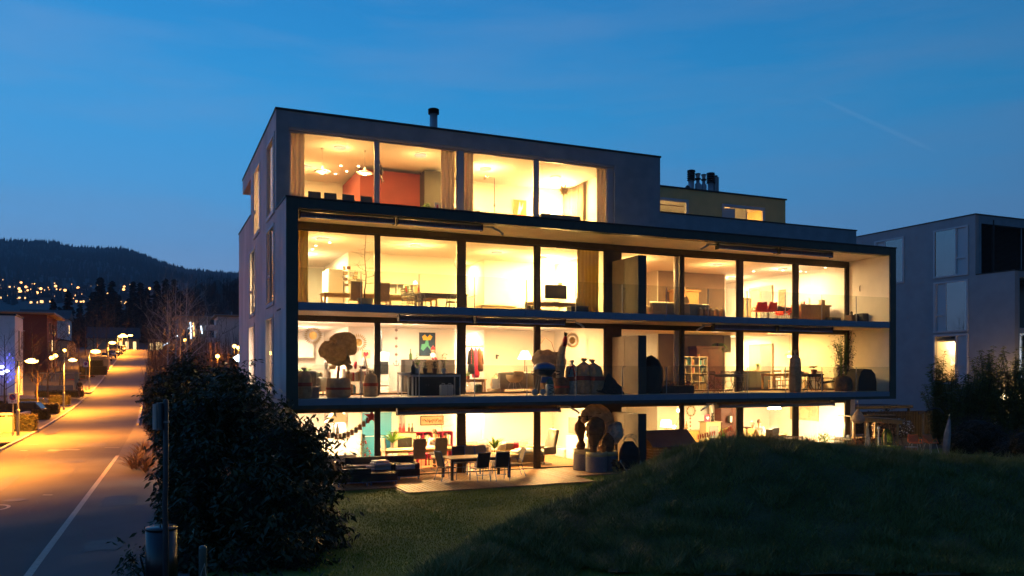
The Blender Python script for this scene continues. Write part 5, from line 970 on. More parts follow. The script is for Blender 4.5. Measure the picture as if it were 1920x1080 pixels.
t = T('parasol_cover', 'dark crumpled tarpaulin heap at the foot of the sacks', 'cover', (XP(1140,26.4), 26.3, zb)); mb = MB(); foldtube(mb, [(0,0,0),(.02,0,.15),(0,0,.42),(-.05,0,.78)], [.60,.50,.26,.03], 17, amp=.1, flat=.6); mb.tube([(-.5,0,.1),(-.3,.05,.5)], [.12,.03], 6); mb.build('tarpaulin', M_['black'], t)
disc_rosette('spiky paper starburst hanging above the wrapped yucca', XP(1073,30.2), 30.2, ZP(638, XP(1073,30.2), 30.2), .36, fold=30)
t = T('arc_lamp', 'thin arched floor lamp in the fourth first floor bay', 'lamp', (XP(1042,31), 31.0, z)); MB().tube([(0,0,0),(.05,0,.8),(.0,0,1.5),(-.2,0,2.1),(-.5,0,2.3),(-.75,0,2.0),(-.8,0,1.45)], .012, 6).build('arc', M_['walnut'], t, True); MB().lathe([(.2,1.1),(.24,1.14),(.16,1.22),(.1,1.3),(.16,1.38),(.02,1.45)], 20, c=(-.8,0,0)).build('shade', emit('arc_shade_glow', (1,.85,.6), 5), t, True); MB().lathe([(.16,0),(.16,.03)], 14).build('base', M_['dark'], t)
picture('large green and yellow blossom painting right of the paper starburst', XP(1086,33.1), 33.17, ZP(660, XP(1086,33.1), 33.1), .86, 1.15, 'paper', 'greenart')
t = T('television', 'dark television on a stand in the fourth first floor bay', 'television', (XP(1073,32.2), 32.2, z+.65)); MB().rbox((0,0,.4), (.95,.05,.56), .01).build('screen', M_['screen'], t); MB().rbox((0,0,.06), (.3,.2,.12), .02).build('stand', M_['dark'], t); cabinet('low white television bench', XP(1073,32.3), 32.4, z, 1.6, .45, .65, 3, 'white')
# ================================================================ first floor, right flat
t = T('covered_grill', 'black covered barbecue at the left of the right hand balcony', 'cover', (XP(1222,26.5), 26.5, zb)); mb = MB(); foldtube(mb, [(0,0,.08),(0,0,.5),(.02,0,1.05),(-.1,0,1.45)], [.40,.42,.36,.10], 5, amp=.05); mb.build('cover', M_['black'], t, True); MB().lathe([(.3,0),(.3,.12)], 12).build('stand', M_['dark'], t)
t = T('planter_trough', 'long trough of trailing heather by the glass of the right hand balcony', 'planter', (XP(1268,26.6), 26.6, zb)); MB().rbox((0,0,.15), (1.5,.35,.3), .02).build('box', M_['walnut'], t); rg = np.random.default_rng(4); P = rg.uniform(-1,1,(420,3))*np.array([.78,.22,.14])+np.array([0,0,.36]); V, F = leaves(P, .08, rg); np_mesh('foliage', V, F, mat('heather_leaf', (.13,.10,.04), .8, var=.5), t)
shelf_unit('white cube bookcase full of books against the dark wall', XP(1300,31.3), 31.4, z, 1.35, .55, 1.55, 3, 4, 'white')
armoire('dark red armoire with cornice behind the bookcase', XP(1325,32.7), 32.8, z, 1.5, .6, 2.05, 'redwood')
potplant('trailing plant on top of the dark red armoire', XP(1347,32.7), 32.7, z+2.1, .1, .15, 40, .7, .02, pm='dark', up=.5, droop=2.0); potplant('small succulent on the white bookcase', XP(1310,31.3), 31.3, z+1.57, .06, .1, 14, .14, .015)
picture('dark grey canvas on the kitchen wall right of the armoire', XP(1364,33.15), 33.17, ZP(644, XP(1364,33.1), 33.1), .42, .9, 'dark', 'dark')
table('white folding table on the right hand lower balcony', XP(1370,26.7), 26.75, zb, 1.2, .7, .74, tm='teak', lw=.03); 
for i, (px, Y, rz) in enumerate(((1333,26.4,-100),(1347,27.2,-95),(1365,27.3,170),(1384,27.3,165))): chair('fold', ['first slatted folding chair, left of the folding table','second slatted folding chair, behind the first','third folding chair, behind the folding table','fourth folding chair, at the right end of the folding table'][i], XP(px,Y), Y, zb, R(rz), 'slatted folding chairs on the balcony')
t = T('kitchen_island', 'dark fronted kitchen island with pale worktop', 'kitchen island', (XP(1413,31.4), 31.4, z)); MB().bx(-.95,.75,-.3,.3,.1,.86).build('carcass', mat('slate_door', (.09,.10,.10), .5), t); MB().bx(-.98,.85,-.33,.33,.861,.9).build('worktop', M_['paper'], t); MB().bx(-.92,.72,-.25,.25,0,.1).build('plinth', M_['dark'], t); [MB().bx(-.93+.42*k, -.93+.42*k+.40, -.318, -.301, .12, .84).build('door', mat('slate_door', (.09,.10,.10), .5), t) for k in range(4)]
potplant('spiky green plant on the kitchen island', XP(1421,31.3), 31.3, z+.9, .12, .2, 26, .35, .025, pm='white'); picture('small green picture on the first floor kitchen wall', XP(1402,36.7), 38.38, ZP(650, XP(1402,38.3), 38.3), .3, .5, 'dark', 'leaf')
t = table('pine dining table of the right hand first floor flat', XP(1485,30.0), 30.0, z, 3.0, .95, .76, tm='pine', lw=.08)
for i, (px, Y, rz) in enumerate(((1452,29.2,-8),(1468,29.2,5),(1511,30.8,170),(1482,31.0,180))): chair('ladder', ['leftmost ladder backed pine chair, its back to the glass','second ladder backed pine chair, left of the tall wrapped sack','ladder backed pine chair right of the tall wrapped sack','ladder backed pine chair on the far side, behind the sack'][i], XP(px,Y), Y, z, R(rz), 'ladder backed pine chairs')
pendant('cream cone pendant lamp over the pine dining table', XP(1480,30.4), 30.4, CZ['1'], .85, .24, 'paper', p=14, cone=True)
sack('tall slim jute wrapped plant with a knotted top on the right balcony', XP(1491,26.0), 26.0, zb, .24, 1.72, 'jute', band=False, seed=31); 
table('dark iron bistro table with a pot on the right balcony', XP(1522,27.0), 27.0, zb, .95, .5, .74, tm='dark', lw=.025); potplant('dark leafed houseplant in a terracotta pot on the bistro table', XP(1526,27.0), 27.0, zb+.74, .13, .2, 26, .26, .05, lm='leafd', stem=.08)
t = T('book', 'blue book lying on the dining table edge', 'book', (XP(1511,29.4), 29.62, z+.76)); MB().rbox((0,0,.03), (.4,.3,.05), .008).build('pages', M_['white'], t); MB().bx(-.21,.21,-.16,.16,.056,.062).build('cover', M_['blue'], t)
for i in range(2): chair('fold', ['dark iron folding chair left under the bistro table','dark iron folding chair right under the bistro table'][i], XP(1508+i*20,27.3), 27.3, zb, R(180-70*i), 'iron folding chairs', cm='dark')
x = XP(1553,28.8); t = T('lounge_armchair', 'bentwood armchair with a sheepskin by the bamboo', 'armchair', (x, 28.8, z), R(60)); MB().rbox((0,0,.38), (.6,.62,.08), .03, rx=R(-8)).build('seat', M_['black'], t, True); MB().rbox((0,-.42,.75), (.58,.1,.72), .04, rx=R(22)).build('backrest', M_['black'], t, True); mb = MB(); crumple(mb, (0,-.38,.86), (.34,.13,.36), 7, amp=.1); mb.build('sheepskin', M_['fleece'], t, True)
for s in (-1, 1): MB().tube([(s*.33,.35,.02),(s*.33,.38,.35),(s*.33,.3,.56),(s*.33,-.2,.55),(s*.33,-.35,.4),(s*.33,-.3,.03),(s*.33,.2,.0)], .022, 6).build('bent_arm', M_['walnut'], t, True)
x = XP(1578,26.7); sack('squat brown sack planter that holds the bamboo', x, 26.6, zb, .36, .74, 'jdark', band=False, seed=40, cat='wrapped pot')
t = T('bamboo', 'tall bamboo reaching the balcony ceiling at the right end', 'bamboo', (x, 26.6, zb+.65)); rg = np.random.default_rng(8); Ps = []
for k in range(16):
    a = rg.uniform(0, 6.28); b0 = np.array([.12*math.cos(a), .12*math.sin(a), 0]); lean = rg.uniform(.02, .34); h_ = rg.uniform(1.3, 2.05)
    pts = [b0+np.array([math.cos(a)*lean*f*f, math.sin(a)*lean*f*f*.7, h_*f]) for f in np.linspace(0, 1, 6)]; MB().tube(pts, .009, 5).build('cane', M_['leaf'], t)
    for f in np.linspace(.15, 1, 20): Ps += list(np.array([b0+np.array([math.cos(a)*lean*f*f, math.sin(a)*lean*f*f*.7, min(h_*f, 2.05)])])+rg.normal(0, .12, (5, 3))*np.array([1.1,1,.3]))
Ps = np.array(Ps); Ps[:,2] = np.minimum(Ps[:,2], 2.05); V, F = leaves(Ps, .11, rg, .25); np_mesh('foliage', V, F, M_['leafd'], t)
t = T('covered_chair', 'black rounded furniture cover against the right side wall', 'cover', (XP(1613,26.6), 26.6, zb)); mb = MB(); mb.prism([(-.52,0),(.55,0),(.56,.4),(.46,.75),(.24,.95),(-.18,.98),(-.38,.85),(-.5,.5)], -.38, .38); mb.build('cover', M_['black'], t); MB().tube([(-.52,-.39,.03),(.55,-.39,.03)], .012, 5).build('drawstring', M_['dark'], t)
# ================================================================ ground floor, left flat
z = FZ['G']; zd = .053
sofa('white upholstered armchair half hidden by the big shrub', XP(628,28.9), 28.9, z, 1.3, .9, R(10), 'sofawhite', h=.8, cushions=1)
t = T('christmas_tree', 'small decorated christmas tree inside the ground floor', 'christmas tree', (XP(682,29.0), 29.0, z)); bare(t, (0,0,.0), 1.45, 11, M_['walnut'], 1, .42, .02, True, n0=26, lo=.08); rg = np.random.default_rng(5); Pn = []
for k in range(900): f = rg.random()**.7; a = rg.uniform(0, 6.28); r_ = (1-f)*.5*rg.uniform(.2,1); Pn.append((r_*math.cos(a), r_*math.sin(a), .15+f*1.25-.1*r_))
V, F = leaves(np.array(Pn), .07, rg, .25, .1); np_mesh('needles', V, F, M_['leafd'], t)
for k in range(16): f = rnd.random()*.9; a = rnd.random()*6.28; r_ = (1-f)*.5; MB().ell((r_*math.cos(a), r_*math.sin(a), .1+f*1.25), (.035,.035,.035), 8, 6).build('bauble', M_['red'], t, True)
MB().lathe([(.15,0),(.17,.12),(.02,.13)], 12).build('stand', M_['dark'], t)
# garland of advent bags
xg0, xg1 = XP(596,28.4), XP(693,28.4); t = T('card_garland', 'swagged garland of thirteen small brown bags across the left bay', 'garland', (xg0, 28.4, 0)); Q = []
for k in range(27): f = k/26; px = 596+97*f; zz = ZP(819-34*max(0,(f-.42)/.58)**1.6-2*(f < .3), xg0+(xg1-xg0)*f, 28.4); Q.append((( xg1-xg0)*f, 0, zz+.12))
MB().tube(Q, .006, 4).build('cord', M_['dark'], t)
for k in range(13): q = Q[2*k+1]; MB().box((q[0], -.01, q[2]-.12), (.13,.012,.2), ry=R(rnd.uniform(-8,8))).build('paper_bag', M_['terra'] if k % 3 else M_['walnut'], t); MB().box((q[0], -.01, q[2]-.0), (.015,.02,.05)).build('peg', M_['pine'], t)
t = T('red_star', 'red openwork paper star at the top of the first mullion', 'decoration', (XP(697,28.3), 28.3, ZP(781, XP(697,28.3), 28.3))); st = [((.30 if k % 2 == 0 else .11)*math.sin(k*PI/5), (.30 if k % 2 == 0 else .11)*math.cos(k*PI/5)) for k in range(10)]; MB().prism(st, -.02, .02).build('star', M_['red'], t); MB().tube([(0,0,.3),(0,0,.42)], .003, 4).build('string', M_['dark'], t)
t = T('blue_panel_door', 'pair of light blue cupboard panels behind the first mullion', 'cupboard', (XP(708,33.0), 33.1, z)); 
for k in range(2):
    for j in range(2): MB().bx(-.62+.63*k, -.01+.63*k, -.05, 0, .04+1.0*j, 1.0+1.0*j).build('door', M_['blue'], t)
MB().bx(-.64,.64,.001,.05,0,2.06).build('carcass', M_['white'], t); [MB().bx(-.02+.1*k-.05,.12+.1*k-.05,-.058,-.051,.9+.02,.94).build('handle', M_['white'], t) for k in (0,)]
cabinet('white brick fronted kitchen counter in the ground floor left bay', XP(620,32.5), 32.8, z, 2.4, .7, 1.2, 3, 'white'); t = T('cooker_hood', 'pale slanted cooker hood in the ground floor kitchen', 'cooker hood', (XP(634,33.5), 33.6, z+1.6)); MB().prism([(-.5,0),(.45,0),(.45,.12),(.1,.4),(.1,.85),(-.2,.85),(-.2,.4)], -.3, .3).build('hood', M_['beige'], t)
for px, m in ((626,'grey'),(633,'dark')): t = T('bottle', ('grey' if px == 626 else 'dark')+' bottle on the ground floor kitchen counter', 'bottle', (XP(px,32.6), 32.6, z+1.2)); MB().lathe([(.06,0),(.06,.2),(.025,.3),(.025,.36)], 12).build('body', M_[m], t, True); MB().lathe([(.027,.36),(.027,.4)], 8).build('cap', M_['red'], t)
potplant('arching feathery palm behind the ground floor dining table', XP(736,31.6), 31.6, z, .2, .4, 46, 1.0, .03, pm='white', up=1.25, stem=.45)
t = T('wood_stove', 'dark wood stove with a tall black pipe in the second ground floor bay', 'stove', (XP(757,32.3), 32.4, z)); MB().rbox((0,0,.6), (.95,.5,1.15), .02).build('body', M_['beige'], t); MB().bx(-.3,.3,-.265,-.252,.55,1.0).build('window', M_['screen'], t); MB().tube([(0,0,1.17),(0,0,2.44)], .1, 14).build('pipe', M_['grey'], t, True); MB().bx(-.48,.48,-.27,.25,1.177,1.21).build('ledge', M_['walnut'], t)
for i, (px, m) in enumerate(((750,'red'),(757,'red'),(767,'walnut'),(773,'dark'))): t = T('ornament', ['red lantern on the stove ledge','red round tin on the stove ledge','dark candelabra on the stove ledge','small dark bottle at the right of the stove ledge'][i], 'ornament', (XP(px,32.2), 32.2, z+1.22)); MB().lathe([(.05,0),(.06,.16),(.02,.2),(.02,.3)], 10).build('body', M_[m], t); MB().lathe([(.03,.3),(.01,.36)], 8).build('tip', M_['dark'], t)
P_ = (XP(811,33.1), 33.17, ZP(788.5, XP(811,33.1), 33.1)); t = picture('black framed wide picture of dancing brown shapes above the seated man', *P_, 1.05, .40, 'dark', 'paper')
for k in range(18): MB().box((-.42+.05*k, -.017, rnd.uniform(-.04,.04)), (.022,.006,rnd.uniform(.08,.16)), ry=R(rnd.uniform(-40,40))).build('painted_shape', M_[['walnut','orange','dark'][k % 3]], t)
shelf_unit('magenta red shelf full of books behind the seated man', XP(814,32.6), 32.9, z, 1.75, .4, 1.15, 4, 2, 'magenta')
t = T('twig_christmas_tree', 'bare twig tree standing on the magenta shelf', 'tree', (XP(832,32.6), 32.8, z+1.16)); bare(t, (0,0,0), 1.05, 15, M_['terra'], 2, .42, .014, True, n0=18, lo=.1)
table('long pale dining table of the ground floor', XP(790,29.6), 29.6, z, 3.1, .95, .78, tm='pine', lw=.09)
table('magenta trestle bench beyond the dining table', XP(784,31.0), 31.1, z, .5, 1.2, .46, tm='magenta', lm='magenta', cat='bench', name='bench')
chair('highback', 'tall beige chair side on at the left end of the long table', XP(730,29.6), 29.5, z, R(-85), 'tall beige dining chairs', cm='beige', sc=1.1); chair('highback', 'tall beige chair in the middle, its back to the glass', XP(782.5,28.75), 28.75, z, 0, 'tall beige dining chairs', cm='beige', sc=1.12); chair('highback', 'tall beige chair right in front of the seated man', XP(823,28.8), 28.8, z, 0, 'tall beige dining chairs', cm='beige', sc=1.12)
person('man in a white shirt and dark trousers sitting at the long table', XP(813,30.55), 30.5, z-.0, R(180), 'sit', mat('white_shirt', (.75,.73,.72), .9), mat('charcoal_trousers', (.06,.055,.06), .9), mat('short_brown_hair', (.07,.04,.025), .8))
chair('wood', 'wooden chair on which the man in the white shirt sits', XP(813,30.55), 30.75, z, R(180), cm='walnut')
t = T('magazine', 'white open magazine on the table in front of the man', 'magazine', (XP(810,29.9), 29.85, z+.78)); MB().box((-.13,0,.008), (.25,.34,.012)).build('page', M_['white'], t); MB().box((.13,0,.008), (.25,.34,.012)).build('page', M_['white'], t)
# corridor bay: glowing panel
t = T('sliding_panel', 'bright white sliding panel right of the second ground floor mullion', 'door', (12.65, 33.35, z)); MB().bx(-.62,.62,0,.04,.0,2.38).build('panel', M_['white'], t); MB().bx(-.58,-.55,-.02,0,.9,1.1).build('handle', M_['alu'], t); lamp('hall_light', 'POINT', (0,-.55,2.1), 45*LK, PALE, t, .1)
sofa('long beige corner sofa in the third ground floor bay', XP(940,30.7), 31.2, z, 3.2, 1.0, R(180), 'beige', h=.8); t = T('footstool', 'large square beige ottoman behind the third bay glass', 'ottoman', (XP(975,29.3), 29.4, z)); MB().rbox((0,0,.28), (1.9,.8,.36), .06).build('cushion', M_['beige'], t, True); [MB().tube([(a,b,0),(a,b,.12)], .02, 6).build('leg', M_['chrome'], t) for a in (-.85,.85) for b in (-.3,.3)]
for i, (px, m, w_) in enumerate(((955,'leather',.45),(964,'pink',.42),(941,'white',.4))): t = T('cushion', ['grey cushion on the ground floor corner sofa','pink cushion on the ground floor corner sofa','white cushion left on the ground floor corner sofa'][i], 'cushion', (XP(px,30.6), 30.6, z+.5)); MB().rbox((0,0,.14), (w_,.18,.34), .07, rx=R(15)).build('pad', M_[m], t, True)
t = T('blanket', 'cream blanket thrown over the left arm of the corner sofa', 'blanket', (XP(907,30.2), 30.2, z+.2)); mb = MB(); crumple(mb, (0,0,.4), (.3,.4,.34), 33, amp=.12); mb.build('cloth', M_['fleece'], t, True); mb = MB().rbox((0,-.2,.1), (.34,.3,.3), .1); mb.build('fringe', M_['beige'], t, True)
t = T('white_throw', 'white folded throw on the ottoman', 'blanket', (XP(982,29.4), 29.4, z+.47)); MB().rbox((0,0,.05), (.9,.6,.09), .03).build('fold', M_['white'], t, True); MB().rbox((0.05,0,.12), (.7,.5,.05), .02).build('fold', M_['cush'], t, True)
potplant('vivid green dracaena in the third ground floor bay', XP(927,28.8), 28.8, z, .18, .45, 60, .72, .03, pm='white', up=1.25, stem=.28, droop=.6)
chair('recliner', 'beige swivel recliner with high back in the fourth ground floor bay', XP(1022,29.1), 29.2, z, R(105), cm='leather', sc=1.15); t = T('television', 'grey flat television on the right wall of the fourth bay', 'television', (16.7, 31.0, z+1.35)); MB().rbox((-.05,0,.0), (.06,1.15,.7), .01).build('screen', M_['grey'], t); MB().bx(-.018,0,-.2,.2,-.15,.15).build('mount', M_['dark'], t)
cabinet('white high chest under the television in the fourth bay', 16.4, 29.9, z, 1.9, .5, .95, 3, 'white', rz=R(-90)); cabinet('low white bench cabinet along the right wall of the fourth bay', 16.35, 31.9, z, 1.9, .5, .35, 3, 'white', rz=R(-90)); t = T('loudspeaker', 'small grey loudspeaker on the wall left of the white chest', 'loudspeaker', (XP(1055,32.8), 32.9, z+.7)); MB().rbox((0,0,0), (.35,.25,.3), .02).build('cabinet', M_['grey'], t); MB().lathe([(.1,-.135),(.1,-.12)], 14, axis='y').build('cone', M_['dark'], t)
t = T('red_ornament', 'red bow ornament hanging above the recliner', 'decoration', (XP(1037,30.5), 30.5, z+1.3)); mb = MB(); [mb.ell((.05*math.sin(k), 0, -.1*k), (.06,.04,.05), 8, 6) for k in range(5)]; mb.build('bow', M_['red'], t, True); MB().tube([(0,0,0),(0,0,1.15)], .004, 4).build('string', M_['red'], t)
# ================================================================ terrace furniture
rat = mat('black_rattan', (.022,.018,.018), .6, bump=.9, bs=60, var=.3)
def lounge(label, x, y, w, d, h, rz, group, back=True, arms=True, n=2, flat=False):
    t = T('rattan_'+('coffee_table' if flat else 'sofa'), label, 'coffee table' if flat else 'outdoor sofa', (x, y, zd), rz, group)
    for s in (-1, 1):
        for q in (-1, 1): MB().bx(s*(w/2-.05)-.02, s*(w/2-.05)+.02, q*(d/2-.05)-.02, q*(d/2-.05)+.02, 0, .12).build('leg', M_['awnbar'], t)
    MB().bx(-w/2, w/2, -d/2, d/2, .10, .125).build('base_rail', M_['awnbar'], t)
    MB().rbox((0,0,.245), (w-.005,d-.005,.23), .015).build('seat_box', rat, t)
    if flat: MB().rbox((0,0,.372), (w+.01,d+.01,.018), .006).build('glass_top', M_['screen'], t); return t
    if back: MB().rbox((0,-d/2+.07,.56), (w,.14,.40), .02).build('backrest', rat, t)
    if arms:
        for s in (-1, 1): MB().rbox((s*(w/2-.07),.05,.46), (.14,d-.2,.2), .02).build('armrest', rat, t)
    for i in range(n): cw = (w-.3)/n; [MB().rbox((-w/2+.15+cw*(i+.5),.06,.40+.085*k), (cw-.02,d-.2,.08), .025).build('cushion', M_['cush'], t, True) for k in range(2)]
    return t
G1 = 'black rattan lounge set on the terrace'
lounge('black rattan two seat sofa with stacked pale cushions facing the lawn', XP(700,27.2), 27.25, 1.75, .8, .76, R(180), G1); lounge('black rattan armchair at the right end of the lounge set', XP(756,27.1), 27.15, .98, .85, .76, R(180), G1, n=1)
lounge('black rattan armchair at the left end, seen from behind its side', XP(662,26.2), 26.3, .85, 1.15, .72, R(-90), G1, n=0); lounge('low black rattan coffee table in front of the lounge set', XP(711,26.2), 26.15, 1.05, .62, .4, 0, G1, flat=True)
t = T('loose_cushion', 'pale cushion lying on top of the stack on the rattan sofa', 'cushion', (XP(713,27.0), 27.0, zd+.53)); MB().rbox((0,0,.04), (.55,.5,.09), .03, rz=.2).build('pad', M_['cush'], t, True); MB().rbox((0,0,.12), (.5,.46,.07), .03, rz=.1).build('pad', M_['cush'], t, True)
x0, x1 = XP(851,25.85), XP(954,25.95); table('long dark garden dining table with a pale top on the terrace', (x0+x1)/2, 26.45, zd, x1-x0+.2, 1.1, .74, tm='teak', lm='dark', lw=.08)
gp = 'sling garden chairs round the terrace table'
for i, (px, Y, rz, cm) in enumerate(((838,26.2,-78,'black'),(899,25.55,6,'dark'),(937,25.5,-4,'dark'),(964,26.3,84,'beige'),(884,27.5,176,'beige'),(907,27.5,184,'beige'),(862,27.45,170,'dark'))):
    chair('patio', ['black sling chair at the left end of the terrace table','blue legged sling chair, left of the two in front of the terrace table','blue legged sling chair, right of the two in front of the terrace table','beige sling chair at the right end, beside the dracaena','beige sling chair behind the table, under the sofa blanket','beige sling chair behind the table, next to the dracaena','dark sling chair behind the table by the second mullion'][i], XP(px,Y), Y, zd, R(rz), gp, cm=cm)
# wrapped palms in three ribbed pots
gl = mat('sand_glaze', (.40,.36,.20), .5, var=.1); fw = mat('lavender_fleece_wrap', (.17,.165,.20), .9, var=.12, vs=20, bump=.6, bs=40)
def pot_wrapped(px, Y, r, h, label):
    t = T('wrapped_pot', label, 'pot', (XP(px,Y), Y, zd), 0, 'fleece wrapped terrace pots'); prof = []
    for k in range(17): f = k/16; prof.append((r*(1+.012*(k % 2)), h*.78*f))
    MB().lathe(prof, 24).build('wrap', fw, t, True); MB().lathe([(r*.97,h*.78),(r*.99,h),(r*.9,h),(r*.85,h*.93),(.01,h*.93)], 24).build('rim', gl, t, True); return t
pot_wrapped(1093, 26.9, .36, .78, 'left fleece wrapped pot with a yellow rim under the palms'); pot_wrapped(1118.5, 26.15, .40, .74, 'middle fleece wrapped pot, the widest, under the palms'); pot_wrapped(1144, 26.25, .30, .72, 'right fleece wrapped pot half hidden behind the widest')
def wrapped_palm(label, px, Y, z0, tubes, m, tuft=None, seed=0):
    x = XP(px, Y); t = T('wrapped_palm', label, 'plant', (x, Y, z0), 0, 'wrapped palms on the terrace'); mb = MB()
    for k, (P_, R_) in enumerate(tubes): foldtube(mb, P_, R_, seed+k)
    mb.build('wrap', m, t, True)
    for k in range(2): p_ = tubes[0][0][1+k]; MB().tube([(p_[0]+tubes[0][1][1+k]*1.04*math.cos(q*PI/8), p_[1]+tubes[0][1][1+k]*.92*math.sin(q*PI/8), p_[2]+.02*math.sin(q)) for q in range(17)], .012, 5).build('tie', M_['walnut'], t)
    if tuft: o = arc_leaves(18, .34, .02, rnd, 1.2).build('leaf_tuft', M_['leafd'], t); o.location = tuft
    return t
zp = zd+.72
wrapped_palm('slim brown wrapped palm standing in the left pot', 1089, 26.9, zp, [([(0,0,0),(0,0,.2),(0,0,.42),(-.04,0,.85),(-.05,0,1.2)], [.10,.17,.10,.21,.05])], M_['jdark'], (-.05,0,1.15), 50)
wrapped_palm('stout dark brown wrapped palm standing in the widest pot', 1113, 26.15, zp-.03, [([(0,0,0),(0,0,.28),(.05,0,.72),(.06,0,1.08),(0,0,1.32)], [.11,.14,.30,.34,.10])], M_['jdark'], (-.3,-.05,1.2), 60)
wrapped_palm('large ochre wrapped palm crown leaning right over the others', 1118, 26.6, zp-.03, [([(-.56,0,1.10),(-.42,0,1.34),(0,0,1.46),(.45,0,1.28),(.74,0,1.12)], [.08,.26,.31,.27,.04]), ([(.2,.1,0),(.22,.1,.4),(.4,.1,.8),(.48,.1,1.15)], [.06,.10,.22,.26])], M_['jute'], None, 70)
wrapped_palm('dark wrapped stump low in the right pot', 1139, 26.2, zp-.02, [([(0,0,0),(0,0,.22),(0,0,.5),(.02,0,.72)], [.18,.27,.22,.04])], M_['jdark'], None, 80)
t = T('white_fleece_bundle', 'white fleece wrapped round bush hanging before the locker', 'plant', (XP(1160,26.3), 26.5, zd+.0)); mb = MB(); foldtube(mb, [(-.05,0,.95),(-.08,0,1.2),(0,0,1.5),(.12,0,1.78)], [.10,.30,.33,.10], 91); mb.build('fleece', mat('white_grey_fleece', (.42,.39,.36), .95, var=.35, vs=5, bump=.9, bs=12), t, True); MB().tube([(0,0,0),(0,0,1.0)], .06, 8).build('stem', M_['bark'], t); MB().lathe([(.2,0),(.24,.3)], 14).build('pot', M_['dark'], t)
x = XP(1177,25.9); t = T('covered_barbecue', 'black covered barbecue with silver legs and wire hoops before the locker', 'grill', (x, 25.8, zd)); mb = MB(); foldtube(mb, [(0,0,.12),(0,0,.4),(0,0,.8),(-.02,0,1.1)], [.36,.40,.36,.16], 95, amp=.05); mb.build('cover', M_['black'], t, True)
MB().tube([(-.36,0,.75),(-.42,-.1,.35),(-.22,-.25,0)], .018, 6).build('leg', M_['chrome'], t); MB().tube([(.3,0,.7),(.42,-.1,.35),(.50,-.25,0)], .018, 6).build('leg', M_['chrome'], t)
for k in range(3): MB().tube([(.26*math.cos(q), -.05*k, 1.08+.06*k+.18*math.sin(q)) for q in [i*PI/10 for i in range(11)]], .012, 5).build('hoop', M_['galv'], t)
MB().tube([(-.2,-.26,.28),(.1,-.3,.22),(.46,-.24,.3)], .01, 5).build('cable', M_['galv'], t)
t = T('log_pile', 'small heap of split logs beside the silver barbecue legs', 'log pile', (XP(1160,25.9), 25.95, zd))
for k in range(22): c = (rnd.uniform(-.25,.3), rnd.uniform(-.15,.1), .05+.09*(k//5)); MB().lathe([(.045,-.13),(.045,.13)], 6, c=c, axis='y').build('log', M_['pine'] if k % 2 else M_['walnut'], t)
# shed
xs_ = 18.45; t = T('garden_shed', 'small dark timber shed with a grey pitched roof behind the mound', 'shed', (xs_, 26.9, 0), 0); wd = mat('shed_board', (.15,.085,.045), .8, var=.3, vs=5, stretch=(1,1,8)); rf = mat('shed_roof_felt', (.09,.085,.10), .6, var=.1)
sw_, sd_, eh, rh = 1.85, 1.15, .95, 1.42
n_ = 9
for k in range(n_):
    z0_, z1_ = k*eh/n_, (k+1)*eh/n_-.008
    MB().bx(-sw_/2, sw_/2, -sd_/2, -sd_/2+.03, z0_, z1_).build('board', wd, t); MB().bx(-sw_/2, -sw_/2+.03, -sd_/2+.031, sd_/2, z0_, z1_).build('board', wd, t); MB().bx(sw_/2-.03, sw_/2, -sd_/2+.031, sd_/2, z0_, z1_).build('board', wd, t)
MB().prism([(-sd_/2+.01,eh),(sd_/2-.01,eh),(0,rh-.05)], -sw_/2, -sw_/2+.03, 'x').build('gable', wd, t); MB().prism([(-sd_/2+.01,eh),(sd_/2-.01,eh),(0,rh-.05)], sw_/2-.03, sw_/2, 'x').build('gable', wd, t)
for s in (-1, 1): MB().prism([(s*(sd_/2+.16),eh-.11),(0,rh),(0,rh+.03),(s*(sd_/2+.16),eh-.08)], -sw_/2-.14, sw_/2+.14, 'x').build('roof_panel', rf, t); MB().prism([(s*(sd_/2+.17),eh-.13),(0,rh-.03),(0,rh+.035),(s*(sd_/2+.17),eh-.06)], -sw_/2-.165, -sw_/2-.142, 'x').build('barge_board', M_['walnut'], t)
MB().bx(-.3,.3,-sd_/2-.02,-sd_/2-.001,.05,eh-.06).build('door', wd, t)
# ================================================================ ground floor, right flat
t = T('floor_lamp', 'lit shaded lamp and globe lights at the left of the right ground floor flat', 'lamp', (XP(1249,29.6), 29.6, z)); MB().tube([(0,0,0),(0,0,1.3)], .014, 6).build('pole', M_['chrome'], t); MB().lathe([(.26,1.3),(.2,1.58),(.19,1.58),(.25,1.3)], 18).build('shade', emit('shade_hot_glow', (1,.85,.6), 9), t, True)
for c in ((.42,0,1.28),(.45,0,.98),(.5,-.2,2.0),(.62,-.2,1.9)): MB().ell(c, (.07,.07,.07), 10, 8).build('globe', G_BULB, t, True)
MB().tube([(0,0,1.25),(.45,0,1.2),(.62,-.2,1.9)], .008, 5).build('wire', M_['dark'], t)
picture('small dark framed calendar on the right flat ground floor wall', XP(1252,33), 35.9, ZP(780, XP(1252,35.9), 35.9), .4, .8, 'walnut', 'lgrey')
t = T('exercise_bicycle', 'dark framed bicycle behind the shed roof', 'bicycle', (XP(1254,28.8), 28.8, z)); [MB().tube([(c_+.3*math.cos(q), 0, .33+.3*math.sin(q)) for q in [i*PI/8 for i in range(17)]], .02, 5).build('wheel', M_['dark'], t) for c_ in (-.5,.5)]; MB().tube([(-.5,0,.33),(-.2,0,.85),(.35,0,.85),(.5,0,.33)], .02, 6).tube([(-.2,0,.85),(0,0,.33),(.35,0,.85)], .02, 6).build('frame', M_['dark'], t); MB().tube([(.35,0,.85),(.38,0,1.08),(.55,0,1.1)], .018, 6).build('handlebar', M_['chrome'], t); MB().rbox((-.22,0,.95), (.26,.14,.06), .02).build('saddle', M_['black'], t)
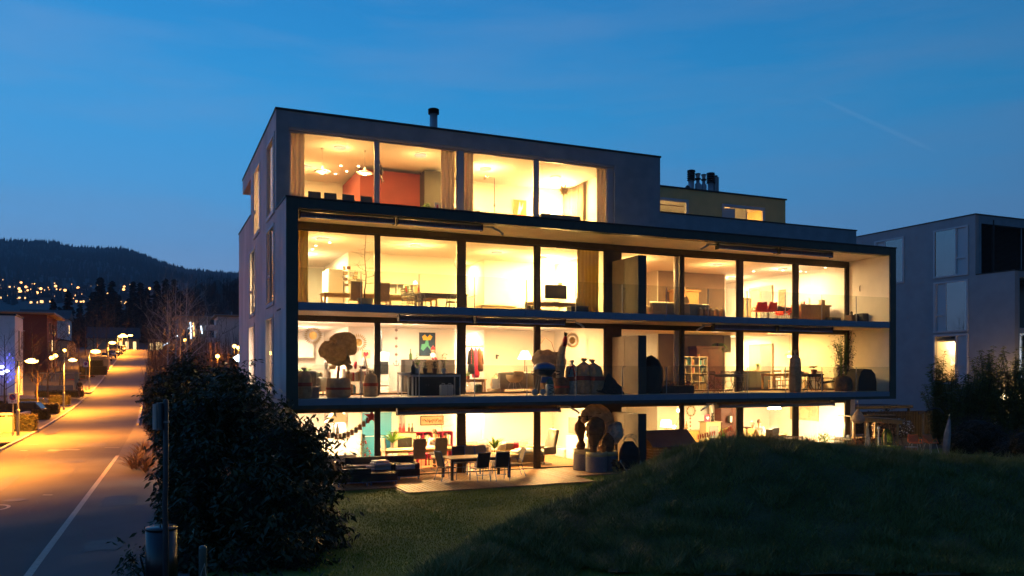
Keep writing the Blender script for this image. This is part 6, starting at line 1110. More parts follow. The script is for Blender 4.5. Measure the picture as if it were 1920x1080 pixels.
t = T('shell_wreath', 'round wreath of pale discs on the right flat ground floor wall', 'wreath', (XP(1298,33.0), 33.1, ZP(770, XP(1298,33.1), 33.1)))
for k in range(14): q = k*2*PI/14; MB().ell((.24*math.cos(q), -.02, .24*math.sin(q)), (.055,.03,.055), 8, 6).build('shell', M_['paper' if k % 2 else 'beige'], t, True)
MB().tube([(.24*math.cos(q*PI/8), 0, .24*math.sin(q*PI/8)) for q in range(17)], .012, 5).build('ring', M_['bark'], t)
t = T('heart_string', 'string of four brown hearts hanging below the wreath', 'decoration', (XP(1298,32.9), 33.05, ZP(780, XP(1298,33), 33.0))); MB().tube([(0,0,0),(0,0,-.75)], .004, 4).build('string', M_['dark'], t)
for k in range(4): MB().prism([(0,-.05),(.05,.01),(.03,.045),(0,.02),(-.03,.045),(-.05,.01)], -.01, .01).build('heart', M_['terra'], t).location = (0,0,-.12-.19*k)
cabinet('low pine chest with candles left of the tiled stove', XP(1296,32.4), 32.5, z, 1.1, .5, .85, 2, 'pine'); t = T('cone_ornament', 'small carved tree ornament on the pine chest', 'ornament', (XP(1287,32.3), 32.3, z+.87)); MB().lathe([(.08,0),(.02,.06),(.1,.1),(.03,.2),(.07,.22),(.01,.42)], 10).build('body', M_['oak'], t); MB().ell((0,0,.43),(.02,.02,.02),6,4).build('tip', M_['red'], t)
t = T('tiled_stove', 'tall pale stove with glass door and grey pipe in the right ground floor flat', 'stove', (XP(1334,31.8), 31.9, z)); MB().rbox((0,0,.65), (.85,.55,1.25), .03).build('body', M_['paper'], t); MB().bx(-.26,.26,-.30,-.278,.5,1.1).build('window', M_['grey'], t); MB().tube([(.05,0,1.28),(.05,0,2.2),(.05,0,2.44)], .1, 12).build('pipe', M_['lgrey'], t, True); MB().rbox((0,0,1.29), (.95,.62,.04), .01).build('ledge', M_['beige'], t)
t = T('framed_heart', 'red patterned heart box on the tiled stove', 'ornament', (XP(1326,31.7), 31.7, z+1.31)); MB().rbox((0,0,.16), (.32,.06,.32), .04).build('box', M_['pink'], t); MB().prism([(0,-.08),(.09,.02),(.05,.08),(0,.04),(-.05,.08),(-.09,.02)], -.045, -.035).build('heart', M_['white'], t).location = (0,0,.17)
t = T('black_figurine', 'black figurine beside the red heart box', 'ornament', (XP(1336,31.7), 31.7, z+1.31)); MB().lathe([(.08,0),(.05,.16),(.07,.24),(.03,.3),(.05,.36),(.01,.42)], 10).build('body', M_['black'], t, True); MB().ell((.05,0,.38), (.04,.02,.02), 6, 4).build('head', M_['black'], t)
for i, (pa, pb, pya, pyb, nn) in enumerate(((1307,1342,820,812,8),(1347,1373,815,802,7))):
    t = T('red_letter_garland', ['left red bunting string sloping up behind the right ground floor glass','right red bunting string before the cupboard behind the glass'][i], 'garland', (XP(pa,28.4), 28.4, 0)); xx0, xx1 = XP(pa,28.4), XP(pb,28.4); za, zb_ = ZP(pya, xx0, 28.4), ZP(pyb, xx1, 28.4)
    MB().tube([(0,0,za+.12),((xx1-xx0),0,zb_+.12)], .005, 4).build('cord', M_['red'], t)
    for k in range(nn): f = (k+.5)/nn; MB().rbox(((xx1-xx0)*f, 0, za+(zb_-za)*f), (.075,.02,.2), .02, ry=R(rnd.uniform(-15,15))).build('pennant', M_['red'], t)
cabinet('tall red and white cupboard at the right of the tiled stove', XP(1368,32.6), 32.7, z, 1.3, .5, 2.2, 2, 'redwood', name='wardrobe', cat='wardrobe'); t = T('handbag', 'black and cream striped bag hanging on the red cupboard', 'bag', (XP(1369,32.3), 32.3, z+1.35)); MB().rbox((0,0,0), (.34,.14,.36), .08).build('body', M_['black'], t, True); MB().rbox((0,-.075,0), (.12,.02,.3), .02).build('stripe', M_['white'], t); MB().tube([(-.12,0,.16),(0,0,.36),(.12,0,.16)], .012, 6).build('strap', M_['dark'], t)
potplant('spiky plant on the white side table behind the bunting', XP(1356,30.0), 30.0, z+.6, .12, .18, 18, .5, .02, pm='leaf', up=1.4, droop=.2); table('white side table behind the bunting', XP(1356,30.0), 30.0, z, .7, .5, .6, tm='white')
cabinet('white kitchen dresser behind the two diners', XP(1407,33.4), 33.5, z, 1.3, .5, 1.2, 2, 'white'); cabinet('red drawer unit behind the elderly diner', XP(1398,32.8), 32.9, z, .6, .5, .9, 1, 'redwood', name='drawer_unit', cat='drawers')
t = curtain('grey striped curtain behind the hanging glass lamp', XP(1414,34.6), XP(1442,34.6), 34.6, z, 2.5, 'grey')
person('elderly white haired person in a beige cardigan leaning over the table', XP(1412,29.6), 29.7, z+.0, R(-70), 'sit', mat('beige_cardigan', (.50,.36,.18), .9), mat('brown_trousers', (.1,.06,.04), .9), mat('white_hair', (.6,.58,.55), .8)); person('person in a pale blue top facing the elderly diner', XP(1427,30.5), 30.6, z, R(120), 'sit', mat('pale_blue_top', (.30,.38,.5), .9), mat('dark_blue_trousers', (.04,.05,.1), .9), mat('brown_hair', (.12,.06,.03), .8))
chair('highback', 'beige chair under the elderly diner by the dark mullion', XP(1400,29.5), 29.6, z, R(-70), 'chairs of the right ground floor flat', cm='beige'); chair('highback', 'brown chair back in the middle of the right ground floor flat', XP(1434,29.0), 29.0, z, R(10), 'chairs of the right ground floor flat', cm='walnut'); chair('highback', 'grey chair back under the glass lamp', XP(1447,29.6), 29.6, z, R(0), 'chairs of the right ground floor flat', cm='leather')
table('dining table under the bright glass lamp', XP(1432,30.0), 30.1, z, 2.2, .9, .75, tm='pine')
t = T('glass_pendant', 'cluster of bright glass shades hanging in the right ground floor flat', 'lamp', (XP(1452,29.9), 29.9, CZ['G'])); MB().tube([(0,0,0),(0,0,-.35)], .008, 5).build('cord', M_['dark'], t)
for k in range(6): q = k*PI/3; MB().lathe([(.03,0),(.13,-.16),(.1,-.2),(.01,-.05)], 12, c=(.24*math.cos(q), .12*math.sin(q), -.33)).build('shade', emit('glass_shade_glow', (1,.88,.62), 16), t, True)
lamp('shade_light', 'POINT', (0,-.2,-.75), 90*LK, PALE, t, .15)
t = T('teak_bench', 'slatted teak garden bench back showing above the mound', 'bench', (XP(1476,26.9), 26.9, zd)); 
for k in range(17): MB().bx(-.8+.1*k-.018, -.8+.1*k+.022, -.012, .012, .45, .9-.02*abs(k-8)**1.2*.1).build('back_slat', M_['teak'], t)
MB().tube([(-.85+.17*k, 0, .93-.0009*(k*1.0-5)**2*2) for k in range(11)], .03, 6).build('top_rail', M_['teak'], t)
for k in range(5): MB().bx(-.85,.85,-.12-.1*k,-.04-.1*k,.42,.445).build('seat_slat', M_['teak'], t)
for s in (-1, 1): MB().bx(s*.83-.03, s*.83+.03, -.03,.03,0,.93).build('leg', M_['teak'], t); MB().bx(s*.83-.03, s*.83+.03, -.55,-.49,0,.62).build('leg', M_['teak'], t); MB().bx(s*.83-.03, s*.83+.03, -.55,.0,.621,.65).build('armrest', M_['teak'], t)
picture('grey brown face drawing on the right ground floor wall', 29.22, 30.7, 1.75, 1.9, .75, 'beige', 'jute', rz=R(-90), marks=[('paper', [(-.12,-.35),(.12,-.35),(.17,.1),(.0,.35),(-.17,.1)]), ('beige', [(-.42,-.2),(-.3,-.25),(-.28,.2),(-.4,.25)]), ('beige', [(.3,-.25),(.42,-.2),(.4,.25),(.28,.2)])])
part('interior_wall', M_['wall'], B, (26.42, 29.24, 33.18, 33.3, z, CZ['G']-.002))
leafy('leafy plant in a red square pot at the right end of the ground floor glass', XP(1545,27.3), 27.3, zd, .3, .42, (.34,.3,.34), 260, .1, pm='red', seed=22); t = T('red_cube_planter', 'red cube planter by the right ground floor glass', 'planter', (XP(1549,27.2), 27.2, zd)); MB().rbox((0,0,.22), (.62,.5,.44), .02).build('body', M_['red'], t); MB().bx(-.28,.28,-.22,.22,.441,.45).build('soil', M_['bark'], t)
t = T('pine_side_box', 'small pine stool with pink ornaments behind the teak bench', 'stool', (XP(1518,28.6), 28.6, z)); MB().rbox((0,0,.42), (.5,.35,.05), .01).build('seat', M_['pine'], t); [MB().bx(a-.02,a+.02,b-.02,b+.02,0,.39).build('leg', M_['pine'], t) for a in (-.2,.2) for b in (-.13,.13)]; MB().ell((-.05,0,.52),(.09,.09,.08),10,7).build('ornament', M_['pink'], t, True)
t = T('bistro_table', 'round topped lit bistro table at the right end of the terrace', 'table', (XP(1577,26.9), 26.9, zd)); MB().lathe([(.42,.70),(.42,.73)], 24).build('tabletop', M_['paper'], t); MB().tube([(0,0,.02),(0,0,.70)], .03, 8).build('column', M_['alu'], t); MB().lathe([(.22,0),(.2,.02)], 16).build('foot_plate', M_['dark'], t)
sofa('dark outdoor lounger beside the bistro table', XP(1578,28.8)+.0, 27.6, zd, 1.3, .7, R(180), 'leather', h=.9, arms=False)
table('dark covered folding table right of the bistro table', XP(1600,27.6), 27.6, zd, 1.4, .8, .7, tm='dark', lw=.03)
t = T('window_glow_lamp', 'bright lamp low in the last ground floor bay', 'lamp', (28.72, 28.25, z)); MB().tube([(0,0,0),(0,0,.8)], .012, 6).build('pole', M_['chrome'], t); MB().lathe([(.2,.8),(.15,1.1),(.14,1.1),(.19,.8)], 18).build('shade', emit('shade_hot_glow', (1,.85,.6), 9), t, True); lamp('shade_light', 'POINT', (0,.0,1.2), 26*LK, PALE, t, .1)
# wicker lamp hanging at the corner
t = T('wicker_lantern', 'drop shaped pale wicker lantern hanging at the building corner', 'lantern', (XP(1609,26.0), 26.0, 2.58)); MB().tube([(0,0,0),(0,0,-.42)], .01, 5).build('cord', M_['paper'], t); MB().lathe([(.02,-.4),(.07,-.5),(.2,-.68),(.28,-.85),(.26,-.97),(.14,-1.05),(.02,-1.06)], 18).build('basket', mat('wicker', (.45,.32,.24), .8, var=.3, vs=30, bump=.8, bs=60), t, True)
# ================================================================ garden to the right
def GP(px, d): return AT(px, d)
x, y = GP(1632, 37.0); t = T('wood_store', 'open timber lean-to stacked with split firewood', 'wood store', (x, y, 0), R(-20))
for a in (-1.0, .0, 1.0): MB().bx(a-.05,a+.05,-.5,-.4,0,1.62-.08*(a+1)).build('post', M_['pine'], t); MB().bx(a-.05,a+.05,.4,.5,0,1.75-.08*(a+1)).build('post', M_['pine'], t)
MB().box((0,-.05,1.66), (2.5,1.25,.05), ry=R(4)).build('roof_board', M_['teak'], t); MB().box((0,-.55,1.55), (2.4,.05,.16), ry=R(4)).build('fascia', M_['pine'], t); MB().box((-.1,.0,1.76), (2.2,.12,.05), ry=R(-1)).build('batten', M_['pine'], t); MB().box((.4,-.2,1.8), (1.3,.1,.05), ry=R(2)).build('batten', M_['teak'], t)
for k in range(9): MB().bx(.05,.98,-.46,-.43,.05+.085*k,.11+.085*k).build('slat', M_['teak'], t)
lg = [mat('log_end_%s' % n_, c, .85, var=.25, vs=12) for n_, c in (('light',(.42,.25,.12)),('tan',(.33,.18,.08)),('dark',(.18,.1,.05)))]
for r_ in range(10):
    for k in range(20): 
        xx = -.95+.098*k+rnd.uniform(-.02,.02); zz = .86 if xx > 0 else .08; zz += .075*r_+rnd.uniform(-.015,.015)
        if zz < 1.42: MB().lathe([(rnd.uniform(.032,.048),-.2),(rnd.uniform(.032,.048),.2)], 5, c=(xx, -.28+rnd.uniform(-.05,.05), zz), axis='y').build('log', lg[rnd.randrange(3)], t)
for i in range(3): tt = T('garden_tool', ['rake','spade','long broom'][i]+' leaning on the front of the wood store', 'garden tool', (x+.35+.16*i, y-.9, 0), 0, 'tools leaning on the wood store'); MB().tube([(0,0,.1),(.03,.25,1.55)], .014, 6).build('handle', M_['pine'], tt); MB().rbox((0,-.01,.12), (.2,.03,.24), .01).build('head', M_['galv'] if i else M_['terra'], tt)
x, y = GP(1627, 35.6); t = T('garden_obelisk', 'slender pale pyramid obelisk with a glass top before the wood store', 'obelisk', (x, y, 0)); MB().lathe([(.24,0),(.045,1.35)], 4).build('body', mat('pale_driftwood', (.4,.37,.32), .8, var=.3, vs=8), t); MB().ell((0,0,1.42), (.06,.06,.10), 10, 8).build('finial', M_['paper'], t, True); [MB().ell((.12-.03*k, -.15+.02*k, .25+.3*k), (.03,.03,.03), 6, 4).build('hole', M_['dark'], t) for k in range(3)]
x, y = GP(1665, 35.4); t = T('green_tub', 'yellow green rectangular tub holding a coiled hose', 'tub', (x, y, 0), R(-10)); mb = MB(); mb.prism([(-.38,0),(.38,0),(.45,.5),(-.45,.5)], -.25, .25); mb.build('body', mat('lime_plastic', (.28,.32,.02), .5), t); MB().rbox((0,0,.5), (.96,.56,.04), .015).build('rim', mat('lime_plastic', (.28,.32,.02), .5), t)
t = T('garden_hose', 'big loops of green hose hanging beside the white pipe', 'hose', (x+.35, y+.35, 0)); 
for k in range(5): MB().tube([((.30-.03*k)*math.cos(q)+.02*k, .05*k, .72+(.50-.04*k)*math.sin(q)) for q in [i*PI/9 for i in range(19)]], .018, 6).build('hose_loop', mat('green_hose', (.10,.19,.02), .5), t, True)
MB().bx(-.04,.04,.1,.18,0,1.2).build('post', M_['pine'], t)
t = T('white_pipe', 'upright pale pipe standing behind the green tub', 'pipe', (x-.12, y+.4, 0)); MB().tube([(0,0,0),(0,0,1.25)], .035, 8).build('pipe', M_['lgrey'], t); MB().ell((0,0,1.28), (.07,.07,.06), 8, 6).build('cap', M_['white'], t)
cu = mat('garden_chair_orange', (.85,.22,.07), .55, trans=.25)
M_['gorange'] = cu
for i, (px, d, rz) in enumerate(((1715,35.6,R(150)),(1745,35.6,R(170)))): xx, yy = GP(px, d); chair('shell', ['orange garden chair left of the thin pole','orange garden chair right of the thin pole'][i], xx, yy, .16, rz, 'orange garden chairs', cm='gorange')
xx, yy = GP(1709, 35.7); t = T('pink_crate', 'pale pink plastic crate in front of the left orange chair', 'crate', (xx, yy, 0)); MB().rbox((0,0,.22), (.4,.3,.42), .03).build('body', mat('pink_plastic', (.4,.2,.16), .6), t); MB().rbox((0,0,.44), (.43,.33,.03), .01).build('rim', M_['lgrey'], t)
xx, yy = GP(1731, 36.6); t = T('parasol_pole', 'thin steel pole with a long drooping boom arm', 'parasol pole', (xx, yy, 0)); MB().tube([(0,0,0),(0,0,1.85)], .03, 8).build('pole', M_['teak'], t); MB().tube([(-.28,0,1.86),(.3,0,2.0),(.75,0,2.1),(1.05,0,2.05),(1.3,0,1.85)], .03, 6).build('boom', M_['dark'], t)
xx, yy = GP(1774, 35.6); t = T('wrapped_parasol', 'closed parasol wrapped in pale grey cloth leaning by the dark bush', 'parasol', (xx, yy, 0)); mb = MB(); mb.tube([(-.03,0,.05),(.02,0,.5),(.08,0,1.0),(.2,0,1.65)], [.13,.15,.14,.05], 12); mb.build('wrap', mat('grey_parasol_cloth', (.26,.24,.25), .9, var=.25, bump=.8, bs=14), t, True); MB().tube([(.18,0,1.6),(.22,0,1.9)], .02, 6).build('pole', M_['galv'], t)
xx, yy = GP(1692, 37.4); t = T('seed_head_shrub', 'airy little shrub covered in white seed heads', 'shrub', (xx, yy, 0)); bare(t, (0,0,0), 1.5, 44, M_['bark'], 1, .3, .02, n0=12, lo=.45); rg = np.random.default_rng(14); P = rg.normal(0,1,(150,3)); P /= np.linalg.norm(P,axis=1)[:,None]; P = P*rg.uniform(.5,1,150)[:,None]*np.array([.5,.5,.42])+np.array([0,0,1.2]); V, F = leaves(P, .07, rg, .9); np_mesh('seed_heads', V, F, M_['white'], t)
# dark timber fence between the gardens
t = T('timber_fence', 'dark close boarded fence in front of the grey neighbouring house', 'fence', (32, 33.5, 0)); fb = mat('fence_board', (.045,.036,.026), .85, var=.3, vs=4)
bcache = MB().bx(0,.17,0,.025,.05,1.55).build('board', fb, t); 
for k in range(1, 70): o = link('board', bcache.data, t, loc=(.18*k, -.03*k*.6 if k < 40 else -.03*24-.015*(k-40), 0))
MB().tube([(0,.06,1.3),(7,-.7,1.3)], .035, 4).tube([(0,.06,.4),(7,-.7,.4)], .035, 4).build('rail', fb, t)
t = T('dark_canopy_roof', 'flat dark canopy roof beyond the timber fence', 'canopy', (36, 35.5, 0)); MB().bx(-3.5,5,-1.2,1.5,1.62,1.78).build('roof', M_['cap'], t); [MB().bx(a-.05,a+.05,-1.1,-1.0,0,1.62).build('post', fb, t) for a in (-3.3,0,3,4.8)]
# ================================================================ neighbouring building on the right
NX, NY1, NY2 = 43.6, 32.25, 29.9
NB = T('neighbour_building', 'grey mauve neighbouring apartment building with one lit side window', 'building', (NX, NY2, 0)); ns = mat('neighbour_render', (.31,.30,.33), .85, var=.07, vs=1.5, bump=.25, bs=50)
NH = [(32.7,35.0,9.44,12.37),(32.7,35.0,6.13,9.19),(32.7,35.0,3.04,6.0),(37.15,39.45,9.43,12.37)]
mb = MB(); holed(mb, 'x', NX, NX+.3, NY1+.01, 46, 0, 12.88, NH); bw(mb, 'side_wall', ns, NB); part('side_wall', ns, NB, (NX, NX+.3, NY2, NY1+.008, 1.3, 9.36))
mb = MB(); holed(mb, 'y', NY1, NY1+.3, NX+.3, 60, 9.3, 12.88, [(44.1, 58, 9.5, 12.4)]); bw(mb, 'front_wall', M_['render_front'], NB)
part('front_wall', M_['render_front'], NB, (NX+.3, 44.0, NY2, NY2+.3, 1.3, 9.36), (44.0, 60, NY2, NY2+.25, 9.0, 9.36), (44.0, 60, NY2, NY2+2.3, 5.9, 6.2), (44.0, 60, NY2, NY2+2.3, 2.9, 3.2))
part('roof_flashing', M_['cap'], NB, (NX-.03, 60, NY1-.03, NY1+.3, 12.882, 12.95), (NX-.03, NX+.33, NY1+.3, 46, 12.882, 12.95), (NX-.03, 60, NY2-.03, NY1-.04, 9.362, 9.42))
part('roof', M_['cap'], NB, (NX+.33, 60, NY1+.3, 46, 12.7, 12.8), (NX+.3, 60, 45.7, 46, 0, 12.7))
for i, (y0, y1, z0, z1) in enumerate(NH):
    fm = M_['wfr']; f = part('side_window', fm, NB, (NX-.05, NX+.08, y0, y1, z1-.1, z1), (NX-.07, NX+.08, y0, y1, z0, z0+.1), (NX-.05, NX+.08, y0, y0+.1, z0+.1, z1-.1), (NX-.05, NX+.08, y1-.1, y1, z0+.1, z1-.1))
    wn = i in (1,); n0, n1 = (y1-.85, y1-.1) if i in (1, 3) else (y0+.1, y0+.85); w0, w1 = (y0+.1, n0) if i in (1, 3) else (n1, y1-.1)
    part_s('sash', fm, f, (NX-.02, NX+.05, n0, n0+.08, z0+.1, z1-.1), (NX-.02, NX+.05, n1-.08, n1, z0+.1, z1-.1), (NX-.02, NX+.05, n0+.08, n1-.08, z0+1.02, z0+1.12)); part_s('sash_panel', fm, f, (NX+.05, NX+.07, n0+.08, n1-.08, z0+.1, z1-.1))
    part_s('pane', GL if i == 2 else glass('dusk_mirror_glass', (.25,.3,.32), 4), f, (NX+.0, NX+.015, w0, w1, z0+.1, z1-.1))
    if i == 1: part_s('blind', M_['screen'], f, (NX+.08, NX+.1, w0, w1, z0+.7, z1-.1))
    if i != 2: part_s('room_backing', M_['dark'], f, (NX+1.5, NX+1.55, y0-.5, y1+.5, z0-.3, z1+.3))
part('interior_wall', M_['wall'], NB, (NX+.3, NX+.32, 35.2, 38, 3.2, 5.9), (NX+3.5, NX+3.6, 31.9, 38, 3.2, 5.9), (NX+.3, NX+3.5, 38, 38.1, 3.2, 5.9), (NX+.32, NX+3.5, 32.55, 32.6, 3.2, 5.9)); part('ceiling', M_['ceil'], NB, (NX+.3, NX+3.6, 32.55, 38, 5.9, 5.98)); part('interior_floor', M_['parquet'], NB, (NX+.3, NX+3.6, 32.55, 38, 3.1, 3.2))
t = T('ceiling_lamp', 'ceiling lamp in the lit room of the neighbouring building', 'lamp', (NX+1.8, 34.6, 5.9)); MB().lathe([(.2,-.05),(.2,0)], 16).build('housing', M_['white'], t); lamp('diffuser_light', 'POINT', (0,0,-.4), 75*LK, WARM, t, .12)
# venetian blinds of its penthouse and the lit bay below
t = T('venetian_blind', 'dark lowered venetian blinds across the neighbour\'s top floor', 'blind', (44.1, NY1+.12, 9.5)); 
for k in range(40): MB().box((6.9, 0, .04+.072*k), (13.6,.05,.008), rx=R(35)).build('slat', M_['dark'], t)
MB().bx(3.6,3.66,-.05,.05,0,2.9).bx(0,.06,-.05,.05,0,2.9).build('guide_rail', M_['galv'], t)
part('interior_wall', M_['walldark'], NB, (44.0, 60, 34.4, 34.5, 9.36, 12.7)); part('window_frame', M_['bronze'], NB, (44.0, 60, NY1, NY1+.1, 5.0, 5.9), (44.0, 44.3, NY1, NY1+.1, 3.2, 5.0), (46.6, 46.8, NY1, NY1+.1, 3.2, 5.0))
part('window_frame', M_['screen'], NB, (44.0, 60, NY1+.0, NY1+.1, 6.2, 9.0)); part('interior_wall', M_['wall'], NB, (43.9, 60, 35, 35.1, .0, 5.9), (44.0, 60, NY1+.3, 35, 5.6, 5.7))
t = T('net_light', 'net of small white lights in the neighbour\'s lower bay', 'fairy lights', (44.1, 31.9, 3.3)); EMW = emit('fairy_white_glow', (.8,.85,1), 25)
for k in range(9):
    for j in range(14): MB().ell((.12+.22*k+(.1 if j % 2 else 0), 0, .1+.17*j), (.022,.022,.022), 5, 4).build('bulb', EMW, t)
MB().bx(0,2.3,.02,.03,2.4,2.42).build('cord', M_['dark'], t); lamp('net_glow', 'POINT', (1.2,-.3,1.2), 30, (.7,.8,1), t, .3)
t = T('roof_vent', 'small flat capped vent on the neighbouring roof', 'vent', (XP(1786,36), 36, 12.8)); MB().lathe([(.15,0),(.15,.35)], 12).build('pipe', M_['alu'], t); MB().lathe([(.3,.38),(.3,.42)], 14).build('cap', M_['dark'], t)
for i, (x, y, p) in enumerate((AT(1884,45)+(60,), AT(1916,45)+(60,))): t = T('window_glow_globe', ['globe added for the window glow behind the bamboo hedge, left','globe added for the window glow behind the bamboo hedge, right'][i], 'lamp', (x, y, 2.35)); MB().ell((0,0,0), (.30,.16,.22), 12, 8).build('globe', G_LAMP, t, True); MB().tube([(0,0,-2.3),(0,0,-.14)], .03, 8).build('post', M_['dark'], t); lamp('point_light', 'POINT', (-.1,-.35,.1), p*3.2, WARM2, t, .15)  # added globes on posts, standing in for a lit lower window
# lit window seen through leaves between the buildings
t = T('distant_lit_window', 'lit ground floor window between the two buildings behind leaves', 'window', (XP(1642,46), 46, 1.6)); MB().bx(-1.2,1.2,0,.02,0,1.9).build('pane', emit('far_window_glow', (1,.72,.30), 1.6), t); MB().bx(-1.3,-1.2,-.03,.03,-.1,2.0).bx(1.2,1.3,-.03,.03,-.1,2.0).bx(-1.2,1.2,-.03,.03,1.9,2.0).bx(-.03,.03,-.03,-.001,0,1.9).build('frame', M_['wfr'], t)
# ================================================================ houses along the street
def house(name, label, x0, x1, y0, y1, z0, z1, wm, roof='flat', eave=.5, wins=(), base=None, pitch=0):
    t = T(name, label, 'building', (x0, y0, z0)); 
    part('wall', wm, t, (x0, x1, y0, y1, z0-2, z1))
    if roof == 'flat': part('roof', M_['cap'], t, (x0-.1, x1+.1, y0-.1, y1+.1, z1, z1+.2))
    elif roof == 'eave': part('roof', mat('eave_boards', (.30,.18,.09), .7), t, (x0-eave, x1+eave, y0-eave, y1+eave, z1, z1+.25)); part('roof_sheet', M_['galv'], t, (x0-eave, x1+eave, y0-eave, y1+eave, z1+.252, z1+.4))
    else:
        mb = MB(); ax = 'y' if roof == 'gable_y' else 'x'
        a0, a1, b0, b1 = (x0-eave, x1+eave, y0-.4, y1+.4) if ax == 'y' else (y0-eave, y1+eave, x0-.4, x1+.4)
        mb.prism([(a0, z1+.01), (a1, z1+.01), ((a0+a1)/2, z1+pitch)], b0, b1, ax); bw(mb, 'roof', mat('slate_roof', (.045,.045,.05), .7, var=.2, vs=2), t)
    for (side, u0, u1, w0, w1, k) in wins:
        gm = {'d': mat('dark_window', (.02,.025,.035), .15), 'l': emit('lit_window_glow', (1,.62,.25), 1.6), 'g': M_['grey']}[k]
        if side == 'f':
            f = part('window', M_['wfr'], t, (u0-.08, u1+.08, y0-.04, y0-.001, w0-.08, w1+.08)); part_s('pane', gm, f, (u0, u1, y0-.06, y0-.041, w0, w1))
        else:
            xx = x1 if side == 'r' else x0; s = 1 if side == 'r' else -1; a, b = sorted((xx+s*.001, xx+s*.04)); f = part('window', M_['wfr'], t, (a, b, u0-.08, u1+.08, w0-.08, w1+.08)); a, b = sorted((xx+s*.041, xx+s*.06)); part_s('pane', gm, f, (a, b, u0, u1, w0, w1))
    return t
pw = mat('white_render', (.78,.74,.76), .85, var=.05); rb = mat('red_brown_render', (.17,.065,.05), .85, var=.08, vs=.8); cw = mat('cream_render', (.50,.42,.30), .85, var=.05); pkw = mat('pale_pink_render', (.78,.68,.68), .85, var=.05)
H1 = house('apartment_house', 'white flat roofed house with a corner balcony at the left edge', -30, -14, 104, 110, .4, 10.0, pw, 'flat', wins=[('r',106.5,107.6,5.6,8.4,'g'),('r',108.8,109.2,6.4,8.4,'g'),('r',106.3,107.6,1.4,4.4,'d'),('f',-20,-18,5.6,8.0,'g'),('f',-20,-17.5,1.2,4.3,'d')])
mb = MB(); part('balcony', pw, H1, (-24,-15.8,101.8,103.99,5.2,5.9)); 
for k in range(28): part('baluster', M_['dark'], H1, (-24+.29*k, -23.97+.29*k, 101.85, 101.88, 5.9, 6.9))
part('handrail', M_['galv'], H1, (-24, -15.9, 101.82, 101.9, 6.9, 6.97))
H2 = house('apartment_house', 'red brown house with deep flat eaves and one lit window', -34, -15, 143, 157, 2.2, 12.6, rb, 'eave', 1.1, wins=[('r',149,150,7.2,8.9,'l'),('r',146,146.8,10,11.6,'d'),('r',149,149.8,10,11.4,'d'),('r',153,154,10,11.4,'d'),('r',153,154,7.2,8.9,'d'),('r',145,146,6.8,8.6,'d'),('r',150,151,4,5.8,'d'),('f',-27,-25,6.2,8,'d'),('r',146.5,147.2,3.8,5.6,'d')])
part('wall', rb, H2, (-33,-18,141.2,142.99,0,10.0)); part('parapet', M_['wfr'], H2, (-33.1,-17.9,141.1,142.99,10.0,10.12))
t = T('roof_unit', 'flat dark roof unit on the red brown house', 'roof unit', (-30,148,13)); MB().bx(-3,3,-2,2,0,1.2).build('housing', M_['galv'], t); MB().bx(-3.1,3.1,-2.1,2.1,1.2,1.3).build('lid', M_['dark'], t)
t = T('roof_mast', 'small roof mast with a white light on the red brown house', 'mast', (-25.5,147,13)); MB().tube([(0,0,0),(0,0,1.3)], .12, 8).build('mast', M_['galv'], t); MB().ell((0,0,1.45), (.22,.22,.22), 8, 6).build('light', emit('mast_glow', (1,.8,.8), 4), t)
house('small_house', 'small cream house with a low gabled roof beyond the red brown one', -27, -16, 187, 207, 4.8, 10.2, cw, 'gable_y', .6, wins=[('r',189,190,6.5,9,'d'),('r',192,193.5,6.5,9,'d'),('r',196,197.5,6.5,9,'d'),('r',200,201.5,6.5,9,'d')], pitch=1.3)
house('small_house', 'pale blue white gabled house with two lit windows among the firs', -30, -19.5, 229, 240, 10, 17.0, pw, 'gable_x', .7, wins=[('f',-27,-25.4,14.4,15.8,'l'),('f',-26.6,-25.2,11.6,12.8,'l'),('r',231,233,13.5,15.6,'l')], pitch=2.6)
house('small_house', 'low house with a lit gable at the far end of the street', -1.5, 7.5, 252, 262, 9.4, 13.2, mat('ochre_render', (.36,.27,.10), .85), 'gable_y', .5, wins=[('f',.5,2.2,10.2,12.4,'l'),('f',3.6,5.0,13.6,15.2,'l'),('f',-1.0,-.2,10,12,'l')], pitch=4.4)
house('small_house', 'low dark roofed house left of the lit gable at the street end', -17, -4, 256, 266, 9.4, 13.4, cw, 'gable_x', .6, wins=[('f',-9,-8.2,10.2,12.6,'l'),('f',-7.4,-6.6,10.2,12.6,'l'),('f',-5.4,-4.6,10.2,12.6,'l')], pitch=3.4)
# pink apartments right of the street
zg = 8.0
H3 = house('apartment_house', 'pale pink three storey apartments with corner balconies', 13.8, 34, 203, 216, 7.0, 17.0, pkw, 'eave', .8, wins=[('f',19.6,21.0,14.3,16.2,'g'),('f',19.6,21.0,11.2,13.3,'g'),('f',19.6,21.0,8.2,9.8,'l')])
for z_ in (8.0, 11.0, 14.0):
    part('balcony', pkw, H3, (11.4,13.79,203.2,208,z_-.15,z_+.05)); part('balcony_front', pkw, H3, (11.4,13.79,203.1,203.19,z_-.1,z_+1.0)); part('balcony_side', pkw, H3, (11.3,11.39,203.2,208,z_-.1,z_+1.0)); part('balcony_door', mat('dark_window', (.02,.025,.035), .15), H3, (13.74,13.79,204,206.5,z_+.06,z_+2.2))
part('post', pkw, H3, (11.4,11.6,203.2,203.4,7,17)); part('roof_pipe', M_['galv'], H3, (17,17.3,206,206.3,17.4,18.4), (24,24.3,206,206.3,17.4,18.0))
H4 = house('apartment_house', 'dark roofed apartment block with balconies strung with white lights', 5.8, 13.5, 228, 244, 8, 18.2, mat('grey_render', (.25,.22,.21), .85), 'eave', .9, wins=[('f',7.5,8.6,12,14,'d'),('f',10,11,12,14,'d'),('f',10,11,15,17,'d')])
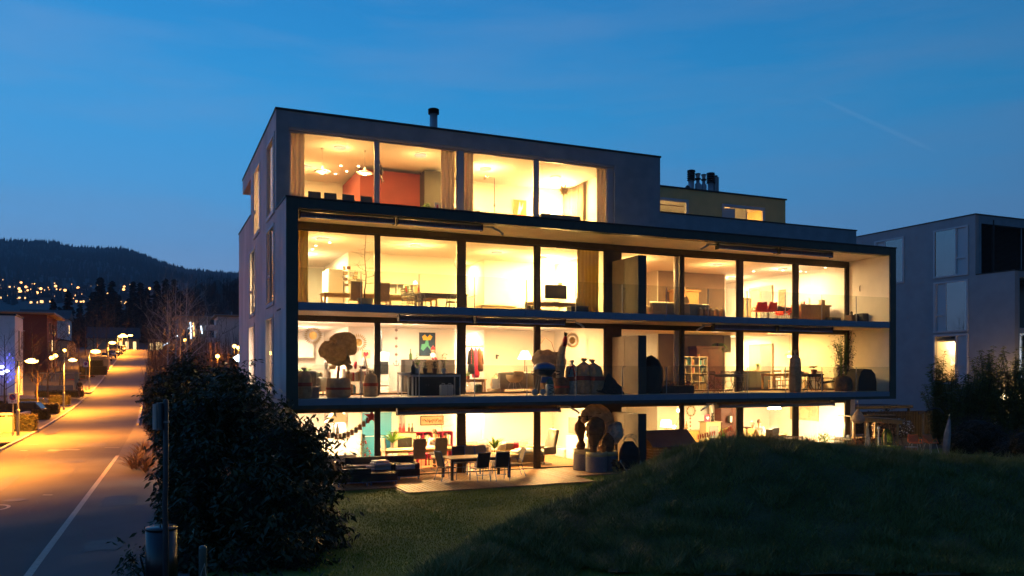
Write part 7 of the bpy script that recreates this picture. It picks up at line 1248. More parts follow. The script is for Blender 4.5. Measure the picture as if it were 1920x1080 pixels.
part('roof_pipe', M_['galv'], H4, (8.2,8.6,230,230.4,18.6,20.0), (9.6,9.9,230,230.3,18.6,19.5))
for i, (p0, p1, c) in enumerate((((330,631),(361,611),'w'),((338,635),(357,624),'o'),((357,605),(358,634),'w'),((362,606),(364,630),'o'),((306,648),(316,642),'w'),((377,612),(379,625),'w'))):
    d_ = 212; a = AT(p0[0], d_); b = AT(p1[0], d_); za = CAMZ-(p0[1]-699)/FPX*d_; zb2 = CAMZ-(p1[1]-699)/FPX*d_
    t = T('light_string', ['long white string of lights sloping along the upper balcony rail','orange string of lights sloping below the white one','vertical white string of lights on the balcony corner','vertical orange string of lights beside the white corner one','short white string of lights low among the birch branches','short white icicle lights right of the corner'][i], 'fairy lights', (a[0], a[1], za)); n_ = 14
    EM_ = emit('string_white_glow', (.65,.82,1), 5) if c == 'w' else emit('string_orange_glow', (1,.5,.15), 5)
    for k in range(n_+1): f = k/n_; MB().ell(((b[0]-a[0])*f, (b[1]-a[1])*f, (zb2-za)*f), (.16,.16,.13), 6, 4).build('bulb', EM_, t)
    MB().tube([(0,0,0),(b[0]-a[0],b[1]-a[1],zb2-za)], .03, 4).build('cord', M_['dark'], t)
# ================================================================ street lamps
def street_lamp(x, y, z, h, label, arm=.9, p=2600, big=1, ang=168):
    t = T('street_lamp', label, 'street lamp', (x, y, z), 0, 'street lamps along the road')
    MB().tube([(0,0,0),(0,0,h*.35),(0,0,h*.36),(0,0,h)], [.085,.085,.06,.055], 10).build('pole', M_['galv'], t); MB().lathe([(.1,h*.33),(.1,h*.35)], 10).build('collar', M_['alu'], t)
    MB().tube([(0,0,h-.04),(arm*.5,0,h+.03)], .035, 8).build('arm', M_['galv'], t); MB().rbox((arm*.75,0,h+.06), (.62,.26,.11), .04).build('head', M_['galv'], t)
    MB().ell((arm*.75,0,h-.0), (.34*big,.20*big,.14*big), 12, 8).build('bulb', G_SOD, t, True)  # oversize bulb: the lamp's glare is put into its shape
    lamp('bulb_light', 'SPOT', (arm*.75,0,h-.14*big-.14), p, SODIUM, t, .12, ang=ang, blend=.6); return t
LPS = [(-7.1,53.9,4.3,4200),(-7.1,79.7,4.35,3800),(-7.1,110,4.6,4200),(-7.1,153.6,4.2,4000),(-7.1,192,4.1,3600),(-7.1,206,4,2600),(-6.9,216,3.4,2000),(-6.0,223,3.4,1600)]
LL = ['street lamp nearest the camera, beside the no parking sign','second street lamp up the road, by the bus shelter','third street lamp, with the small white sign beside it','fourth street lamp, by the low garage wall','fifth street lamp, at the front of the far cluster','sixth street lamp, in the far cluster','seventh street lamp, in the far cluster before the house','last street lamp, right of the far cluster']
for (x, y, h, p), lb in zip(LPS, LL): street_lamp(x, y, zr(y)+.08, h, lb, p=p*SK, big=1 if y < 100 else 1.6)
street_lamp(-8.6, 36, .0, 4.3, 'street lamp out at the left beyond the frame that lights the near road', p=4600*SK, ang=150)
for i, (px, py, d, p) in enumerate(((347,638,150,2500),(408,668,120,3800),(439.5,649,130,1600),(447,652,130,1600),(121,657,150,900),(97,671,110,500),(104,667,112,500))):
    x, y = AT(px, d); zz = CAMZ-(py-699)/FPX*d; t = T('small_street_lamp', ['orange lamp among the birch branches','bright orange lamp in front of the pink apartments','left globe of the twin lamp by the house corner','right globe of the twin lamp by the house corner','round orange globe lamp before the cream house','low warm lamp left of the second street lamp','small warm lamp right beside the low one'][i], 'street lamp', (x, y, zr(y)), 0, 'smaller lamps among the trees'); h = zz-zr(y)
    MB().tube([(0,0,0),(0,0,h-.2)], .06, 6).build('pole', M_['galv'], t); MB().ell((0,0,h), (.3,.3,.26), 10, 8).build('globe', G_SOD, t, True); lamp('point_light', 'POINT', (0,-.6,h), p*SK*(.16 if d > 100 else .4), SODIUM, t, .2)
x, y = AT(446, 60); t = T('white_sign_lamp', 'cold white lit panel at the house corner', 'lamp', (x, y, 0)); zz = CAMZ-(671-699)/FPX*60; MB().tube([(0,0,0),(0,0,zz)], .05, 6).build('post', M_['dark'], t); MB().prism([(-.36,.0),(.0,-.3),(.28,-.28),(.25,.5),(.1,.28)], -.04, .04).build('panel', emit('cold_white_glow', (.75,.95,1), 6), t).location = (0,0,zz)
for x_ in ((10,.7),): pass
t = T('blue_light_tree', 'blue violet lights glowing in the bare tree at the left edge', 'fairy lights', (AT(8,88)[0], AT(8,88)[1], 0)); EMB = emit('blue_string_glow', (.15,.15,1), 1.6)
for k in range(26): MB().ell((rnd.uniform(-1.2,1.0), rnd.uniform(-.5,.5), rnd.uniform(2.2,6.0)), (.07,.07,.07), 6, 4).build('bulb', EMB, t)
MB().tube([(-1,0,3),(0,0,4.5),(.8,0,3)], .015, 4).build('cord', M_['dark'], t); lamp('blue_glow', 'POINT', (0,.6,4), 45, (.2,.2,1), t, .4)
for i, (px, py) in enumerate(((12,696),(2,688),(4,699))): x, y = AT(px, 86); zz = CAMZ-(py-699)/FPX*86; t = T('blue_flood_lamp', ['bright blue white spot low in the bare tree','blue white spot at the very left edge','small blue white spot below the others'][i], 'lamp', (x, y, 0)); MB().ell((0,0,zz), (.28,.2,.16), 10, 8).build('globe', emit('blue_white_glow', (.7,.75,1), 6), t, True); MB().tube([(0,0,0),(0,0,zz-.15)], .03, 5).build('post', M_['dark'], t)
# ================================================================ signs, shelter, walls, cars on the left
def nopark(px, d, w, label, h=2.3, text=True):
    x, y = AT(px, d); t = T('no_parking_sign', label, 'road sign', (x, y, zr(y)-.0), -YAW); hh = w*1.15
    MB().tube([(0,.03,-.5),(0,.03,h+hh/2)], .03, 8).build('post', M_['galv'], t); MB().rbox((0,0,h), (w,.02,hh), .01).build('board', M_['white'], t)
    MB().lathe([(w*.36,-.016),(w*.36,-.0105)], 24, c=(0,0,h+.14*w), axis='y').build('red_ring', mat('sign_red', (.45,.02,.02), .5), t); MB().lathe([(w*.27,-.021),(w*.27,-.0165)], 24, c=(0,0,h+.14*w), axis='y').build('blue_disc', mat('sign_blue', (.01,.04,.25), .5), t)
    MB().box((0,-.024,h+.14*w), (w*.58,.004,w*.09), ry=R(45)).build('red_bar', mat('sign_red', (.45,.02,.02), .5), t)
    if text:
        for k in range(3): MB().box((0,-.013,h-w*(.30+.08*k)), (w*(.36-.06*k),.004,w*.035)).build('text_line', M_['dark'], t)
        for s in (-1, 1): MB().prism([(s*w*.36-.03,0),(s*w*.36+.03,0),(s*w*.36,.05)], -.015, -.011).build('arrow', M_['dark'], t).location = (0,0,h-w*.34)
    return t
nopark(23.5, 46, .50, 'white no parking board with arrows beside the nearest street lamp', h=CAMZ-(747-699)/FPX*46-zr(46)-.0)
nopark(161, 96, .55, 'small white no parking board by the third street lamp', h=CAMZ-(692-699)/FPX*96-zr(96)); nopark(226, 175, .7, 'tiny no parking board in the far lamp cluster', h=CAMZ-(647-699)/FPX*175-zr(170), text=False)
cm = mat('lit_concrete', (.36,.33,.28), .85, var=.12, vs=1.5, bump=.2, bs=20)
x, y = GR(-2, 815, .0); t = T('planter_wall', 'low concrete wall with a rail at the left edge of the road', 'wall', (x, y, 0)); MB().bx(-4,.7,0,.35,0,1.05).build('wall', cm, t); MB().bx(.35,.7,.351,8,0,1.05).build('wall', cm, t); MB().bx(-4,.72,.05,.25,1.15,1.28).build('rail', M_['lgrey'], t); [MB().bx(a,a+.1,.1,.2,1.05,1.15).build('post', M_['lgrey'], t) for a in (-3,-1,.3)]
x, y = GR(19, 812, 0); t = T('boulder', 'pale rock at the end of the low concrete wall', 'rock', (x+.1, y, 0)); mb = MB(); crumple(mb, (0,0,.18), (.42,.3,.28), 3, 10, 7, .16); mb.build('rock', cm, t); MB().ell((.3,-.2,.06), (.14,.1,.09), 7, 5).build('small_rock', cm, t)
def car(label, x, y, z, rz, paint, L_=4.2, W_=1.75, H_=1.42, wagon=True):
    t = T('parked_car', label, 'car', (x, y, z), rz, 'cars parked left of the road'); h = L_/2
    prof = [(-h,.35),(-h+.02,.72),(-h+.12,.86),(-h+.9,.93),(-h+.95,.95)] # front along -X
    low = [(-h,.32),(-h+.02,.70),(-h+.15,.82),(-h+1.0,.92),(h-.12,.96),(h-.02,.86),(h,.35)]
    bm = bmesh.new(); n = 7; rows = []
    for u in (-1, -.92, -.5, 0, .5, .92, 1):
        rows.append([bm.verts.new((p[0]*(1-.015*abs(u)), u*W_/2, p[1]-(.05 if abs(u) == 1 else 0)*(p[1] > .5))) for p in low])
    for a, b in zip(rows, rows[1:]):
        for i in range(len(low)-1): bm.faces.new((a[i], a[i+1], b[i+1], b[i]))
        bm.faces.new((a[0], b[0], b[-1], a[-1]))
    bm.faces.new(rows[0]); bm.faces.new(rows[-1][::-1])
    me = bpy.data.meshes.new('body'); bmesh.ops.recalc_face_normals(bm, faces=bm.faces); bmesh.ops.bevel(bm, geom=[e for e in bm.edges if e.is_manifold and e.calc_face_angle(0) > .6], offset=.05, segments=2, affect='EDGES'); bm.to_mesh(me); bm.free(); me.polygons.foreach_set('use_smooth', [True]*len(me.polygons)); me.materials.append(paint); link('body', me, t)
    back = h-.15 if wagon else h-.7
    MB().prism([(-h+1.0,.93),(-h+1.75,H_-.06),(back-.35,H_-.05),(back,.95)], -W_/2+.12, W_/2-.12).build('windows', mat('car_glass', (.02,.022,.028), .08), t)
    MB().rbox(((-h+1.8+back-.4)/2,0,H_-.03), (back-.4+h-1.75,W_-.26,.07), .03).build('roof', paint, t, True)
    for a in (-h+1.75, (back-h+1.6)/2, back-.4): 
        for s in (-1, 1): MB().tube([(a, s*(W_/2-.11), .94),(a+(.0 if a > -h+1.8 else -.0), s*(W_/2-.125), H_-.05)], .035, 4).build('pillar', paint, t)
    for a in (-h+.8, h-.8):
        for s in (-1, 1):
            w = MB().lathe([(.31,-.1),(.33,-.06),(.33,.06),(.31,.1)], 18, c=(a, s*(W_/2-.09), .33), axis='y').build('wheel', M_['black'], t, True); MB().lathe([(.19,-.112),(.19,.112)], 12, c=(a, s*(W_/2-.09), .33), axis='y').build('rim', M_['alu'], w)
    for s in (-1, 1):
        MB().rbox((-h+.06, s*(W_/2-.3), .68), (.14,.36,.13), .03).build('headlight', M_['lgrey'], t); MB().rbox((h-.04, s*(W_/2-.2), .78), (.1,.3,.16), .03).build('taillight', mat('tail_red', (.35,.01,.01), .3), t); MB().rbox((-h+1.35, s*(W_/2+.04), .98), (.16,.14,.1), .03).build('mirror', paint, t)
    MB().bx(h, h+.012, -.26,.26,.5,.6).build('number_plate', M_['white'], t); MB().rbox((h-.02,0,.42), (.12,W_-.1,.16), .04).build('bumper', M_['dark'], t)
    return t
pb = mat('paint_black', (.015,.015,.02), .25, spec=.6); pbl = mat('paint_blue', (.02,.03,.08), .25, spec=.6); ps = mat('paint_silver', (.32,.32,.33), .28, metal=.5); pr = mat('paint_red', (.30,.02,.02), .3); pg = mat('paint_grey', (.10,.10,.11), .3, metal=.4)
def putcar(px, py, d, rz, paint, label, **k):
    x, y = AT(px, d); z = CAMZ-(py-699)/FPX*d; return car(label, x, y, z, rz, paint, **k)
putcar(26, 790, 60, R(-6), pb, 'black estate car nearest the camera in the car park'); putcar(44, 776, 74, R(-6), pbl, 'dark blue car behind the black estate'); putcar(72, 764, 92, R(-5), ps, 'silver roofed car with red tail lamps beyond the dark blue one')
putcar(154, 722, 118, R(0), pr, 'red car behind the bus shelter corner')
for i, (px, py, d, p) in enumerate(((190,683,140,ps),(200,677,150,pg),(208,671,160,ps),(216,667,172,pbl),(222,664,182,pg),(229,660,195,ps))): putcar(px, py, d, R(90), p, ['silver car first in the far row beyond the garage wall','grey car second in the far row','silver car third in the far row','dark blue car fourth in the far row','grey van like car fifth in the far row','silver car last in the far row before the lamp cluster'][i], H_=1.5 if i != 4 else 1.9)
gm = mat('parking_ground', (.10,.09,.08), .85, var=.15); x, y = AT(40, 76)
# bus shelter / bicycle wall
x, y = AT(112, 84); zb3 = CAMZ-(747-699)/FPX*84; t = T('bus_shelter', 'concrete shelter with a flat roof and open corner left of the second lamp', 'shelter', (x, y, zb3), 0); W2 = 4.3
MB().bx(-2.2,1.25,0,.2,0,1.35).build('wall', cm, t); MB().bx(1.35,1.75,-.3,.3,0,2.55).build('pillar', mat('sand_render', (.5,.42,.28), .85), t); MB().bx(-1.8,1.9,-.5,.9,2.551,2.68).build('roof', cm, t); MB().bx(-1.7,-1.62,.4,.48,0,2.55).build('post', M_['dark'], t); MB().bx(.2,.28,.4,.48,0,2.55).build('post', M_['dark'], t)
x, y = AT(186, 132); zb3 = CAMZ-(697-699)/FPX*132; t = T('garage_wall', 'lit ochre garage wall with a flat lid beside the far row of cars', 'wall', (x, y, zb3-1.0)); MB().bx(-1.6,.95,0,.3,0,3.2).build('wall', mat('sand_render', (.5,.42,.28), .85), t); MB().bx(.951,1.35,-.2,4,0,3.1).build('wall', mat('sand_render', (.5,.42,.28), .85), t); MB().bx(-1.8,1.5,-.3,4.2,3.201,3.4).build('lid', cm, t)
x, y = AT(149, 82); person('small pedestrian in dark clothes walking on the left pavement', x, y, CAMZ-(745-699)/FPX*82, R(20), 'walk', mat('dark_coat', (.04,.03,.03), .9), mat('brown_trousers', (.1,.06,.04), .9), M_['dark'])
# ================================================================ planting
LEAFM = mat('laurel_leaf', (.010,.017,.004), .5, col2=(.034,.038,.010), vs=2.2, spec=.3)
for e_, c_ in zip([n for n in LEAFM.node_tree.nodes if n.type == 'VALTORGB'][0].color_ramp.elements, ((.014,.024,.006,1),(.05,.058,.016,1))): e_.color = c_; HEDGE = mat('hedge_leaf', (.03,.028,.012), .8, col2=(.06,.045,.018), vs=3); OCHL = mat('ochre_leaf', (.10,.06,.012), .7, col2=(.16,.09,.02), vs=4)
def shell_pts(rg, n, c, r, fill=.35):
    P = rg.normal(0,1,(n,3)); P /= np.linalg.norm(P,axis=1)[:,None]; rad = 1-fill*rg.random(n)**1.5; 
    lump = 1+.10*np.sin(P[:,0]*6+c[0])*np.sin(P[:,2]*7+c[1])+.08*np.sin(P[:,1]*11+c[2])
    return P*(rad*lump)[:,None]*np.array(r)+np.array(c)
def bush(name, label, cat, loc, blobs, n, size, m, seed, w=.36, droop=.5, stems=6, group=None, sprays=0):
    t = T(name, label, cat, loc, 0, group); rg = np.random.default_rng(seed); tot = sum(b[3]*b[4]*b[5] for b in blobs)**1; P = []
    vol = [(b[3]*b[4]*b[5])**.67 for b in blobs]; sv = sum(vol)
    for b, v in zip(blobs, vol): P.append(shell_pts(rg, int(n*v/sv), b[:3], b[3:6]))
    P = np.concatenate(P)
    for k in range(sprays):                                       # shoots that break the outline
        b = blobs[int(rg.integers(len(blobs)))]; dr = rg.normal(0,1,3); dr[2] = abs(dr[2])*.9+.1; dr /= np.linalg.norm(dr); s0 = np.array(b[:3])+dr*np.array(b[3:6])*.9; ln = rg.uniform(.25,.62); dd = dr+np.array([.25,0,.4]); m_ = int(rg.integers(9,17))
        f = np.linspace(0,1,m_)[:,None]; P = np.concatenate([P, s0+dd*ln*f-np.array([0,0,.25])*f*f+rg.normal(0,.03,(m_,3))])
    P = P[P[:,2] > .03]; V, F = leaves(P, size, rg, w, droop); np_mesh('foliage', V, F, m, t)
    st = MB()
    for k in range(stems): b = blobs[k % len(blobs)]; st.tube([(b[0]*.5, b[1]*.5, 0), (b[0]*.8+.1, b[1]*.8, b[2]*.6), (b[0], b[1], b[2]+b[5]*.5)], [.05,.035,.012], 6)
    st.build('stem', M_['bark'], t); 
    dk = MB()
    return t
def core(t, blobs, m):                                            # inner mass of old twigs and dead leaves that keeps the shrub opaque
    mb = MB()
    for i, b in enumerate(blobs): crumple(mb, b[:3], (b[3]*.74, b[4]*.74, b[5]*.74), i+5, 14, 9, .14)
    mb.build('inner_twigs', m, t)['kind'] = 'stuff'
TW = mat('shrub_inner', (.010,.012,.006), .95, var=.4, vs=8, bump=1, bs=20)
# the big cherry laurel group in front (camera side) of the house
Bl = [(0,0,1.3,1.15,1.1,1.3),(.1,.2,2.5,1.05,1.0,1.2),(1.2,.6,1.6,1.3,1.2,1.6),(1.3,.4,2.7,.95,.9,.85)]
def PX(px, d, z=0): x, y = AT(px, d); return (x, y, z)
def blobpx(lst, o):                       # (px, top_y, d, rx_px) -> blob relative to o
    out = []
    for px, py, d, rpx, hz in lst:
        x, y = AT(px, d); zt = CAMZ-(py-699)/FPX*d; r_ = rpx/FPX*d; out.append((x-o[0], y-o[1], zt-hz, r_, r_, hz))
    return out
o = PX(400, 17.5); b1 = blobpx([(360,730,18.5,66,1.1),(360,800,17.5,68,1.3),(356,900,16.5,66,1.3),(362,1000,15.5,66,1.2),(362,1090,14.8,62,.9)], o)
t = bush('laurel_shrub', 'tall dark evergreen shrub behind the bare sign pole', 'shrub', o, b1, 11000, .17, LEAFM, 2, droop=.7, sprays=150); core(t, b1, TW)
o = PX(500, 17); b2 = blobpx([(440,722,19.5,75,1.0),(515,775,18.5,82,1.1),(470,860,17,95,1.4),(545,900,16.8,72,1.3),(470,990,15.6,95,1.3),(550,1010,15.6,62,1.1),(460,1100,14.6,95,.9),(555,1100,14.8,55,.7)], o)
t = bush('laurel_shrub', 'broad dark evergreen shrub hiding the left corner of the terrace', 'shrub', o, b2, 17000, .17, LEAFM, 3, droop=.7, sprays=420); core(t, b2, TW)
o = PX(580, 18.5); b3 = blobpx([(575,800,18.8,42,.8),(590,870,18.2,38,.8),(592,950,17.6,36,.8),(600,1010,17,30,.7)], o)
t = bush('laurel_shrub', 'outer shrub with drooping shoots silhouetted against the lit glass', 'shrub', o, b3, 2600, .18, LEAFM, 4, droop=.8, sprays=190)
o = PX(262, 13.6); b4 = blobpx([(263,1015,13.4,24,.5),(258,1050,13.2,22,.4)], o); bush('laurel_sprig', 'low sprig of long leaves left of the steel bin', 'shrub', o, b4, 160, .12, LEAFM, 6, w=.34, droop=.6, sprays=12)
o = PX(330, 30); b5 = blobpx([(345,672,30,34,1.0),(330,700,29,52,1.1),(400,690,27,60,1.2),(440,690,25,36,.9)], o); t = bush('laurel_shrub', 'dark shrub mass behind the big ones with a pointed top', 'shrub', o, b5, 6000, .2, LEAFM, 7, droop=.5, sprays=160); core(t, b5, TW)
o = PX(292, 40); b6 = blobpx([(292,690,40,27,1.3),(300,715,38,34,1.4)], o); t = bush('clipped_hedge', 'rounded clipped dark hedge beside the pavement', 'hedge', o, b6, 6000, .07, LEAFM, 8, droop=0, w=.6); core(t, b6, TW)
o = PX(288, 33); b7 = blobpx([(288,717,33,20,.7),(283,760,31,14,.6)], o); t = bush('ochre_bush', 'small rounded bush with ochre leaves in front of the clipped hedge', 'shrub', o, b7, 3500, .06, OCHL, 9, droop=0, w=.6); core(t, b7, TW)
o = PX(452, 24); b8 = blobpx([(435,705,24,30,.8),(470,735,23,34,.9)], o); t = bush('laurel_shrub', 'leafy shrub reaching up in front of the pink lit side wall', 'shrub', o, b8, 2000, .18, LEAFM, 17, droop=.7, sprays=120)
# dry grasses by the pavement
for i, (px, py, d, n_) in enumerate(((262,800,33,60),(256,815,31,60),(268,780,36,60),(273,800,30,50),(248,822,31,24))):
    x, y = AT(px, d); t = T('dry_grass_clump', ['tall dry grass clump by the pavement, middle','dry grass clump spilling on the pavement','dry grass clump under the ochre bush','dry grass clump against the laurel','thin dry grass tuft at the pavement edge'][i], 'ornamental grass', (x, y, 0), 0, 'dry grasses beside the pavement'); arc_leaves(n_*2, 1.15, .014, rnd, 1.3, droop=.7).build('blades', mat('straw', (.36,.22,.10), .9, var=.3), t)
# street side hedges
def hedgebox(label, px, py0, py1, d, wpx, dep, m=HEDGE, seed=0, n=2600):
    x, y = AT(px, d); z0 = CAMZ-(py1-699)/FPX*d; h = (py1-py0)/FPX*d; w = wpx/FPX*d; t = T('clipped_hedge', label, 'hedge', (x, y, z0), 0, 'clipped hedges left of the road'); rg = np.random.default_rng(seed)
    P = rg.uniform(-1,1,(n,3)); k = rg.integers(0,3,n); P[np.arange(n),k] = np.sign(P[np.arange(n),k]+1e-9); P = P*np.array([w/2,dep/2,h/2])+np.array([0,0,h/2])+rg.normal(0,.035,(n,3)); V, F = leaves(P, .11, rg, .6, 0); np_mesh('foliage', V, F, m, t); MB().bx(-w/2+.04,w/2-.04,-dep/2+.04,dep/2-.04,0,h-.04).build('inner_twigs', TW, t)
hedgebox('low dark hedge at the left edge behind the first lamp', 42, 778, 808, 50, 44, 1.0, seed=1); hedgebox('square lit hedge between the parked cars and the pavement', 90, 757, 774, 66, 34, 1.2, seed=2, n=3000); hedgebox('dark low hedge to the right of the black estate', 77, 768, 787, 60, 24, 1.0, seed=3)
hedgebox('long hedge before the bus shelter', 112, 733, 744, 82, 76, 1.2, seed=4, n=3000); hedgebox('hedge between the silver car and the second lamp', 112, 742, 758, 74, 32, 1.0, seed=5); hedgebox('dark hedge below the garage wall', 175, 687, 703, 118, 44, 1.4, seed=6, n=3000); hedgebox('hedge at the corner of the side street', 178, 676, 690, 128, 26, 1.2, seed=7)
# bare trees along the street
def street_tree(px, py, d, h, label, seed, m=M_['bark'], spread=.5, n0=14, lv=2, r0=.09, lo=.3, grp='bare trees beside the road', name='bare_tree'):
    x, y = AT(px, d); z0 = CAMZ-(py-699)/FPX*d; t = T(name, label, 'tree', (x, y, z0), 0, grp); bare(t, (0,0,0), h, seed, m, lv, spread, r0, n0=n0, lo=lo); return t
twig = mat('sodium_lit_twig', (.13,.085,.055), .9, var=.3)
street_tree(9, 775, 62, 6.0, 'bare tree with blue lights at the left edge', 1, twig, n0=20, lv=3); street_tree(70, 760, 72, 5.2, 'bare street tree between the first two lamps, left', 2, twig, n0=20, lv=3); street_tree(90, 745, 80, 5.2, 'bare street tree whose twigs glow orange beside the second lamp', 3, twig, n0=20, lv=3)
street_tree(113, 728, 92, 5.0, 'bare street tree behind the bus shelter', 4, twig, n0=16, lv=3); street_tree(148, 712, 115, 6.5, 'bare tree left of the third lamp', 5, twig, n0=18, lv=3)
for i, (px, py, d, h) in enumerate(((60,716,110,8),(100,690,130,9),(135,690,160,10),(160,680,170,11),(182,672,185,13),(200,668,200,14),(214,660,215,14),(175,660,225,12),(252,658,235,10),(272,660,225,9))): street_tree(px, py, d, h, ['bare tree before the red brown house','bare tree right of the red brown house','bare tree before the cream house','bare tree left of the far cars','large bare tree above the far cars','large bare tree behind the lamp cluster','bare tree right behind the lamp cluster','bare tree under the firs','bare tree before the lit gable','bare tree at the right end of the street'][i], 20+i, twig if i < 8 else M_['bark'], n0=20, lv=2, r0=.12, lo=.2)
for i, (px, py, d, h, sp) in enumerate(((315,716,75,8.5,.42),(330,712,60,7.5,.5),(350,716,52,6.5,.45),(372,712,60,6.8,.4),(300,700,110,9,.45),(292,690,130,9,.5),(318,690,150,14,.4),(338,690,120,11,.45),(285,672,170,9,.5),(355,690,100,8,.4))):
    street_tree(px, py, d, h, ['leaning birch with a pale trunk left in the thicket','birch crossing the string of lights','bare branching tree above the laurel tops','slim bare tree before the balconies','dark bare tree by the street, upper thicket','bare bushy tree at the end of the hedge','tall birch rising to the fir line','tall bare birch against the firs','thick bare shrub tree at the street end','bare tree left of the pink apartments'][i], 40+i, M_['barkp'] if i in (0,1,2,6,7) else M_['bark'], sp, 16, 3 if i < 5 else 2, .07, .2, 'bare trees right of the road')
# brushwood mass right of the road
rg = np.random.default_rng(77); mb = MB()
for k in range(900):
    px = 278+172*rg.random(); d = rg.uniform(44, 190); x, y = AT(px, d); z0 = zr(y); h = rg.uniform(1.6, 4.2)*(1+(d-44)/140)
    lean = rg.normal(0, .35, 2)*h*.3; mb.tube([(x, y, z0), (x+lean[0]*.4, y+lean[1]*.4, z0+h*.5), (x+lean[0], y+lean[1], z0+h)], [.03,.02,.006], 3, False)
    for j in range(3): a = rg.uniform(0, 6.3); mb.tube([(x+lean[0]*.4, y+lean[1]*.4, z0+h*(.35+.15*j)), (x+lean[0]*.5+math.cos(a)*.5, y+lean[1]*.5+math.sin(a)*.5, z0+h*(.6+.15*j))], [.012,.004], 3, False)
mb.build('brushwood', mat('brushwood_twig', (.10,.065,.05), .95, var=.3), kind='stuff')
rg = np.random.default_rng(78); P = []
for k in range(15000): px = 276+176*rg.random(); d = rg.uniform(46, 185); x, y = AT(px, d); P.append((x, y, zr(y)+rg.random()**1.6*(2.0+(d-44)*.018)))
V, F = leaves(np.array(P), .26, rg, .35, -.2); np_mesh('undergrowth', V, F, mat('undergrowth_leaf', (.05,.035,.02), .95, col2=(.09,.06,.035), vs=.5), kind='stuff')
# firs
def fir(label, px, ytop, d, base, seed, w=.34, grp='dark firs beyond the street'):
    x, y = AT(px, d); zt = CAMZ-(ytop-699)/FPX*d; h = zt-base; t = T('fir_tree', label, 'tree', (x, y, base), 0, grp); rg = np.random.default_rng(seed)
    MB().tube([(0,0,0),(0,0,h*.98)], [h*.018,h*.002], 6).build('trunk', M_['bark'], t); V = []; F = []; n = 0; z = h*.08
    while z < h*.99:
        f = 1-z/h; R_ = h*w*.5*f**.8+.15; nb = int(5+13*f)
        for k in range(nb):
            a = rg.uniform(0, 6.28); r_ = R_*rg.uniform(.55, 1.12); dz = rg.uniform(-.3,.3)*h*.02
            for s in range(5):
                f0 = (s+.3)/5.3; c = np.array([math.cos(a)*r_*f0, math.sin(a)*r_*f0, z+dz-r_*.22*f0*f0*1.3+.10*r_*(f0 > .8)]); sz = h*.032*(1.15-f0*.6)
                q = rg.normal(0,1,3); q /= np.linalg.norm(q); p2 = np.cross(q, [math.cos(a), math.sin(a), -.3]); p2 /= np.linalg.norm(p2)+1e-6; dd = np.array([math.cos(a), math.sin(a), -.25])
                V += [c-p2*sz*.7, c+dd*sz*1.5, c+p2*sz*.7, c-dd*sz*.6-np.array([0,0,sz*.4])]; F.append((n,n+1,n+2,n+3)); n += 4
        z += h*.021
    np_mesh('crown', np.array(V), np.array(F), mat('fir_needles', (.010,.017,.014), .95, col2=(.018,.028,.022), vs=.3), t)
    return t
for i, (px, yt, d, w) in enumerate(((99,560,290,.5),(128,545,285,.45),(112,575,270,.5),(172,548,300,.6),(188,520,300,.62),(210,527,305,.5),(222,552,300,.5),(250,528,315,.42),(264,530,318,.42),(276,540,312,.4),(294,527,320,.4),(310,522,322,.4),(327,524,325,.4),(240,560,300,.5),(150,570,280,.5),(338,545,320,.5))):
    fir(['broad fir at the left end of the fir line','pointed fir second from the left in the fir line','low fir in front of the second one','fir at the left flank of the tallest group','tallest broad fir of the fir line','fir on the right shoulder of the tallest','lower fir right of the tallest group','slim fir left of the middle trio','slim fir in the middle trio','slim fir right of the middle trio','fir left of the right hand trio','fir in the centre of the right hand trio','fir right of the right hand trio','low fir filling the gap left of the middle trio','low fir below the tallest group','fir merging with the wooded hill'][i], px, yt, d, 10 if d > 280 else 9, 60+i, w)
# wooded knoll on the right with bare crowns
rg = np.random.default_rng(90); mb = MB(); V = []; n_ = 60
for j in range(8):
    for i in range(n_): px = 330+340*i/(n_-1); d = 300+20*j; top = np.interp(px, [330,350,380,410,440,470,560,670], [580,548,534,531,530,526,520,560]); x, y = AT(px, d); V.append((x, y, 9 if j == 0 else (CAMZ-(top-699)/FPX*(440))*min(1,(j/7)**.8)+2*math.sin(i+j)))
F = [(j*n_+i, j*n_+i+1, (j+1)*n_+i+1, (j+1)*n_+i) for j in range(7) for i in range(n_-1)]; np_mesh('wooded_knoll', V, F, mat('knoll_ground', (.014,.018,.02), .95, var=.4, vs=.06), smooth=True, kind='structure')
for k in range(900):
    px = 340+150*rg.random(); d = rg.uniform(310, 430); x, y = AT(px, d); top = np.interp(px, [330,350,380,410,440,470,560], [560,532,522,520,516,512,510]); j = (d-300)/140; z1 = (CAMZ-(top+rg.uniform(-4,10)-699)/FPX*440)*min(1, max(.12, j)**.8)+rg.uniform(0,3); h = rg.uniform(8, 13)
    ln = rg.normal(0,.6,2); mb.tube([(x,y,z1-h),(x+ln[0]*.4,y,z1-h*.5),(x+ln[0],y,z1)], [.22,.16,.05], 3, False)
    for q in range(9): a = rg.uniform(0,6.3); f = rg.uniform(.35,.95); L2 = h*(1.05-f)*.55; mb.tube([(x+ln[0]*f,y,z1-h*(1-f)),(x+ln[0]*f+math.cos(a)*L2,y+math.sin(a)*L2,z1-h*(1-f)+L2*.9)], [.09,.03], 3, False)
mb.build('bare_woodland', mat('woodland_twig', (.018,.018,.02), .95), kind='stuff')
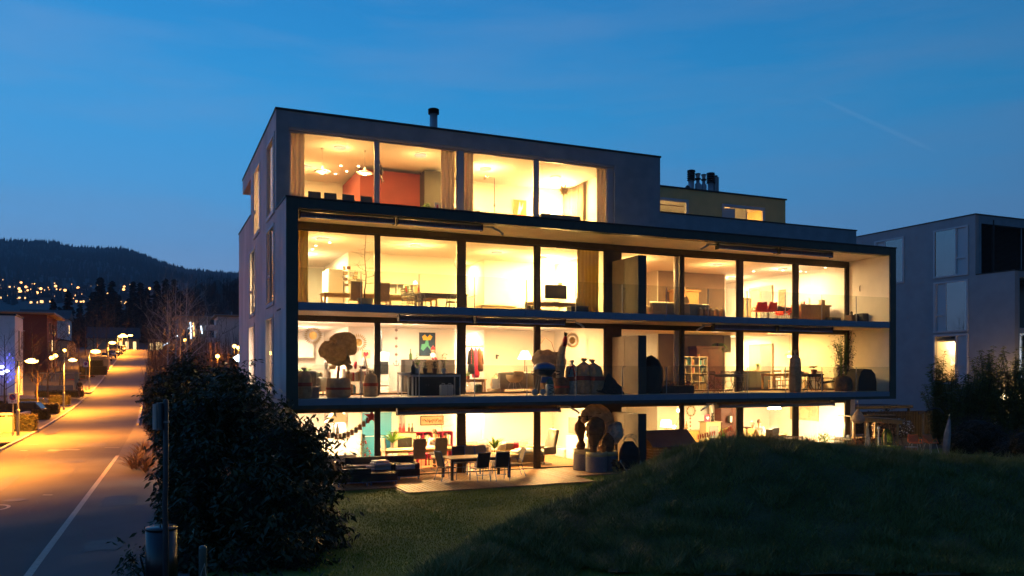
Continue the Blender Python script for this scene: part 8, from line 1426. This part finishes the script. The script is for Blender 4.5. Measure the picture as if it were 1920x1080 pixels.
# ridge trees and hillside forest texture
rg = np.random.default_rng(91); V = []; F = []; n = 0
for k in range(9000):
    px = rg.uniform(-500, 520); d = 2600 if k < 2600 else rg.uniform(900, 2560)
    if d < 1500 and rg.random() < .6: d += 900
    a = math.atan((px-960)/FPX); z = float(terrain_z(px, d)); x, y = AT(px, d); h = rg.uniform(9, 17) if rg.random() < .8 else rg.uniform(14, 22); w = h*.28
    V += [(x-w*cA, y+w*sA, z-4), (x+w*cA, y-w*sA, z-4), (x+rg.uniform(-1,1), y, z+h), (x, y+w, z-4)]; F += [(n,n+1,n+2),(n+1,n+3,n+2),(n+3,n,n+2)]; n += 4
np_mesh('ridge_forest', V, F, mat('ridge_conifers', (.013,.026,.036), .95, var=.35, vs=.01), kind='stuff')
# village on the slope
vh = None; vw = mat('village_wall', (.14,.15,.17), .9); vr = mat('village_roof', (.03,.035,.045), .9); VG = emit('village_window_glow', (1,.55,.2), 2.2)
for i in range(70):
    px = rnd.uniform(-60, 190) if i < 58 else rnd.uniform(220, 285); py = rnd.uniform(536, 575) if px > 60 else rnd.uniform(528, 566)
    dd = 1200
    for dd in range(900, 2400, 25):
        if CAMZ-(py-699)/FPX*dd <= float(terrain_z(px, dd)): break
    x, y = AT(px, dd); z_ = float(terrain_z(px, dd))
    lb = 'small dark house with a lit window in the village on the hillside'
    if vh is None:
        vh = T('village_house', lb, 'house', (x, y, z_), 0, 'houses of the hillside village'); MB().bx(-6,6,-5,5,-8,6).build('wall', vw, vh); MB().prism([(-7,6.01),(7,6.01),(0,9.5)], -5.5, 5.5).build('roof', vr, vh); MB().bx(-4.5,-2.2,-5.1,-5.01,1.5,3.5).build('window', VG, vh); MB().bx(2,3.6,-5.1,-5.01,1.5,3.5).build('window', VG, vh)
    else: copy_tree(vh, (x, y, z_), rnd.uniform(-.4,.4), lb, scale=rnd.uniform(.8,1.4))
vl = None
for i in range(88):
    px = rnd.triangular(-60, 215, 60) if i < 74 else rnd.uniform(228, 285); py = rnd.gauss(549, 9); py = max(527, min(575, py+(6 if px > 110 else 0)))
    for dd in range(900, 2400, 25):
        if CAMZ-(py-699)/FPX*dd <= float(terrain_z(px, dd)): break
    dd -= 30; x, y = AT(px, dd); z_ = float(terrain_z(px, dd)); lb = 'tiny glowing street lamp in the hillside village'
    if vl is None: vl = T('village_lamp', lb, 'street lamp', (x, y, z_), 0, 'lamps of the hillside village'); MB().ell((0,0,9), (1.5,1.5,1.4), 8, 6).build('globe', emit('village_lamp_glow', (1,.42,.12), 4), vl); MB().tube([(0,0,0),(0,0,8)], .3, 5).build('pole', M_['dark'], vl)
    else: copy_tree(vl, (x, y, z_), 0, lb, scale=rnd.choice([.35,.4,.5,.6,.8,1.2]))
# ================================================================ garden planting on the right
BAM = mat('bamboo_leaf', (.09,.12,.025), .6, col2=(.20,.21,.07), vs=2, trans=.3)
for i, (px, pyt, pyb, d, rpx) in enumerate(((1760,672,850,42,26),(1785,700,850,41,34),(1815,715,850,42,38),(1853,662,850,43,24),(1838,690,850,42,30),(1880,705,850,42,32),(1905,670,850,43,26),(1925,680,850,42,30))):
    x, y = AT(px, d); h = (pyb-pyt)/FPX*d; r_ = rpx/FPX*d*1.35; t = T('bamboo_clump', ['feathery bamboo clump before the lit side window','broad bamboo clump below the lit side window','dense bamboo clump right of the lit window','tallest bamboo plume on the grey wall','bamboo clump left of the tallest plume','bamboo clump in front of the warm glow','tall bamboo plume by the net of lights','bamboo clump at the right edge'][i], 'bamboo', (x, y, 0), 0, 'bamboo hedge between the gardens'); rg = np.random.default_rng(200+i); mb = MB(); P = []
    for k in range(30):
        a = rg.uniform(0, 6.3); q = rg.random(); hh = h*rg.uniform(.5, 1.0); pts = [np.array([math.cos(a)*r_*(.25+.9*f*f)*q, math.sin(a)*r_*(.25+.9*f*f)*q*.7, hh*f]) for f in np.linspace(0,1,7)]; mb.tube(pts, [.015]*6+[.004], 4, False)
        for f in np.linspace(.12, 1, 26): p0 = np.array([math.cos(a)*r_*(.25+.9*f*f)*q, math.sin(a)*r_*(.25+.9*f*f)*q*.7, hh*f]); P += list(p0+rg.normal(0,.15*(1.25-f),(9,3)))
    mb.build('canes', M_['leafd'], t); V, F = leaves(np.array(P), .19, rg, .24, .1); np_mesh('foliage', V, F, BAM, t)
DB = mat('dark_red_leaf', (.030,.020,.012), .7, col2=(.065,.035,.018), vs=3)
o = PX(1830, 38); bl = blobpx([(1830,778,38,46,.9),(1805,800,37.5,34,.8),(1862,795,38,36,.8)], o); t = bush('dark_bush', 'large round dark bush right of the wrapped parasol', 'shrub', o, bl, 11000, .06, DB, 31, w=.6, droop=0, sprays=30); core(t, bl, TW)
o = PX(1660, 45); bl = blobpx([(1640,765,45,24,1.0),(1668,760,46,22,.9),(1625,775,44,20,.9)], o); bush('leafy_bush', 'leafy bush in front of the lit window between the buildings', 'shrub', o, bl, 900, .12, LEAFM, 33, w=.7, droop=.2)
o = PX(1900, 34); bl = blobpx([(1895,820,36,40,.7),(1925,800,35,36,.8)], o); t = bush('dark_bush', 'low dark bush at the right edge beyond the mound', 'shrub', o, bl, 5000, .06, DB, 35, w=.6, droop=0); core(t, bl, TW)
# ================================================================ grass mound and lawn grass
SIL = [(560,1300),(700,1160),(780,1082),(850,1047),(950,987),(1050,948),(1120,914),(1180,888),(1230,862),(1300,838),(1380,825),(1500,832),(1600,842),(1700,855),(1800,863),(1920,868),(2100,880),(2400,930)]
Wd_ = 3.3
def hitd(px): return CAMZ*FPX/(np.interp(px, [a for a,_ in SIL], [b for _,b in SIL])-699)
def dcen(px): return np.minimum(19.8, .80*hitd(px))
def gprof(px, d):
    c = dcen(px); wf = np.clip((hitd(px)-c)/1.6, .8, Wd_); return np.exp(-((d-c)/np.where(d > c, wf, Wd_))**2)
def mound_amp(px):
    yt = np.interp(px, [a for a,_ in SIL], [b for _,b in SIL]); tgt = (yt-699)/FPX       # slope of the sight line that just grazes the mound
    best = 1e9
    for d in np.linspace(8, 26, 91):
        g = float(gprof(px, d))
        if g < .12 or CAMZ-tgt*d < .05: continue
        best = min(best, (CAMZ-tgt*d)/g)
    return max(0.0, best)
PXS = np.linspace(600, 2500, 96); AMP = np.array([mound_amp(p) for p in PXS]); AMP[PXS < 760] = np.interp(PXS[PXS < 760], [600,760], [0, AMP[np.searchsorted(PXS,760)]])
def mound_z(px, d):
    g = gprof(px, d); a = np.interp(px, PXS, AMP)
    return a*np.clip(g-.06, 0, 1)/.94
V = []; dsm = np.linspace(7, 27.2, 84)
for d in dsm:
    for px in PXS: x, y = AT(px, d); V.append((x, y, .03+float(mound_z(px, d))+.035*math.sin(x*2.1)*math.sin(y*2.7)))
n_ = len(PXS); Vn = np.array(V); F = [(j*n_+i, j*n_+i+1, (j+1)*n_+i+1, (j+1)*n_+i) for j in range(len(dsm)-1) for i in range(n_-1)]
F = [f for f in F if min(Vn[list(f),2]) > .07 ]; np_mesh('grass_mound', Vn, F, mat('mound_soil', (.03,.045,.016), .95, col2=(.07,.075,.03), vs=1.2, bump=.8, bs=12), smooth=True, kind='structure')
def blades(name, X, Y, Z, hmin, hmax, w, m, rg, lean=.6, **k):
    n = len(X); a = rg.uniform(0, 2*PI, n); h = rg.uniform(hmin, hmax, n); lx = rg.normal(0, lean, n)*h; ly = rg.normal(0, lean, n)*h
    B0 = np.stack([X-np.cos(a)*w, Y-np.sin(a)*w, Z-.01], 1); B1 = np.stack([X+np.cos(a)*w, Y+np.sin(a)*w, Z-.01], 1); Tp = np.stack([X+lx, Y+ly, Z+h], 1)
    V = np.stack([B0, B1, Tp], 1).reshape(-1, 3); np_mesh(name, V, np.arange(n*3).reshape(-1, 3), m, kind='stuff', **k)
rg = np.random.default_rng(300); n = 360000; px = rg.uniform(700, 2050, n); d = 9+17*rg.beta(1.8, 1.9, n); r_ = (px-960)/FPX; X = d*(cA*r_+sA); Y = d*(cA-sA*r_); Z = mound_z(px, d); ok = Z > .05
clump = np.sin(X*3.1+np.sin(Y*2.3)*2)*np.sin(Y*3.7+np.sin(X*1.9)*2); hs = .05
blades('mound_grass', X[ok], Y[ok], Z[ok]+.03, .035, .12, .006, mat('mound_grass_blade', (.06,.10,.012), .6, col2=(.19,.21,.05), vs=1.1), rg, .75)
sel = ok & (clump > .25) & (rg.random(n) < .4); blades('mound_tufts', X[sel]+.02, Y[sel], Z[sel]+.03, .10, .30, .009, mat('mound_tuft_blade', (.08,.13,.02), .55, col2=(.20,.20,.07), vs=1.3), rg, .6)
n = 240000; X = rg.uniform(1.0, 22, n); Y = rg.uniform(12, 25.5, n); dd = sA*X+cA*Y; ppx = 960+FPX*(cA*X-sA*Y)/dd; Z = mound_z(ppx, dd); ok = (Z < .12) & (ppx > 560) & ~((X > 3.9) & (X < 7.02) & (Y > 25.15)) & ~((X > 6.95) & (X < 13.55) & (Y > 23.87)) & ~((X >= 13.5) & (Y > 25.37))
blades('lawn_grass', X[ok], Y[ok], Z[ok]*0+.0, .02, .06, .006, mat('lawn_blade', (.15,.23,.012), .65, col2=(.28,.34,.03), vs=.9), rg, .5)
# ================================================================ foreground post, bin and bollard
x, y = AT(311, 12.0); t = T('sign_pole', 'dark slightly bent steel sign pole with a small panel seen edge on', 'sign pole', (x, y, 0)); MB().tube([(0,0,-.1),(0,0,1.3),(-.012,0,1.75),(.0,0,2.1),(0,0,3.28),(0,0,3.31)], [.045,.044,.040,.040,.040,.025], 14).build('pole', mat('dark_galvanised_post', (.055,.06,.07), .5, metal=.5, var=.15, vs=6), t, True)
pl = MB(); pl.box((-.085,-.03,3.06), (.012,.34,.37), rz=R(-32)).build('sign_panel', M_['lgrey'], t); MB().box((-.055,-.0,3.06), (.03,.26,.40), rz=R(-32)).build('panel_frame', M_['galv'], t); MB().lathe([(.052,2.96),(.052,2.99)], 14).build('clamp', M_['galv'], t); MB().box((-.06,0,2.975), (.1,.03,.025)).build('bracket', M_['galv'], t)
x, y = AT(303, 13.3); t = T('steel_bin', 'brushed steel cylindrical bin standing behind the sign pole', 'bin', (x, y, 0)); MB().lathe([(.245,-.0),(.245,1.14)], 48).build('body', M_['steel'], t, True); MB().lathe([(.25,1.141),(.25,1.17),(.24,1.185),(.02,1.19)], 48).build('lid', M_['steel'], t, True); MB().tube([(-.02,-.1,1.19),(-.02,-.12,1.25),(.08,-.12,1.25),(.08,-.1,1.19)], .012, 6).build('handle', M_['dark'], t, True)
x, y = AT(380.5, 12.2); t = T('bollard', 'short grey green steel bollard right of the bin', 'bollard', (x, y, 0)); MB().lathe([(.06,-.05),(.06,1.06),(.055,1.09),(.03,1.105),(.01,1.108)], 20).build('body', mat('green_grey_post', (.10,.13,.12), .45, metal=.5, var=.2), t, True); MB().tube([(-.07,-.05,.2),(-.03,-.07,.7),(.02,-.07,.85),(.07,-.04,.4),(.09,0,.1)], .005, 5).build('wire', M_['lgrey'], t)

# ---------------------------------------------------------------- evening air
hz = bpy.data.materials.new('evening_haze'); hz.use_nodes = True; n_ = hz.node_tree.nodes; n_.clear(); ho = n_.new('ShaderNodeOutputMaterial'); hv = n_.new('ShaderNodeVolumePrincipled')
hv.inputs['Color'].default_value = (.8,.88,1,1); hv.inputs['Density'].default_value = .00016; hz.node_tree.links.new(hv.outputs[0], ho.inputs['Volume'])
MB().bx(-4200, 4200, -80, 4200, -2, 620).build('haze', hz, kind='stuff')
